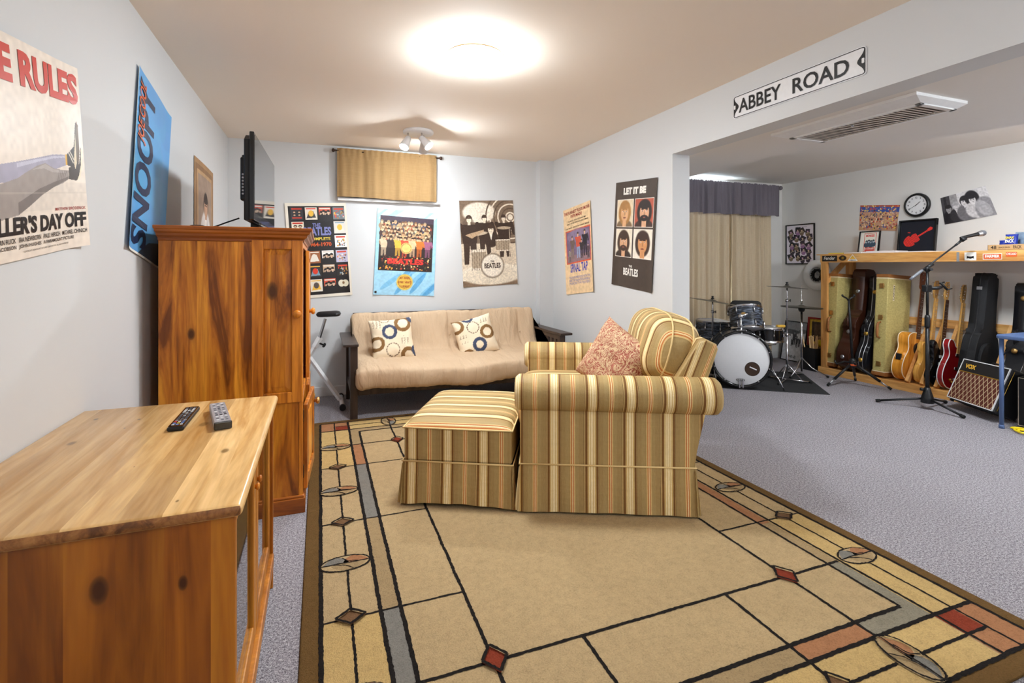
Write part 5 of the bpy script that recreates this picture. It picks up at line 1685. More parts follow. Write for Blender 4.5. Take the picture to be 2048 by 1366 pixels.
# ------------------------------------------------------------------ workbench rack along the guitar wall
BX = 5.53
t = thing('instrument_rack', 'long raw pine bench rack holding guitars along the wall', 'rack', (BX, 2.75, 0))
def rb(lo, hi): return ((lo[0]-BX, lo[1]-2.75, lo[2]), (hi[0]-BX, hi[1]-2.75, hi[2]))
YA, YB = 1.15, 4.315
b = MB(); b.box(*rb((BX, YA, 1.306), (BX+0.02, YB, 1.392)), 'bench', 0.002); b.build('front_board', t)
b = MB(); b.box(*rb((BX, YA, 1.392), (GX-0.002, YB+0.05, 1.404)), 'bench', 0.002); b.build('bench_top', t)
b = MB(); b.box(*rb((BX, YA, 0.0), (BX+0.036, YB+0.03, 0.078)), 'bench', 0.002); b.build('base_board', t)
b = MB(); b.box(*rb((BX+0.036, YA, 0.055), (GX-0.02, YB+0.03, 0.076)), 'bench'); b.build('floor_board', t)
b = MB(); b.box(*rb((5.962, YA, 0.632), (GX-0.001, YB, 0.716)), 'bench', 0.002); b.build('wall_rail', t)
for y in (4.235, 1.20):
    b = MB(); b.box(*rb((BX+0.003, y, 0.076), (BX+0.038, y+0.075, 1.306)), 'bench_post', 0.002); b.build('post', t)
    b = MB(); b.box(*rb((5.95, y-0.02, 0.076), (GX-0.002, y+0.075, 1.39)), 'bench_post', 0.002); b.build('rear_post', t)
    b = MB(); b.prism([(BX+0.02, 1.10), (BX+0.05, 1.06), (5.97, 1.36), (5.94, 1.39)], y+0.01-2.75, y+0.05-2.75, 'bench_post', Matrix(((1, 0, 0, -BX), (0, 0, 1, 0), (0, 1, 0, 0), (0, 0, 0, 1)))); b.build('brace', t)
for y in (4.10, 3.730, 3.385, 3.250, 3.125, 2.955, 2.72, 2.42, 2.05, 1.7):
    b = MB(); b.prism([(BX+0.04, 0.10), (BX+0.075, 0.078), (5.962, 0.66), (5.962, 0.716), (5.945, 0.716)], y-2.75, y+0.03-2.75, 'bench_post', Matrix(((1, 0, 0, -BX), (0, 0, 1, 0), (0, 1, 0, 0), (0, 0, 0, 1))))
    b.build('divider', t)

# stickers on the front board
def bfn(y0, z0, y1, z1, x=BX-0.0012):
    return lambda u, v: Vector((x, y0+(y1-y0)*u, z0+(z1-z0)*v))
def sticker(label, y0, z0, y1, z1, m, words, outline=None, extra=None):
    o = Vector((BX-0.0004, y0, z0))
    t = thing('sticker', label, 'sticker', o)
    f = lambda u, v: Vector((-0.0006, (y1-y0)*u, (z1-z0)*v))
    b = MB()
    b.face([f(*p) for p in (outline or [(0, 0), (1, 0), (1, 1), (0, 1)])], m)
    b.build('backing', t)
    if extra:
        for nm, pts, mm in extra:
            b = MB(); b.face([f(*p)+Vector((-0.0003, 0, 0)) for p in pts], mm); b.build(nm, t)
    if words:
        b = MB()
        for s, r, mm, kw in words: add_text(b, s, r, lambda u, v: f(u, v)+Vector((-0.0007, 0, 0)), mm, **kw)
        b.build('lettering', t, weld=False)
sticker('black script logo sticker at left end of the bench board', 4.290, 1.318, 4.105, 1.385, 'black', [('Fender', (0.12, 0.28, 0.88, 0.86), 'white', dict(shear=0.25, bold=0.01))])
circ = [(0.5+0.5*math.cos(2*PI*k/24), 0.5+0.5*math.sin(2*PI*k/24)) for k in range(24)]
sticker('round dark badge sticker beside the black script sticker', 4.083, 1.325, 3.995, 1.385, 'sepia', [], circ, [('gold_centre', [(0.5+0.2*math.cos(2*PI*k/16), 0.5+0.2*math.sin(2*PI*k/16)) for k in range(16)], 'gold'), ('cross_band', [(0.0, 0.42), (1, 0.42), (1, 0.58), (0, 0.58)], 'black')])
sticker('white and orange triangle sticker on the bench board', 3.985, 1.320, 3.865, 1.396, 'white', [('GIBSON', (0.2, 0.07, 0.8, 0.20), 'black', dict(bold=0.02))], [(0, 0), (1, 0), (0.5, 1)], [('orange_centre', [(0.2, 0.28), (0.8, 0.28), (0.5, 0.85)], 'gold')])
sticker('white square sticker with a small black drawing', 2.880, 1.316, 2.790, 1.390, 'white', [], None, [('drawing', [(0.2, 0.2), (0.3, 0.28), (0.5, 0.2), (0.7, 0.28), (0.8, 0.2), (0.78, 0.55), (0.6, 0.48), (0.4, 0.48), (0.22, 0.55)], 'black')])
sticker('orange rectangular sticker with white capital letters', 2.742, 1.322, 2.606, 1.374, 'white', [('FARMER', (0.12, 0.32, 0.88, 0.80), 'white', dict(bold=0.04))], None, [('orange_field', [(0.03, 0.08), (0.97, 0.08), (0.97, 0.92), (0.03, 0.92)], 'orange')])
sticker('small orange and white slogan sticker at right end', 2.580, 1.345, 2.505, 1.385, 'orange', [('CHICAGO', (0.05, 0.35, 0.95, 0.85), 'white', dict(bold=0.03, shear=0.15))])
b = MB(); b.box((BX-0.0012, 2.920, 1.305), (BX-0.0002, 2.942, 1.393), 'grey')
tag(b.build('tape_strip'), 'grey tape strip across the bench front board', 'tape')

# things lying on the bench
def flat_sheet(name, label, cat, loc, w, l, h, m, rz, group=None):
    b = MB(); b.box((-l/2, -w/2, 0), (l/2, w/2, h), m); o = b.build(name); place(o, loc, rz); tag(o, label, cat, group); return o
BT = 1.4045
flat_sheet('envelope', 'yellow padded packet near left end of the bench top', 'packet', (5.66, 4.16, BT), 0.16, 0.20, 0.012, 'yellow', 0.1)
flat_sheet('paper_stack', 'low stack of papers beside the yellow packet', 'papers', (5.70, 3.93, BT), 0.22, 0.28, 0.014, 'paper', -0.15)
flat_sheet('open_binder', 'white open binder in front of the small red picture', 'binder', (5.68, 3.66, BT), 0.28, 0.24, 0.022, 'paper', 0.08)
flat_sheet('paper_stack', 'loose papers before the framed red guitar picture', 'papers', (5.70, 3.34, BT), 0.26, 0.24, 0.010, 'paper', -0.06)
def carton(label, y0, y1, z0, z1, x0, x1, words):
    t = thing('carton_tray', label, 'box', (x0, y0, z0))
    b = MB(); w, l, h = x1-x0, y1-y0, z1-z0
    e = 0.003
    for lo, hi in (((0, 0, 0), (w, l, e)), ((0, 0, 0), (e, l, h)), ((w-e, 0, 0), (w, l, h)), ((0, 0, 0), (w, e, h)), ((0, l-e, 0), (w, l, h))): b.box(lo, hi, 'card')
    b.build('tray', t, weld=False)
    for s, r in words:
        b = MB(); add_text(b, s, r, lambda u, v: Vector((-0.0008, l*(1-u), h*v)), 'black', bold=0.01)
        b.build('lettering', t, weld=False)
carton('open brown cardboard tray of snack bags at the bench right end', 2.462, 2.722, 1.405, 1.452, 5.56, 5.86, [('48', (0.08, 0.2, 0.24, 0.8)), ('SNACK PACK', (0.30, 0.3, 0.60, 0.6)), ('PACK', (0.68, 0.2, 0.90, 0.8))])
carton('second brown cardboard tray cut by the photo edge', 2.19, 2.455, 1.405, 1.455, 5.56, 5.86, [('SNACK PACK', (0.1, 0.3, 0.6, 0.6))])
def snack(label, loc, w, h, m, words, rz=0, tilt=0.0):
    t = thing('snack_bag', label, 'snack bag', loc, 0, 'snack bags in the cardboard trays', rot=(0, tilt, rz))
    b = MB()
    def fn(u, v, s):
        x = 2*u-1; z = 2*v-1
        k = (max(0, 1-x**4)*max(0, 1-z**6))**0.6
        return Vector((-s*(0.030*k+0.004*noise.noise(Vector((x*4, z*4, s+loc[1]*9)))*k), x*w/2*(1+0.03*math.sin(z*9)), (v)*h))
    b.surf(lambda u, v: fn(u, v, 1), 14, 14, m); b.surf(lambda u, v: fn(u, v, -1), 14, 14, m)
    b.build('bag', t)
    if words:
        for s, r, mm in words:
            b = MB(); add_text(b, s, r, lambda u, v: Vector((-0.034, w/2-w*u, h*v)), mm, bold=0.04)
            b.build('lettering', t, weld=False)
snack('deep blue snack bag with white capitals at the tray front', (5.64, 2.595, 1.42), 0.085, 0.125, 'blue_foil', [('PACK', (0.15, 0.35, 0.85, 0.6), 'white'), ('SNAX', (0.15, 0.62, 0.85, 0.8), 'yellow')], 0.05, 0.12)
snack('silver blue snack bag behind the deep blue one', (5.74, 2.56, 1.42), 0.12, 0.145, 'silver_foil', [], -0.1, 0.1)
snack('dark blue snack bag low at the left of the tray', (5.68, 2.66, 1.41), 0.07, 0.085, 'blue_foil', [], 0.2, 0.15)
snack('pale silver snack bag at the photo right edge', (5.70, 2.47, 1.42), 0.11, 0.145, 'silver_foil', [], 0.1, 0.08)
snack('blue snack bag lying in the second tray', (5.66, 2.38, 1.42), 0.10, 0.12, 'blue_foil', [], -0.1, 0.12)

# ------------------------------------------------------------------ framed and loose pictures of the music area
def framed(name, label, cat, w, h, fw, loc, lean, art, m='print_gloss', fm='gloss_black', words=(), group=None, border=0.0, depth=0.02):
    """hangs or leans with its back towards +x; local x depth, -y is right; origin bottom centre"""
    t = thing(name, label, cat, loc, 0, group, rot=(0, lean, 0))
    b = MB()
    for lo, hi in (((-depth, -w/2, 0), (0, -w/2+fw, h)), ((-depth, w/2-fw, 0), (0, w/2, h)), ((-depth, -w/2+fw, 0), (0, w/2-fw, fw)), ((-depth, -w/2+fw, h-fw), (0, w/2-fw, h))): b.box(lo, hi, fm, 0.002)
    b.build('frame', t, weld=False)
    fn = lambda u, v, l=0: Vector((-depth*0.45-l, w/2-fw-(w-2*fw)*u, fw+(h-2*fw)*v))
    paper('picture', art, fn, t, m)
    if words:
        for s, r, mm, kw in words:
            b = MB(); add_text(b, s, r, lambda u, v: fn(u, v, 0.0012), mm, **kw)
            b.build('lettering', t, weld=False)
    return t
A = Art(150, 180, (226, 218, 226), 31, 1.2)
for k in range(20):
    u, v = 0.18+0.21*(k % 4)+A.r.uniform(-0.04, 0.04), 0.15+0.17*(k//4)+A.r.uniform(-0.03, 0.03)
    an = A.r.uniform(-0.6, 0.6); w, hh = A.r.uniform(0.10, 0.16), A.r.uniform(0.08, 0.11)
    A.poly([(u+w*math.cos(an+q)*1.1, v+hh*math.sin(an+q)*1.1) for q in (0.8, 2.3, 3.9, 5.5)], [(40, 32, 44), (58, 48, 62), (36, 34, 40), (70, 56, 52)][A.r.randint(4)])
    A.person(u, v+0.02, 0.07, [(206, 166, 190), (214, 190, 160), (190, 150, 130)][A.r.randint(3)], (30, 24, 26), [(150, 110, 150), (60, 50, 60), (120, 100, 80)][A.r.randint(3)])
    A.line((u-0.06, v-0.05), (u+0.07, v-0.02), 0.012, (206, 190, 160))
framed('framed_collage', 'black framed photo collage on white above the tweed cases', 'framed picture', 0.436, 0.535, 0.014, (GX-0.002, 4.966, 1.288), 0, A, words=[('THE LONG RUN TOUR', (0.38, 0.935, 0.75, 0.96), 'black', {})])
A = Art(70, 90, (226, 222, 212), 32, 1.15)
A.rect(0.22, 0.03, 0.86, 0.96, (206, 66, 50)); A.rect(0.25, 0.06, 0.83, 0.93, (228, 224, 210))
for q in range(4): A.person(0.36+0.12*q, 0.52+0.03*(q % 2), 0.13, (170, 180, 190), (40, 50, 60), (60, 76, 92))
A.rect(0.29, 0.08, 0.80, 0.26, (206, 66, 50))
framed('framed_print', 'small black framed red and white print standing on the bench', 'framed picture', 0.235, 0.262, 0.012, (5.860, 3.975, BT), math.radians(9), A,
       words=[('MONKEES', (0.30, 0.76, 0.76, 0.88), 'brightred', dict(bold=0.03, shear=0.1)), ('IN CONCERT', (0.31, 0.15, 0.78, 0.22), 'white', dict(bold=0.02))])
A = Art(60, 60, (22, 24, 34), 33, 0.9)
tf = framed('framed_emblem', 'black framed red guitar shaped emblem standing on the bench', 'framed picture', 0.365, 0.352, 0.017, (5.885, 3.490, BT), math.radians(7), A, depth=0.03)
# emblem: guitar silhouette cut by slits
b = MB()
def efn(u, v): return Vector((-0.0150, 0.165-0.33*u, 0.018+0.316*v))
ang = math.radians(33)
def eg(x, y):
    c, s = math.cos(ang), math.sin(ang)
    return efn(0.34+(x*c-y*s)*0.95, 0.36+(x*s+y*c)*1.0)
def half(x):    # half height of the guitar body at x
    return 0.185*math.sqrt(max(0, 1-((x+0.02)/0.235)**2)) if x < 0.03 else (0.150*math.sqrt(max(0, 1-((x-0.14)/0.16)**2)) if x < 0.24 else 0.028)
def efill(x0, x1, m='brightred'):
    n = 5
    top = [(x0+(x1-x0)*k/n, half(x0+(x1-x0)*k/n)) for k in range(n+1)]
    b.face([eg(x, y) for x, y in top]+[eg(x, -y) for x, y in reversed(top)], m)
cuts = [-0.25, -0.19, -0.155, -0.105, -0.07, -0.02, 0.015, 0.055, 0.09, 0.13, 0.165, 0.20, 0.237]
for i in range(len(cuts)-1): efill(cuts[i]+0.004, cuts[i+1]-0.004)
for k in range(6): b.face([eg(0.245+k*0.055, -0.026), eg(0.293+k*0.055, -0.026), eg(0.293+k*0.055, 0.026), eg(0.245+k*0.055, 0.026)], 'brightred')
b.face([eg(*p) for p in ((0.575, -0.035), (0.70, -0.05), (0.735, 0.0), (0.70, 0.065), (0.575, 0.045))], 'brightred')
b.face([efn(*p) for p in ((0.22, 0.62), (0.30, 0.61), (0.30, 0.635), (0.22, 0.645))], 'brightred')
b.build('emblem', tf, weld=False)
# wall clock
t = thing('wall_clock', 'round white wall clock with black rim', 'clock', (GX, 3.545, 1.918), 0, rot=(0, -PI/2, 0))
# local z points towards -x of the room (out of the wall); local x = world z
b = MB(); b.lathe([(0, 0), (0.125, 0), (0.128, 0.020), (0.120, 0.034), (0.104, 0.038), (0.102, 0.026), (0, 0.026)], 'black_plastic', 48); b.build('rim', t)
b = MB(); b.lathe([(0, 0.0270), (0.1025, 0.0270)], 'white_paint', 48, mats=['white_paint']); b.build('dial', t)
b = MB()
def cl(y, z, h=0.0285): return Vector((z, y, h))
for n in range(1, 13):
    a = 2*PI*n/12
    cy, cz = -0.080*math.sin(a), 0.080*math.cos(a)
    w, hh = (0.0035 if n == 1 else (0.010 if n < 10 else (0.009 if n == 11 else 0.015))), 0.011
    add_text(b, str(n), (-1, -1, 1, 1), lambda u, v, cy=cy, cz=cz, w=w, hh=hh: cl(cy-u*w*0.75, cz+v*hh*0.9), 'black', bold=0.01)
b.build('numerals', t, weld=False)
def hand(nm, ang_, L, w):
    b = MB(); s_, c_ = math.sin(ang_), math.cos(ang_)
    q = lambda l, d: cl(-(s_*l+c_*d), c_*l-s_*d, 0.0300)
    b.face([q(-0.012, -w), q(L, -w*0.6), q(L, w*0.6), q(-0.012, w)], 'black'); b.build(nm, t)
hand('hour_hand', 2*PI*(1.67/12), 0.052, 0.0035); hand('minute_hand', 2*PI*(40/60), 0.080, 0.0025)
# loose prints on the guitar wall
A = Art(110, 80, (196, 150, 120), 34, 0.64)
A.rect(0, 0.72, 1, 0.92, (56, 84, 160)); A.rect(0, 0.92, 1, 1, (176, 90, 70))
A.speckle(0.02, 0.05, 0.98, 0.80, 420, [(206, 160, 130), (226, 200, 170), (190, 70, 60), (70, 90, 150), (220, 190, 90), (60, 46, 50), (150, 110, 100)], 0.008, 0.022)
A.speckle(0.0, 0.82, 1, 1, 60, [(206, 80, 60), (226, 200, 120), (100, 110, 170)], 0.01, 0.02)
poster('crowd_print', 'colourful crowd print on the wall behind the small frame', A, onG(4.163, 1.985), onG(3.722, 1.940), onG(3.761, 1.655), onG(4.181, 1.690), NR, bulge=0.004)
A = Art(110, 80, (206, 204, 206), 35, 0.66)
A.rect(0, 0, 0.36, 1, (70, 68, 72)); A.rect(0.2, 0.3, 0.36, 1, (150, 148, 150)); A.rect(0.06, 0.3, 0.12, 1, (46, 44, 48))
A.person(0.14, 0.52, 0.26, (150, 148, 150), (40, 38, 40), (34, 32, 36)); A.person(0.31, 0.56, 0.28, (200, 198, 200), (170, 168, 172), (50, 48, 52), (206, 204, 206))
A.person(0.50, 0.66, 0.34, (206, 204, 206), (46, 44, 48), (110, 108, 112)); A.ell(0.66, 0.72, 0.15, 0.26, (44, 42, 46)); A.person(0.66, 0.66, 0.30, (210, 208, 210), (44, 42, 46), (196, 194, 196))
A.ell(0.86, 0.26, 0.20, 0.42, (140, 138, 142)); A.ell(0.82, 0.3, 0.12, 0.3, (168, 166, 170), 0.4)
A.noise(0.10, 3)
poster('photograph_print', 'tilted black and white photo print of four people, right of clock', A, onG(3.333, 1.966), onG(2.955, 2.040), onG(2.862, 1.752), onG(3.293, 1.690), NR, bulge=0.004)
A = Art(90, 100, (206, 206, 208), 36, 1.1)
A.rect(0, 0.72, 1, 1, (150, 152, 156)); A.ell(0.3, 0.74, 0.4, 0.06, (90, 92, 96)); A.ell(0.85, 0.78, 0.2, 0.05, (100, 102, 106))
for u, v0, hh in ((0.48, 0.40, 0.36), (0.62, 0.34, 0.30), (0.74, 0.36, 0.26), (0.40, 0.36, 0.22)): A.standing(u, v0, hh, (176, 176, 178), (36, 36, 38), (70, 70, 74), (44, 44, 48), 1.4)
A.noise(0.08, 4)
framed('framed_poster', 'black framed black and white poster leaning on wall behind cymbals', 'framed picture', 0.345, 0.53, 0.010, (5.865, 4.985, 0.002), math.radians(11), A, words=[('THE U2', (0.30, 0.06, 0.66, 0.13), 'black', dict(bold=0.03))])
A = Art(50, 60, (206, 170, 60), 37, 1.3)
A.rect(0.14, 0.10, 0.86, 0.90, (70, 52, 44)); A.rect(0.3, 0.2, 0.7, 0.8, (96, 74, 56)); A.noise(0.15, 4)
framed('framed_print', 'red framed picture with yellow mat behind the black bin', 'framed picture', 0.27, 0.36, 0.022, (5.93, 4.665, 0.245), math.radians(3), A, fm='darkred')
b = MB(); b.box((5.84, 4.53, 0.0), (5.99, 4.80, 0.243), 'black_cloth', 0.004)
tag(b.build('storage_box'), 'dark storage box under the red framed picture', 'box')

# white ring with a coiled cable hanging at the rack end
t = thing('cable_ring', 'white ring with a coiled black cable hung beside the rack post', 'cable reel', (5.955, 4.690, 1.150), 0, rot=(0, -PI/2, 0))
b = MB(); b.lathe([(0.105, -0.006), (0.19, -0.010), (0.195, 0.0), (0.19, 0.010), (0.105, 0.006), (0.105, -0.006)], 'white_plastic', 48); b.build('ring', t)
b = MB()
pts = [((0.065+0.018*math.sin(k*2.4))*math.cos(k*0.42), (0.065+0.018*math.sin(k*2.4))*math.sin(k*0.42), 0.012*math.sin(k*1.1)) for k in range(100)]
b.tube(pts, 0.008, 'rubber', 6); b.build('coil', t)
b = MB(); b.tube([(0.0, 0, -0.045), (0, 0, 0.0), (0.1, 0, 0)], 0.005, 'steel', 6); b.build('hook', t)

# ------------------------------------------------------------------ shapes of cases and guitars, all standing edge on in the rack
def spline(pts, n=6, closed=True):
    r = []
    N = len(pts)
    P_ = [Vector(p) for p in pts]
    for i in range(N if closed else N-1):
        p0, p1, p2, p3 = P_[(i-1) % N], P_[i], P_[(i+1) % N], P_[(i+2) % N]
        for k in range(n):
            s = k/n
            r.append(tuple(0.5*((2*p1)+(-p0+p2)*s+(2*p0-5*p1+4*p2-p3)*s*s+(-p0+3*p1-3*p2+p3)*s**3)))
    return r
def sym(half_):
    return [(w, z) for w, z in half_]+[(-w, z) for w, z in reversed(half_) if abs(w) > 1e-4]
XZ = Matrix(((1, 0, 0, 0), (0, 0, -1, 0), (0, 1, 0, 0), (0, 0, 0, 1)))   # outline (x,z) extruded along -y
RZ0 = 0.0765
def rack_thing(name, label, cat, y, x, lean, group=None):
    return thing(name, label, cat, (x, y, RZ0), 0, group, rot=(0, math.radians(lean), 0))

def tweed_case(label, y, x, badge):
    t = rack_thing('guitar_case', label, 'guitar case', y, x, 4.0, 'guitar cases in the rack')
    t.location.z += 0.0125
    W, Hh, T = 0.36, 1.08, 0.125
    b = MB(); b.prism(rrect(-W/2, 0.035, W/2, Hh-0.03, 0.012), -T/2, T/2, 'tweed', XZ, 0.012); b.build('shell', t)
    for z0, z1 in ((0.0, 0.040), (Hh-0.035, Hh)):
        b = MB(); b.prism(rrect(-W/2-0.002, z0, W/2+0.002, z1, 0.010), -T/2-0.002, T/2+0.002, 'leather', XZ, 0.006); b.build('leather_end', t)
    b = MB(); b.box((-W/2-0.0015, -T/2-0.0015, Hh-0.047), (W/2+0.0015, T/2+0.0015, Hh-0.038), 'cream_bind'); b.build('trim_line', t)
    b = MB(); b.box((-W/2-0.0015, -T/2-0.0015, 0.042), (W/2+0.0015, T/2+0.0015, 0.050), 'cream_bind'); b.build('trim_line', t)
    for z in (0.125, 0.62, 0.955):
        b = MB(); b.box((-W/2-0.010, -0.022, z-0.026), (-W/2, 0.022, z+0.026), 'brass', 0.003); b.box((-W/2-0.017, -0.030, z-0.012), (-W/2-0.006, -0.010, z+0.010), 'brass', 0.003); b.build('latch', t, weld=False)
    b = MB(); b.tube([(-W/2, 0.0, 0.40), (-W/2-0.038, 0.0, 0.41), (-W/2-0.046, 0, 0.44), (-W/2-0.046, 0, 0.53), (-W/2-0.038, 0, 0.56), (-W/2, 0, 0.57)], [0.008, 0.011, 0.013, 0.013, 0.011, 0.008], 'leather', 12); b.build('handle', t)
    if badge:
        b = MB(); f = lambda u, v: Vector((-0.10+0.022*u, -T/2-0.0012, 0.80+0.17*v))
        b.face([f(*p) for p in ((0, 0), (1, 0), (1, 1), (0, 1))], 'cream_bind'); bd = b.build('badge', t)
        b = MB(); add_text(b, 'CARVIN', (0.1, 0.05, 0.9, 0.95), lambda u, v: f(u, v)+Vector((0, -0.0008, 0)), 'black', vertical=True, bold=0.03); b.build('lettering', bd, weld=False)
    return t
tweed_case('pale tweed guitar case at the left end of the rack', 4.215, 5.722, False)
tweed_case('pale tweed guitar case with badge, left of the acoustic guitar', 3.660, 5.722, True)

def shaped_case(label, y, x, lean, m, hw, T, metal, rim=None):
    t = rack_thing('guitar_case', label, 'guitar case', y, x, lean, 'guitar cases in the rack')
    out = spline(sym(hw), 5)
    b = MB(); b.prism(out, -T/2, T/2, m, XZ, 0.014, smooth_side=True); b.build('shell', t)
    for yy_ in (-T*0.16, T*0.16) if rim else ():
        b = MB(); b.tube([(p[0]*1.004, yy_, p[1]) for p in out], 0.0035, rim, 6, closed=True); b.build('seam', t)
    def edge_x(z):
        return min(p[0] for p in out if abs(p[1]-z) < 0.04)
    for z in (0.14, 0.43, 0.90):
        ex = edge_x(z)
        b = MB(); b.lathe([(0, -0.004), (0.024, -0.002), (0.022, 0.006), (0.010, 0.012), (0, 0.012)], metal, 16, (ex, 0, z), (-1, 0, 0)); b.build('latch', t)
    ex = edge_x(0.56)
    b = MB(); b.tube([(ex+0.01, 0, 0.48), (ex-0.03, 0, 0.50), (ex-0.035, 0, 0.58), (ex+0.01, 0, 0.62)], 0.010, m, 10); b.build('handle', t)
    return t
hw_ac = [(0.0, 0.0), (0.12, 0.01), (0.195, 0.07), (0.215, 0.17), (0.195, 0.28), (0.155, 0.36), (0.15, 0.44), (0.165, 0.50), (0.14, 0.58), (0.085, 0.64), (0.075, 0.72), (0.075, 0.95), (0.085, 1.10), (0.07, 1.15), (0.0, 1.16)]
shaped_case('glossy brown acoustic guitar case between the tweed and black cases', 4.010, 5.690, 8.0, 'brown_case', [(w*1.06, z*1.0) for w, z in hw_ac], 0.145, 'steel')
hw_bl = [(0.0, 0.0), (0.11, 0.008), (0.18, 0.06), (0.20, 0.15), (0.18, 0.25), (0.145, 0.33), (0.14, 0.41), (0.15, 0.47), (0.12, 0.56), (0.075, 0.64), (0.068, 0.76), (0.070, 0.96), (0.078, 1.04), (0.06, 1.075), (0.0, 1.08)]
shaped_case('black guitar case with silver piping beside the badged tweed case', 3.830, 5.700, 7.5, 'black_case', hw_bl, 0.125, 'gold_metal', 'steel')
shaped_case('black guitar case at the right edge, behind the blue table', 2.585, 5.765, 7.5, 'black_case', [(w*0.95, z*0.90) for w, z in hw_ac], 0.13, 'brass')

def guitar(label, y, x, lean, body, T, m_side, m_front, neck_m, board_m, scale_top, head, bind=None, hole=False, pickups=(), guard=None, neck_z0=0.4, nut=0.98, tuner_m='chrome', one_side=False, hollow=False, binder_side=None, front_extra=None):
    t = rack_thing('guitar', label, 'guitar', y, x, lean, 'guitars standing in the rack')
    out = spline(body, 5)
    b = MB(); b.prism(out, -T/2, T/2, m_front, XZ, 0.004 if bind else 0.010, side=m_side, smooth_side=True); bo = b.build('body', t)
    if bind:
        for yy_ in (-T/2+0.002, T/2-0.002):
            b = MB(); b.tube([(p[0], yy_, p[1]) for p in out], 0.0042, bind, 6, closed=True); b.build('binding', t)
    fy = -T/2
    if hole:
        b = MB(); b.lathe([(0, 0.0), (0.050, 0.0)], 'black', 32, (0.0, fy-0.0008, 0.335), (0, -1, 0)); b.lathe([(0.050, 0.0), (0.060, 0.0)], 'rosewood', 32, (0.0, fy-0.0006, 0.335), (0, -1, 0)); b.build('soundhole', t, weld=False)
        b = MB(); b.box((-0.08, fy-0.008, 0.135), (0.08, fy, 0.165), 'rosewood', 0.003); b.build('bridge', t)
        b = MB(); b.box((min(p[0] for p in out if abs(p[1]-0.22) < 0.05)-0.0015, -0.022, 0.20), (min(p[0] for p in out if abs(p[1]-0.22) < 0.05)+0.02, 0.022, 0.262), 'black_plastic', 0.001); b.build('preamp_panel', t)
    for z in pickups:
        b = MB(); b.box((-0.042, fy-0.006, z-0.014), (0.042, fy, z+0.014), 'chrome' if hollow else 'white_plastic', 0.003); b.build('pickup', t)
    if not hole:
        b = MB(); b.box((-0.045, fy-0.008, 0.085), (0.045, fy, 0.105), 'chrome', 0.002); b.build('bridge', t)
        for k in range(2):
            b = MB(); b.lathe([(0, 0), (0.010, 0), (0.009, 0.012), (0, 0.013)], 'gold_metal' if hollow else 'black_plastic', 14, (-0.09+0.03*k, fy, 0.085-0.02*k), (0, -1, 0)); b.build('knob', t)
    if guard:
        b = MB(); b.prism(spline(guard, 4), T/2, T/2+0.002, 'black' if not hollow else 'cream_bind', XZ); b.build('pickguard', t)
    # neck
    L = nut
    b = MB()
    def nfn(u, v):
        z = neck_z0+(L-neck_z0)*v
        w = 0.029-0.008*v
        a = PI+PI*u
        return Vector((w*math.cos(a), fy+0.003-0.019*math.sin(a), z))
    b.surf(nfn, 12, 12, neck_m); b.build('neck', t)
    b = MB()
    n = 1
    for k in range(n):
        b.prism([(-0.029, neck_z0-0.06), (0.029, neck_z0-0.06), (0.021, L), (-0.021, L)], -fy-0.003, -fy+0.004, board_m, XZ)
    fb_ = b.build('fretboard', t)
    b = MB()
    for k in range(1, 20):
        z = L-(L-0.11)*(1-2**(-k/12))
        if z < neck_z0-0.05: break
        b.box((-0.026, fy-0.0052, z-0.001), (0.026, fy-0.0038, z+0.001), 'steel')
        if k in (3, 5, 7, 9, 12, 15): b.lathe([(0, 0), (0.003, 0)], 'white', 10, (0, fy-0.0045, z+0.018), (0, -1, 0))
    b.build('frets', fb_, weld=False)
    b = MB(); b.prism(head, -0.007, 0.007, neck_m, XZ @ Matrix.Translation((0, L, -fy-0.012)), 0.002); hd = b.build('headstock', t)
    hx0, hx1 = min(p[0] for p in head), max(p[0] for p in head); hz = max(p[1] for p in head)
    for k in range(6):
        if one_side: px_, pz, sg_ = hx0+0.006+0.0028*k, L+0.035+(hz-0.06)*k/5, -1
        else: px_, pz, sg_ = (hx0+0.004, L+0.04+(hz-0.07)*(k % 3)/2, -1) if k < 3 else (hx1-0.004, L+0.04+(hz-0.07)*(k % 3)/2, 1)
        b = MB(); b.tube([(px_, fy+0.012, pz), (px_+sg_*0.018, fy+0.012, pz)], 0.0025, tuner_m, 8); b.rounded((px_+sg_*0.024, fy+0.012, pz), (0.014, 0.007, 0.010), 0.8, 0.8, tuner_m, 10, 8); b.lathe([(0, 0), (0.005, 0), (0.004, 0.012), (0, 0.012)], tuner_m, 8, (px_-sg_*0.012, fy+0.004, pz), (0, -1, 0)); b.build('tuner', hd, weld=False)
    return t
ac_body = sym([(0.0, 0.0), (0.11, 0.006), (0.185, 0.06), (0.200, 0.145), (0.178, 0.225), (0.138, 0.295), (0.130, 0.345), (0.145, 0.405), (0.138, 0.460), (0.085, 0.492), (0.0, 0.497)])
head_ac = [(-0.024, 0.0), (0.024, 0.0), (0.036, 0.02), (0.040, 0.14), (0.028, 0.185), (0, 0.178), (-0.028, 0.185), (-0.040, 0.14), (-0.036, 0.02)]
head_st = [(-0.022, 0.0), (0.022, 0.0), (0.018, 0.02), (0.030, 0.045), (0.030, 0.155), (0.016, 0.185), (-0.018, 0.178), (-0.036, 0.150), (-0.042, 0.05), (-0.030, 0.02)]
st_body = [(0.0, 0.0), (0.12, 0.01), (0.165, 0.07), (0.155, 0.15), (0.120, 0.22), (0.115, 0.29), (0.145, 0.365), (0.130, 0.415), (0.085, 0.385), (0.045, 0.345), (-0.03, 0.345), (-0.075, 0.40), (-0.125, 0.445), (-0.150, 0.40), (-0.125, 0.30), (-0.120, 0.22), (-0.160, 0.14), (-0.165, 0.06), (-0.10, 0.008)]
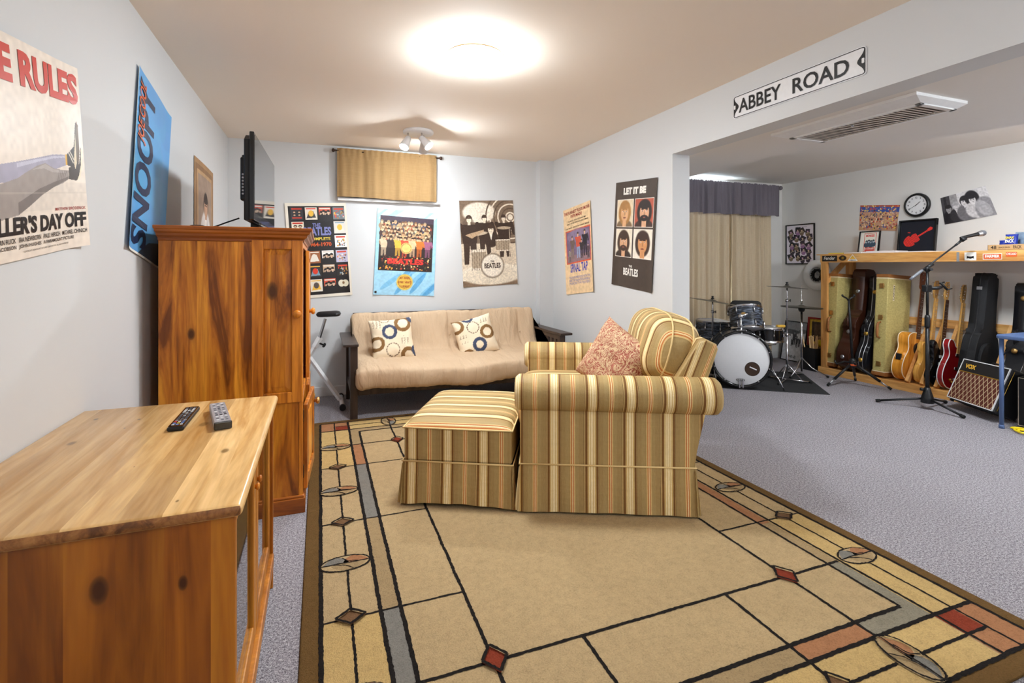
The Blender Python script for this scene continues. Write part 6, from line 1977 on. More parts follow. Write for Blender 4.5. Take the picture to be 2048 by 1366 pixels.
te_body = [(0.0, 0.0), (0.11, 0.008), (0.160, 0.06), (0.158, 0.14), (0.122, 0.22), (0.118, 0.28), (0.140, 0.345), (0.110, 0.385), (0.060, 0.350), (0.03, 0.345), (-0.03, 0.365), (-0.09, 0.415), (-0.135, 0.40), (-0.140, 0.34), (-0.118, 0.27), (-0.125, 0.21), (-0.162, 0.14), (-0.160, 0.055), (-0.10, 0.006)]
es_body = sym([(0.0, 0.0), (0.12, 0.008), (0.190, 0.07), (0.200, 0.15), (0.170, 0.235), (0.135, 0.30), (0.135, 0.35), (0.160, 0.41), (0.140, 0.465), (0.085, 0.455), (0.045, 0.405), (0.0, 0.40)])
guitar('honey coloured acoustic guitar with cream binding in the rack', 3.475, 5.725, 9.0, ac_body, 0.105, 'spruce', 'spruce', 'mahogany', 'rosewood', 1.1, head_ac, bind='cream_bind', hole=True, neck_z0=0.497, nut=0.955)
guitar('natural blond electric guitar beside the acoustic guitar', 3.318, 5.725, 9.5, te_body, 0.048, 'ash', 'ash', 'maple', 'maple', 1.1, head_st, pickups=(0.14, 0.30), neck_z0=0.345, nut=0.87, one_side=False)
guitar('black electric guitar with maple neck behind the microphone stand', 3.215, 5.720, 9.0, st_body, 0.046, 'gloss_black', 'gloss_black', 'maple', 'rosewood', 1.1, head_st, pickups=(0.15, 0.22, 0.29), neck_z0=0.345, nut=0.86, one_side=True)
guitar('cherry red electric guitar with white binding and golden maple headstock', 3.085, 5.715, 10.5, es_body, 0.050, 'cherry', 'cherry', 'maple', 'maple', 1.05, head_st, bind='white_plastic', pickups=(0.20, 0.33), hollow=True, neck_z0=0.40, nut=0.84, one_side=True)

# black soft gig bag
t = rack_thing('gig_bag', 'tall black soft guitar bag leaning beside the cherry red guitar', 'guitar bag', 2.885, 5.715, 8.0)
hw_b = [(0.0, 0.0), (0.12, 0.006), (0.185, 0.05), (0.20, 0.16), (0.19, 0.30), (0.175, 0.42), (0.145, 0.52), (0.100, 0.60), (0.085, 0.80), (0.084, 1.00), (0.078, 1.09), (0.05, 1.125), (0.0, 1.13)]
out = spline(sym(hw_b), 5)
b = MB(); b.prism(out, -0.060, 0.060, 'black_cloth', XZ, 0.024, smooth_side=True); b.build('bag', t)
b = MB(); b.tube([(p[0]*1.003, 0.0, p[1]) for p in out], 0.0035, 'black_plastic', 6, closed=True); b.build('zip', t)
b = MB(); b.prism(spline([(-0.13, 0.08), (0.13, 0.08), (0.15, 0.20), (0.13, 0.40), (0.06, 0.47), (-0.06, 0.47), (-0.13, 0.40), (-0.15, 0.20)], 4), 0.050, 0.084, 'black_cloth', XZ, 0.012); b.build('pocket', t)
b = MB(); b.box((-0.088, -0.020, 0.965), (-0.083, 0.022, 0.995), 'steel', 0.001); b.build('emblem', t)

# ------------------------------------------------------------------ stands
def leg_stand_foot(b, p, d, m='rubber', r=0.013):
    b.tube([p-d*0.035, p], r, m, 10)
t = thing('guitar_stand', 'empty black tripod guitar stand with orange mark before the cases', 'guitar stand', (5.262, 3.735, 0))
hub = Vector((0, 0, 0.245))
b = MB(); b.tube([hub, (-0.02, 0.008, 0.62), (-0.036, 0.016, 0.905)], [0.014, 0.013, 0.010], 'black_plastic', 12); mast = b.build('mast', t)
b = MB()
f = lambda u, v: Vector((-0.0165-0.018*v*0.4, 0.011-0.022*u+0.004, 0.39+0.17*v))
add_text(b, 'ULTIMATE', (0.15, 0, 0.85, 1), f, 'white', vertical=True, bold=0.04); b.build('lettering', mast, weld=False)
b = MB()
for s_ in (-1, 1): b.tube([(-0.036, 0.016, 0.90), (-0.036+s_*0.022, 0.016-s_*0.008, 0.925), (-0.036+s_*0.058, 0.016-s_*0.022, 0.945), (-0.066+s_*0.058, 0.0-s_*0.022, 0.958)], [0.008, 0.009, 0.009, 0.010], 'black_plastic', 10)
b.build('yoke', t, weld=False)
b = MB(); b.lathe([(0, -0.05), (0.030, -0.05), (0.036, -0.02), (0.030, 0.03), (0.016, 0.05), (0, 0.05)], 'black_plastic', 18, hub); b.build('hub', t)
b = MB(); b.lathe([(0.0365, -0.030), (0.0375, -0.024), (0.0365, -0.012)], 'orange', 18, hub); b.build('lock_ring', t)
for fx, fy in ((-0.28, 0.07), (0.168, -0.283), (0.235, 0.135)):
    foot = Vector((fx, fy, 0.012))
    d = (foot-hub).normalized()
    b = MB(); b.tube([hub+d*0.02, hub+(foot-hub)*0.72], 0.014, 'black_plastic', 10); lg = b.build('leg', t)
    b = MB(); b.tube([hub+(foot-hub)*0.72, foot-d*0.02], 0.008, 'steel', 10); b.build('leg_tube', lg)
    b = MB(); leg_stand_foot(b, foot, d); b.build('rubber_foot', lg)
for s_ in (-1, 1):
    b = MB(); b.tube([hub+Vector((0, 0, 0.0)), hub+Vector((-0.03+s_*0.05, -s_*0.035, 0.01)), hub+Vector((-0.13+s_*0.07, -s_*0.05-0.02, -0.005)), hub+Vector((-0.15+s_*0.075, -s_*0.05-0.02, 0.03))], 0.009, 'black_plastic', 10); b.build('cradle_arm', t)

t = thing('microphone_stand', 'black boom microphone stand with tripod base before the guitars', 'microphone stand', (5.030, 2.896, 0))
hub = Vector((0, 0, 0.095))
b = MB(); b.tube([(0, 0, 0.06), (0, 0, 0.74)], 0.0155, 'black_plastic', 14); b.build('lower_tube', t)
b = MB(); b.lathe([(0, 0), (0.019, 0), (0.021, 0.02), (0.021, 0.09), (0.017, 0.11), (0, 0.11)], 'black_plastic', 16, (0, 0, 0.72)); b.build('clutch', t)
b = MB(); b.tube([(0, 0, 0.80), (0, 0, 1.22)], 0.0105, 'black_plastic', 12); b.build('upper_tube', t)
b = MB(); b.lathe([(0, 0), (0.050, 0), (0.044, 0.05), (0.030, 0.10), (0.022, 0.135), (0, 0.135)], 'black_plastic', 18, (0, 0, 0.055)); b.build('base_hub', t)
b = MB(); b.lathe([(0, 0), (0.012, 0), (0.014, 0.03), (0, 0.035)], 'black_plastic', 10, (-0.03, 0.01, 0.17), (-0.9, 0.3, 0.2)); b.build('knob', t)
for fx, fy in ((-0.198, 0.315), (0.36, 0.055), (-0.045, -0.300)):
    foot = Vector((fx, fy, 0.014)); d = (foot-hub).normalized()
    b = MB(); b.tube([hub+d*0.02, foot-d*0.02], 0.0095, 'black_plastic', 10); lg = b.build('leg', t)
    b = MB(); leg_stand_foot(b, foot, d, r=0.014); b.build('rubber_foot', lg)
O = Vector((5.030, 2.896, 0))
def bp(x, y, z): return Vector((x, y, z))-O
piv = Vector((0, 0, 1.235))
b = MB(); b.rounded(piv, (0.05, 0.04, 0.05), 0.8, 0.8, 'black_plastic', 16, 10); b.tube([piv+Vector((-0.02, -0.045, 0)), piv+Vector((0, 0, 0))], 0.013, 'black_plastic', 10); b.build('swivel_joint', t, weld=False)
p0, p1 = bp(4.886, 2.951, 1.145), bp(5.267, 2.806, 1.452)
dr = (p1-p0).normalized()
b = MB(); b.tube([p0+dr*0.10, p1], 0.0068, 'black_plastic', 12); bm_ = b.build('boom_arm', t)
b = MB(); b.tube([p0, p0+dr*0.03, p0+dr*0.12, p0+dr*0.14], [0.010, 0.012, 0.014, 0.010], 'grey_plastic', 12); b.build('counterweight', bm_)
b = MB(); b.tube([piv+dr*-0.01+Vector((0, 0, 0.02)), piv+dr*0.06+Vector((0, 0, 0.01))], 0.013, 'black_plastic', 12); b.build('boom_clamp', bm_)
b = MB(); b.tube([p1-dr*0.01, p1+dr*0.03, bp(5.315, 2.790, 1.492)], [0.009, 0.010, 0.012], 'black_plastic', 10); b.tube([bp(5.315, 2.790, 1.492), bp(5.345, 2.778, 1.512)], 0.018, 'black_plastic', 12); b.build('clip', bm_, weld=False)
# phone clamp on the mast
b = MB(); b.box((-0.045, -0.022, 1.035), (0.03, 0.022, 1.098), 'black_plastic', 0.008); ph = b.build('phone_clamp', t)
b = MB(); b.tube([(0.03, 0, 1.066), (0.085, -0.03, 1.070), (0.12, -0.045, 1.078)], [0.013, 0.016, 0.011], 'black_plastic', 12); b.build('clamp_arm', ph)
b = MB(); b.tube([bp(5.140, 2.853, 1.115), bp(5.195, 2.835, 1.055)], 0.010, 'black_plastic', 8); b.tube([bp(5.130, 2.858, 1.112), bp(5.170, 2.842, 1.122)], 0.006, 'black_plastic', 8); b.tube([bp(5.190, 2.836, 1.052), bp(5.235, 2.820, 1.066)], 0.006, 'black_plastic', 8); b.build('phone_cradle', ph, weld=False)
# microphone resting in the clip
m0, m1 = Vector((5.305, 2.795, 1.513)), Vector((5.475, 2.729, 1.553))
dm = (m1-m0).normalized()
t = thing('microphone', 'handheld black microphone with grey ball grille on the boom', 'microphone', m0)
b = MB(); b.lathe([(0, 0), (0.010, 0.001), (0.0125, 0.02), (0.017, 0.155), (0.019, 0.160), (0, 0.162)], 'black_plastic', 20, (0, 0, 0), dm); b.build('handle', t)
b = MB(); b.lathe([(0.019, 0.158), (0.024, 0.170), (0.0255, 0.185)], 'steel', 20, (0, 0, 0), dm); b.lathe([(0.0255, 0.185), (0.0265, 0.200), (0.023, 0.216), (0.013, 0.227), (0, 0.230)], 'grey_plastic', 20, (0, 0, 0), dm); b.build('grille', t, weld=False)

# ------------------------------------------------------------------ amplifiers, folding table, cord
tl = math.radians(23)
n_ = Vector((-0.907, 0.421, 0)); xd = Vector((-0.421, -0.907, 0))
up = (Vector((0, 0, 1))*math.cos(tl)-n_*math.sin(tl)); bk = (-n_*math.cos(tl)-Vector((0, 0, 1))*math.sin(tl))
t = thing('guitar_amplifier', 'tilted guitar amplifier with brown diamond grille under the table', 'amplifier', (0, 0, 0))
t.matrix_world = frame_axes((5.262, 2.880, 0.088), xd, bk, up)
AW2, AH, AD = 0.475, 0.385, 0.195
b = MB(); b.box((0, 0.004, 0), (AW2, AD, AH), 'vinyl', 0.012); b.build('cabinet', t)
b = MB(); b.box((0.014, -0.001, 0.014), (AW2-0.014, 0.005, 0.262), 'grille'); b.build('speaker_grille', t)
b = MB(); b.box((0.014, -0.001, 0.270), (AW2-0.014, 0.006, AH-0.014), 'vinyl'); b.build('upper_panel', t)
b = MB(); b.box((0.012, -0.004, 0.261), (AW2-0.012, 0.004, 0.270), 'gold_metal', 0.001); b.build('gold_strip', t)
b = MB()
for lo, hi in (((0.006, -0.004, 0.006), (AW2-0.006, 0.006, 0.013)), ((0.006, -0.004, AH-0.013), (AW2-0.006, 0.006, AH-0.006)), ((0.006, -0.004, 0.006), (0.013, 0.006, AH-0.006)), ((AW2-0.013, -0.004, 0.006), (AW2-0.006, 0.006, AH-0.006))): b.box(lo, hi, 'white_plastic', 0.001)
b.build('white_piping', t, weld=False)
b = MB(); add_text(b, 'VOX', (0.055, 0.300, 0.165, 0.340), lambda u, v: Vector((u, -0.003, v)), 'gold', bold=0.05); b.build('lettering', t, weld=False)
b = MB(); b.tube([(AW2*0.36, AD*0.5, AH), (AW2*0.38, AD*0.5, AH+0.025), (AW2*0.62, AD*0.5, AH+0.025), (AW2*0.64, AD*0.5, AH)], 0.009, 'vinyl', 10); b.build('handle', t)
b = MB(); b.tube([(AW2+0.001, 0.03, 0.02), (AW2+0.001, 0.03, AH-0.02)], 0.002, 'gold_metal', 6); b.build('gold_piping', t)
for x in (0.04, AW2-0.04):
    b = MB(); b.lathe([(0, 0), (0.014, 0), (0.016, -0.018), (0, -0.018)], 'rubber', 12, (x, 0.025, 0.002)); b.build('foot', t)
b = MB(); b.box((-0.004, AD-0.03, 0.0), (AW2+0.004, AD-0.004, 0.004), 'rubber'); b.build('rear_edge', t)
t = thing('guitar_amplifier', 'plain black amplifier standing behind the blue table leg', 'amplifier', (5.25, 2.08, 0), 0)
b = MB(); b.box((-0.13, -0.24, 0.012), (0.13, 0.24, 0.40), 'vinyl', 0.012); b.build('cabinet', t)
b = MB(); b.box((-0.133, -0.22, 0.03), (-0.128, 0.22, 0.30), 'black_cloth'); b.build('speaker_grille', t)
b = MB(); b.tube([(-0.134, -0.23, 0.02), (-0.134, 0.23, 0.02), (-0.134, 0.23, 0.39), (-0.134, -0.23, 0.39)], 0.002, 'cream_bind', 6, closed=True); b.build('piping', t)
for x in (-0.1, 0.1):
    for y in (-0.2, 0.2):
        b = MB(); b.lathe([(0, 0), (0.013, 0), (0.015, 0.014), (0, 0.014)], 'rubber', 12, (x, y, 0)); b.build('foot', t)

t = thing('folding_table', 'blue folding card table at the right edge', 'table', (5.225, 1.95, 0))
b = MB(); b.prism(rrect(-0.29, -0.425, 0.29, 0.425, 0.035), 0.700, 0.728, 'blue_metal', None, 0.008); b.build('tabletop', t)
for sx in (-1, 1):
    for sy in (-1, 1):
        x, y = sx*0.255, sy*0.395
        b = MB(); b.tube([(x, y, 0.020), (x, y, 0.700)], 0.0145, 'blue_metal', 14); lg = b.build('leg', t)
        b = MB(); b.lathe([(0, 0), (0.018, 0), (0.018, 0.025), (0.0145, 0.028), (0, 0.028)], 'blue_metal', 14, (x, y, 0)); b.build('foot_cap', lg)
        b = MB(); b.tube([(x, y-sy*0.01, 0.57), (x, y-sy*0.03, 0.60), (x, y-sy*0.11, 0.70)], 0.005, 'black_plastic', 8); b.build('brace', lg)
b = MB()
pts = []
for k in range(90):
    a = k*0.16
    pts.append((4.985+0.060*math.cos(a)*(1+0.1*math.sin(a*0.7)), 2.175+0.065*math.sin(a)+0.0006*k, 0.0085+0.0001*k+0.003*abs(math.sin(a*1.3))))
pts += [(5.02, 2.10, 0.012), (5.08, 1.95, 0.007), (5.05, 1.80, 0.007), (4.92, 1.7, 0.007)]
b.tube(pts, 0.006, 'yellow_cord', 8)
tag(b.build('yellow_cable'), 'coiled yellow cable on the floor beside the blue table leg', 'cable')

# ------------------------------------------------------------------ drum kit on its mat
KD = Vector((0.607, 0.795, 0)).normalized()      # from the front of the kit to the drummer
KR = Vector((0.795, -0.607, 0))                  # to the right seen from the front
t_mat = MB()
c0 = Vector((4.677, 3.545, 0)); 
q = [c0, c0+KD*1.05, c0+KD*1.05-KR*1.45, c0-KR*1.45]
t_mat.prism([(p.x, p.y) for p in (q[0], q[1], q[2], q[3])], 0.0, 0.006, 'mat_black')
tag(t_mat.build('drum_mat'), 'black rectangular mat under the drum kit', 'mat')
MZ = 0.0065

def drum(name, label, centre, axis, R, depth, lugs, m='oyster', head='drum_head', hoop='chrome', badge=False, lug_rows=2, hoop_r=0.006, bass=False):
    """axis points from bottom head to top head; origin at the centre"""
    ax = Vector(axis).normalized()
    x = ax.orthogonal().normalized() if abs(ax.z) > 0.9 else Vector((0, 0, 1)).cross(ax).normalized()
    y = ax.cross(x)
    t = thing(name, label, 'drum', (0, 0, 0))
    t.matrix_world = frame_axes(centre, x, y, ax)
    h = depth/2
    b = MB(); b.lathe([(R, -h), (R, h)], m, 48); b.build('shell', t)
    for s_ in (-1, 1):
        b = MB(); b.lathe([(0, s_*(h+0.004)), (R*0.965, s_*(h+0.004)), (R+0.002, s_*(h-0.004))], head, 48, mats=[head, hoop]); hd = b.build('head', t)
        b = MB()
        if bass:
            b.lathe([(R+0.002, s_*(h-0.020)), (R+0.016, s_*(h-0.020)), (R+0.018, s_*(h+0.000)), (R+0.016, s_*(h+0.018)), (R-0.004, s_*(h+0.018)), (R-0.004, s_*(h+0.004))], 'gloss_black', 48)
        else:
            b.lathe([(R+0.001, s_*(h-0.012)), (R+0.008, s_*(h-0.012)), (R+0.007, s_*(h+0.008)), (R+0.010, s_*(h+0.014)), (R+0.003, s_*(h+0.014)), (R-0.002, s_*(h+0.004))], hoop, 48)
        b.build('hoop', t)
    for k in range(lugs):
        a = 2*PI*(k+0.5)/lugs
        c, s_ = math.cos(a), math.sin(a)
        for zz_ in ((-h*0.62, h*0.62) if lug_rows == 2 else (0,)):
            L = min(0.03, depth*0.16)
            b = MB(); b.tube([((R+0.006)*c, (R+0.006)*s_, zz_-L), ((R+0.010)*c, (R+0.010)*s_, zz_), ((R+0.006)*c, (R+0.006)*s_, zz_+L)], [0.006, 0.009, 0.006], 'chrome', 8)
            e = h+0.006 if zz_ >= 0 else -h-0.006
            b.tube([((R+0.010)*c, (R+0.010)*s_, zz_), ((R+0.012)*c, (R+0.012)*s_, e)], 0.003, 'chrome', 6)
            if bass: b.tube([((R+0.020)*c, (R+0.020)*s_, e*0.95), ((R-0.006)*c, (R-0.006)*s_, e*1.07)], 0.006, 'chrome', 6)
            b.build('lug', t, weld=False)
    return t, x, y, ax
bc_ = Vector((4.145, 4.165, 0.305+MZ))
tb, bx_, by_, bax = drum('bass_drum', 'big bass drum with white front head and black oyster shell', bc_, -KD, 0.272, 0.36, 10, bass=True)
# front head details (local z = towards the viewer)
lx = 1.0 if bx_.dot(KR) > 0 else -1.0
upv = 1.0 if by_.z > 0 else -1.0
def bl(r, u, h): return Vector((lx*r, upv*u, h))
b = MB(); b.lathe([(0, 0.1846), (0.068, 0.1846)], 'sepia', 36, bl(0.100, -0.095, 0), mats=['sepia']); b.lathe([(0.068, 0.1848), (0.072, 0.1848)], 'rubber', 36, bl(0.100, -0.095, 0), mats=['rubber']); b.build('port_hole', tb, weld=False)
b = MB(); b.tube([bl(0.075, -0.075, 0.186), bl(0.140, -0.102, 0.190)], 0.006, 'white_plastic', 8); b.build('beater', tb)
b = MB()
n = 28
for k in range(n):
    a0, a1 = 2*PI*k/n, 2*PI*(k+1)/n
    P4 = lambda a, s: bl(-0.012+0.042*s*math.cos(a), -0.213+0.018*s*math.sin(a), 0.1850)
    b.face([P4(a0, 1), P4(a1, 1), P4(a1, 0.86), P4(a0, 0.86)], 'black')
add_text(b, 'EVANS', (-0.038, -0.222, 0.016, -0.204), lambda u, v: bl(u, v, 0.1850), 'black', bold=0.04); b.build('logo', tb, weld=False)
b = MB()
for x_ in (-0.020, 0.012): b.box(*[tuple(v) for v in ((min(lx*(x_-0.006), lx*(x_+0.006)), min(upv*-0.292, upv*-0.215), 0.186), (max(lx*(x_-0.006), lx*(x_+0.006)), max(upv*-0.292, upv*-0.215), 0.204))], 'chrome', 0.002)
b.build('hoop_clamp', tb, weld=False)
for s_ in (-1, 1):
    b = MB(); b.tube([bl(s_*0.26, -0.08, 0.02), bl(s_*0.36, -0.20, 0.10), bl(s_*0.40, -0.295, 0.14)], [0.008, 0.007, 0.006], 'chrome', 8); sp_ = b.build('spur', tb)
    b = MB(); b.tube([bl(s_*0.395, -0.283, 0.136), bl(s_*0.402, -0.303, 0.142)], 0.010, 'rubber', 8); b.build('rubber_foot', sp_)
b = MB(); b.tube([bl(0.02, 0.268, 0.0), bl(0.02, 0.42, -0.03)], 0.012, 'chrome', 12); b.box((min(lx*-0.03, lx*0.07), min(upv*0.26, upv*0.285), -0.04), (max(lx*-0.03, lx*0.07), max(upv*0.26, upv*0.285), 0.04), 'chrome', 0.006); b.build('tom_post', tb, weld=False)
b = MB(); b.tube([bl(0.02, 0.42, -0.03), bl(0.08, 0.44, -0.06), bl(0.15, 0.45, -0.12)], 0.010, 'chrome', 12); b.rounded(bl(0.02, 0.42, -0.03), (0.05, 0.05, 0.06), 0.7, 0.7, 'chrome', 14, 10); b.build('tom_arm', tb, weld=False)
# rack tom, tipped towards the drummer
tc_ = Vector((4.35, 4.275, 0.692))
tax = (Vector((0, 0, 1))+KD*0.30-KR*0.06).normalized()
tt, tx_, ty_, _ = drum('rack_tom', 'black oyster rack tom mounted above the bass drum', tc_, tax, 0.165, 0.225, 6)
v_ = (-KD+(-KR)*0.25); v_ -= tax*v_.dot(tax); v_.normalize()
li = tt.matrix_world.inverted().to_3x3()
vl = li @ v_
sd = Vector((0, 0, 1)).cross(vl)
b = MB(); b.prism([(0.026*math.cos(2*PI*k/20), 0.018*math.sin(2*PI*k/20)) for k in range(20)], 0, 0.003, 'brass', frame_axes(vl*0.1645+Vector((0, 0, 0.02)), sd, Vector((0, 0, 1)), vl)); bd = b.build('badge', tt)
# floor tom
ft, *_ = drum('floor_tom', 'black oyster floor tom behind the left cymbal', Vector((4.345, 4.76, 0.435)), (0.03, -0.02, 1), 0.20, 0.36, 8)
for k in range(3):
    a = 2*PI*k/3+0.4
    b = MB(); b.tube([(0.215*math.cos(a), 0.215*math.sin(a), 0.02), (0.215*math.cos(a), 0.215*math.sin(a), -0.36), (0.235*math.cos(a), 0.235*math.sin(a), -0.425)], 0.006, 'chrome', 8); b.build('leg', ft)
# snare on its stand
sn, *_ = drum('snare_drum', 'black snare drum low behind the rack tom', Vector((4.80, 4.42, 0.485)), (0, 0, 1), 0.178, 0.135, 8, m='gloss_black', lug_rows=1)
t = thing('snare_stand', 'chrome tripod stand under the snare drum', 'stand', (4.80, 4.42, MZ))
b = MB(); b.tube([(0, 0, 0.08), (0, 0, 0.36)], 0.011, 'chrome', 12); b.build('column', t)
for k in range(3):
    a = 2*PI*k/3+0.3
    b = MB(); b.tube([(0, 0, 0.20), (0.20*math.cos(a), 0.20*math.sin(a), 0.012)], 0.006, 'chrome', 8); b.build('leg', t)
    b = MB(); b.tube([(0, 0, 0.34), (0.17*math.cos(a), 0.17*math.sin(a), 0.385), (0.186*math.cos(a), 0.186*math.sin(a), 0.397)], 0.006, 'chrome', 8); b.build('basket_arm', t)
b = MB(); b.box((-0.045, -0.022, 0), (0.045, 0.022, 0.028), 'gold', 0.008)
o = b.build('wood_block'); place(o, (4.905, 4.315, 0.5675), math.radians(-20)); tag(o, 'small honey coloured wood block resting on the snare rim', 'wood block')

# cymbals and stands
def cymbal(label, loc, tilt, R, dome=0.022, m='cymbal', flip=False):
    t = thing('cymbal', label, 'cymbal', loc, 0, 'cymbals of the drum kit', rot=tilt)
    b = MB()
    s_ = -1 if flip else 1
    prof = [(0.006, s_*dome), (R*0.08, s_*dome*0.95), (R*0.17, s_*dome*0.55), (R*0.21, s_*dome*0.42), (R*0.6, s_*dome*0.22), (R, 0)]
    b.lathe(prof, m, 56); b.lathe([(r, h-0.0014) for r, h in prof], m, 56)
    b.build('plate', t, weld=False)
    return t
def tripod_stand(label, base, height, R, legs, flat=True, felt=True, joints=(0.5,), lean=(0, 0)):
    t = thing('cymbal_stand', label, 'stand', base)
    b = MB(); b.tube([(0, 0, 0.05), (0, 0, height*joints[0])], 0.0125, 'chrome', 12); b.build('lower_tube', t)
    b = MB(); b.tube([(0, 0, height*joints[0]), (0, 0, height-0.05), (0, 0, height+0.03)], [0.009, 0.009, 0.004], 'chrome', 12); b.build('upper_tube', t)
    for j in joints+(0.86,):
        b = MB(); b.lathe([(0, -0.014), (0.018, -0.014), (0.018, 0.014), (0, 0.014)], 'chrome', 12, (0, 0, height*j)); b.tube([(0, 0, height*j), (0.035, -0.01, height*j)], 0.005, 'chrome', 8); b.tube([(0.035, -0.01, height*j-0.014), (0.035, -0.01, height*j+0.014)], 0.005, 'black_plastic', 8); b.build('wing_clamp', t, weld=False)
    for a in legs:
        c, s_ = math.cos(a), math.sin(a)
        b = MB(); b.tube([(0, 0, 0.03), (R*c*0.98, R*s_*0.98, 0.014)], 0.008, 'chrome', 8); b.tube([(0.0, 0.0, 0.20), (R*c*0.62, R*s_*0.62, 0.022)], 0.006, 'chrome', 8); lg = b.build('leg', t, weld=False)
        b = MB(); b.tube([(R*c*0.90, R*s_*0.90, 0.014), (R*c, R*s_, 0.013)], 0.012, 'rubber', 8); b.build('rubber_foot', lg)
    b = MB(); b.lathe([(0, 0), (0.018, 0), (0.018, 0.010), (0.010, 0.014), (0.013, 0.034), (0, 0.036)], 'black_plastic', 16, (0, 0, height+0.022)); b.build('felt_and_nut', t)
    return t
p1_ = Vector((4.736, 4.086, MZ))
tripod_stand('tall chrome cymbal stand in the middle of the kit', p1_, 1.035-MZ, 0.24, (-0.7, 1.6, 3.5))
cymbal('highest crash cymbal on the tall middle stand', (4.736, 4.086, 1.033), (math.radians(2), math.radians(3), 0), 0.203)
p2_ = Vector((4.126, 4.53, 0.0))
tripod_stand('chrome cymbal stand behind the floor tom at left', p2_, 0.872, 0.27, (0.4, 2.5, 4.2))
cymbal('wide ride cymbal tipped to the right above the floor tom', (4.126, 4.53, 0.868), (math.radians(4), math.radians(8), 0), 0.262)
# hi-hat
hb = Vector((5.175, 4.27, 0.005))
t = thing('hi_hat_stand', 'chrome hi-hat stand with pedal at the right of the kit', 'stand', hb)
b = MB(); b.tube([(0, 0, 0.05), (0, 0, 0.76)], 0.012, 'chrome', 12); b.build('tube', t)
b = MB(); b.tube([(0, 0, 0.74), (0, 0, 1.06)], 0.0035, 'chrome', 8); b.build('pull_rod', t)
for a in (-0.9, 1.3, 3.4):
    c, s_ = math.cos(a), math.sin(a)
    b = MB(); b.tube([(0, 0, 0.21), (0.10*c, 0.10*s_, 0.10), (0.26*c, 0.26*s_, 0.014)], 0.007, 'chrome', 8); lg = b.build('leg', t)
    b = MB(); b.tube([(0.245*c, 0.245*s_, 0.017), (0.268*c, 0.268*s_, 0.012)], 0.012, 'rubber', 8); b.build('rubber_foot', lg)
b = MB(); b.box((-0.02, 0.02, 0.012), (0.06, 0.25, 0.022), 'steel', 0.004); b.build('pedal', t)
b = MB(); b.lathe([(0, 0), (0.024, 0), (0.034, 0.02), (0.034, 0.04), (0.015, 0.045), (0, 0.045)], 'black_plastic', 16, (0, 0, 0.735)); b.build('cup', t)
b = MB(); b.lathe([(0, 0), (0.012, 0), (0.008, 0.02), (0.013, 0.03), (0.013, 0.06), (0, 0.062)], 'chrome', 14, (0, 0, 0.822)); b.build('clutch', t)
cymbal('upper hi-hat cymbal on the right stand', (5.175, 4.27, 0.795), (math.radians(1), math.radians(2), 0), 0.215, 0.026)
cymbal('lower hi-hat cymbal facing down below the upper one', (5.175, 4.27, 0.788), (math.radians(1), math.radians(2), 0), 0.215, 0.006, flip=True)
# throne
t = thing('drum_throne', 'black drum throne backrest showing above the rack tom', 'stool', (5.00, 4.90, 0.0))
b = MB(); b.rounded((0, 0, 0.50), (0.34, 0.34, 0.09), 0.5, 1.0, 'vinyl', 28, 12); b.build('seat', t)
b = MB()
fr = frame_axes((0.055, 0.07, 0.675), (0.795, -0.607, 0), (0, 0, 1), (0.607, 0.795, 0))
b.prism(rrect(-0.18, 0, 0.18, 0.15, 0.05), -0.02, 0.02, 'vinyl', fr, 0.014); b.build('backrest', t)
b = MB(); b.tube([(0, 0, 0.12), (0, 0, 0.47)], 0.014, 'chrome', 12); b.tube([(0.02, 0.03, 0.46), (0.07, 0.09, 0.50), (0.065, 0.085, 0.70)], 0.010, 'chrome', 10); b.build('post', t, weld=False)
for k in range(3):
    a = 2*PI*k/3
    b = MB(); b.tube([(0, 0, 0.26), (0.22*math.cos(a), 0.22*math.sin(a), 0.012)], 0.009, 'chrome', 8); b.build('leg', t)
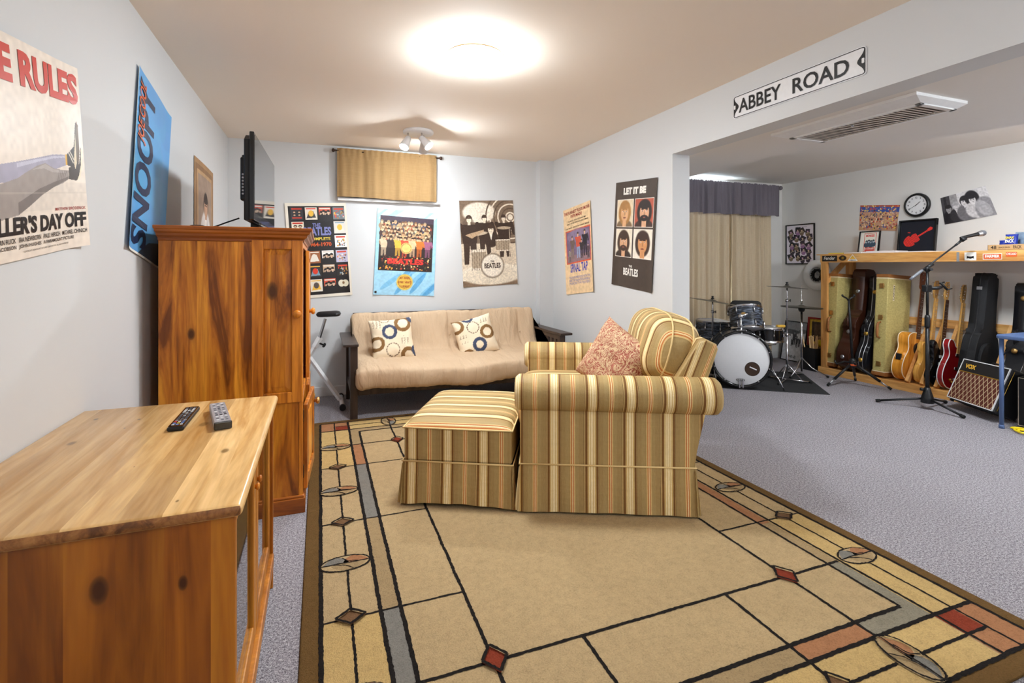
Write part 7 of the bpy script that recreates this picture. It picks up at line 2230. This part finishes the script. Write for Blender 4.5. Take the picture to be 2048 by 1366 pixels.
# bass drum pedal
t = thing('bass_pedal', 'metal bass drum pedal behind the bass drum', 'pedal', (4.36, 4.45, MZ), math.radians(37))
b = MB(); b.box((-0.05, 0.0, 0.0), (0.05, 0.28, 0.012), 'steel', 0.003); b.build('base_plate', t)
b = MB(); b.box((-0.035, 0.02, 0.03), (0.035, 0.26, 0.040), 'steel', 0.003, Matrix.Rotation(math.radians(-8), 4, 'X')); b.build('footboard', t)
b = MB(); b.tube([(-0.05, 0.02, 0.01), (-0.05, 0.02, 0.20), (0.05, 0.02, 0.20), (0.05, 0.02, 0.01)], 0.008, 'chrome', 8); b.build('yoke', t)

# bin of drumsticks
bo = Vector((5.625, 4.475, 0))
t = thing('stick_bin', 'square black bin full of drumsticks beside the rack', 'bin', bo)
b = MB()
w0, w1, hh = 0.085, 0.095, 0.275
pr = [(w0, 0.0), (w1, hh), (w1-0.004, hh), (w0-0.004, 0.006)]
sq = lambda w, z: [Vector((-w, -w, z)), Vector((w, -w, z)), Vector((w, w, z)), Vector((-w, w, z))]
for k in range(3):
    A0, A1 = sq(*pr[k]), sq(*pr[k+1])
    for j in range(4): b.face([A0[j], A0[(j+1) % 4], A1[(j+1) % 4], A1[j]], 'black_plastic')
b.face(list(reversed(sq(*pr[0]))), 'black_plastic'); b.face(sq(*pr[3]), 'black_plastic')
b.build('bin_body', t)
b = MB(); b.lathe([(0.0068, 0.0), (0.0072, 0.10), (0.0068, 0.30), (0.0045, 0.365), (0.003, 0.375), (0.0048, 0.383), (0.004, 0.398), (0, 0.402)], 'stick', 10); b.lathe([(0, 0), (0.0068, 0)], 'stick', 10)
st0 = b.build('drumstick', weld=True)
rs = random.Random(3)
stick_label = 'pale hickory drumstick standing in the black bin'
for k in range(16):
    gx, gy = (k % 4-1.5)*0.036, (k//4-1.5)*0.036
    o = st0 if k == 0 else dup(st0)
    o.location = bo+Vector((gx*0.8, gy*0.8, 0.010+0.004*(k % 3)))
    o.rotation_euler = (rs.uniform(-0.10, 0.10)-gy*0.6, rs.uniform(-0.10, 0.10)+gx*0.6, 0)
    tag(o, stick_label, 'drumstick', 'drumsticks in the black bin')
b = MB(); b.rounded((0, 0, 0), (0.085, 0.085, 0.09), 0.9, 0.9, 'yellow_cord', 20, 12)
o = b.build('shaker'); o.location = bo+Vector((0.045, -0.045, 0.325)); tag(o, 'yellow egg shaped shaker among the drumsticks', 'shaker')
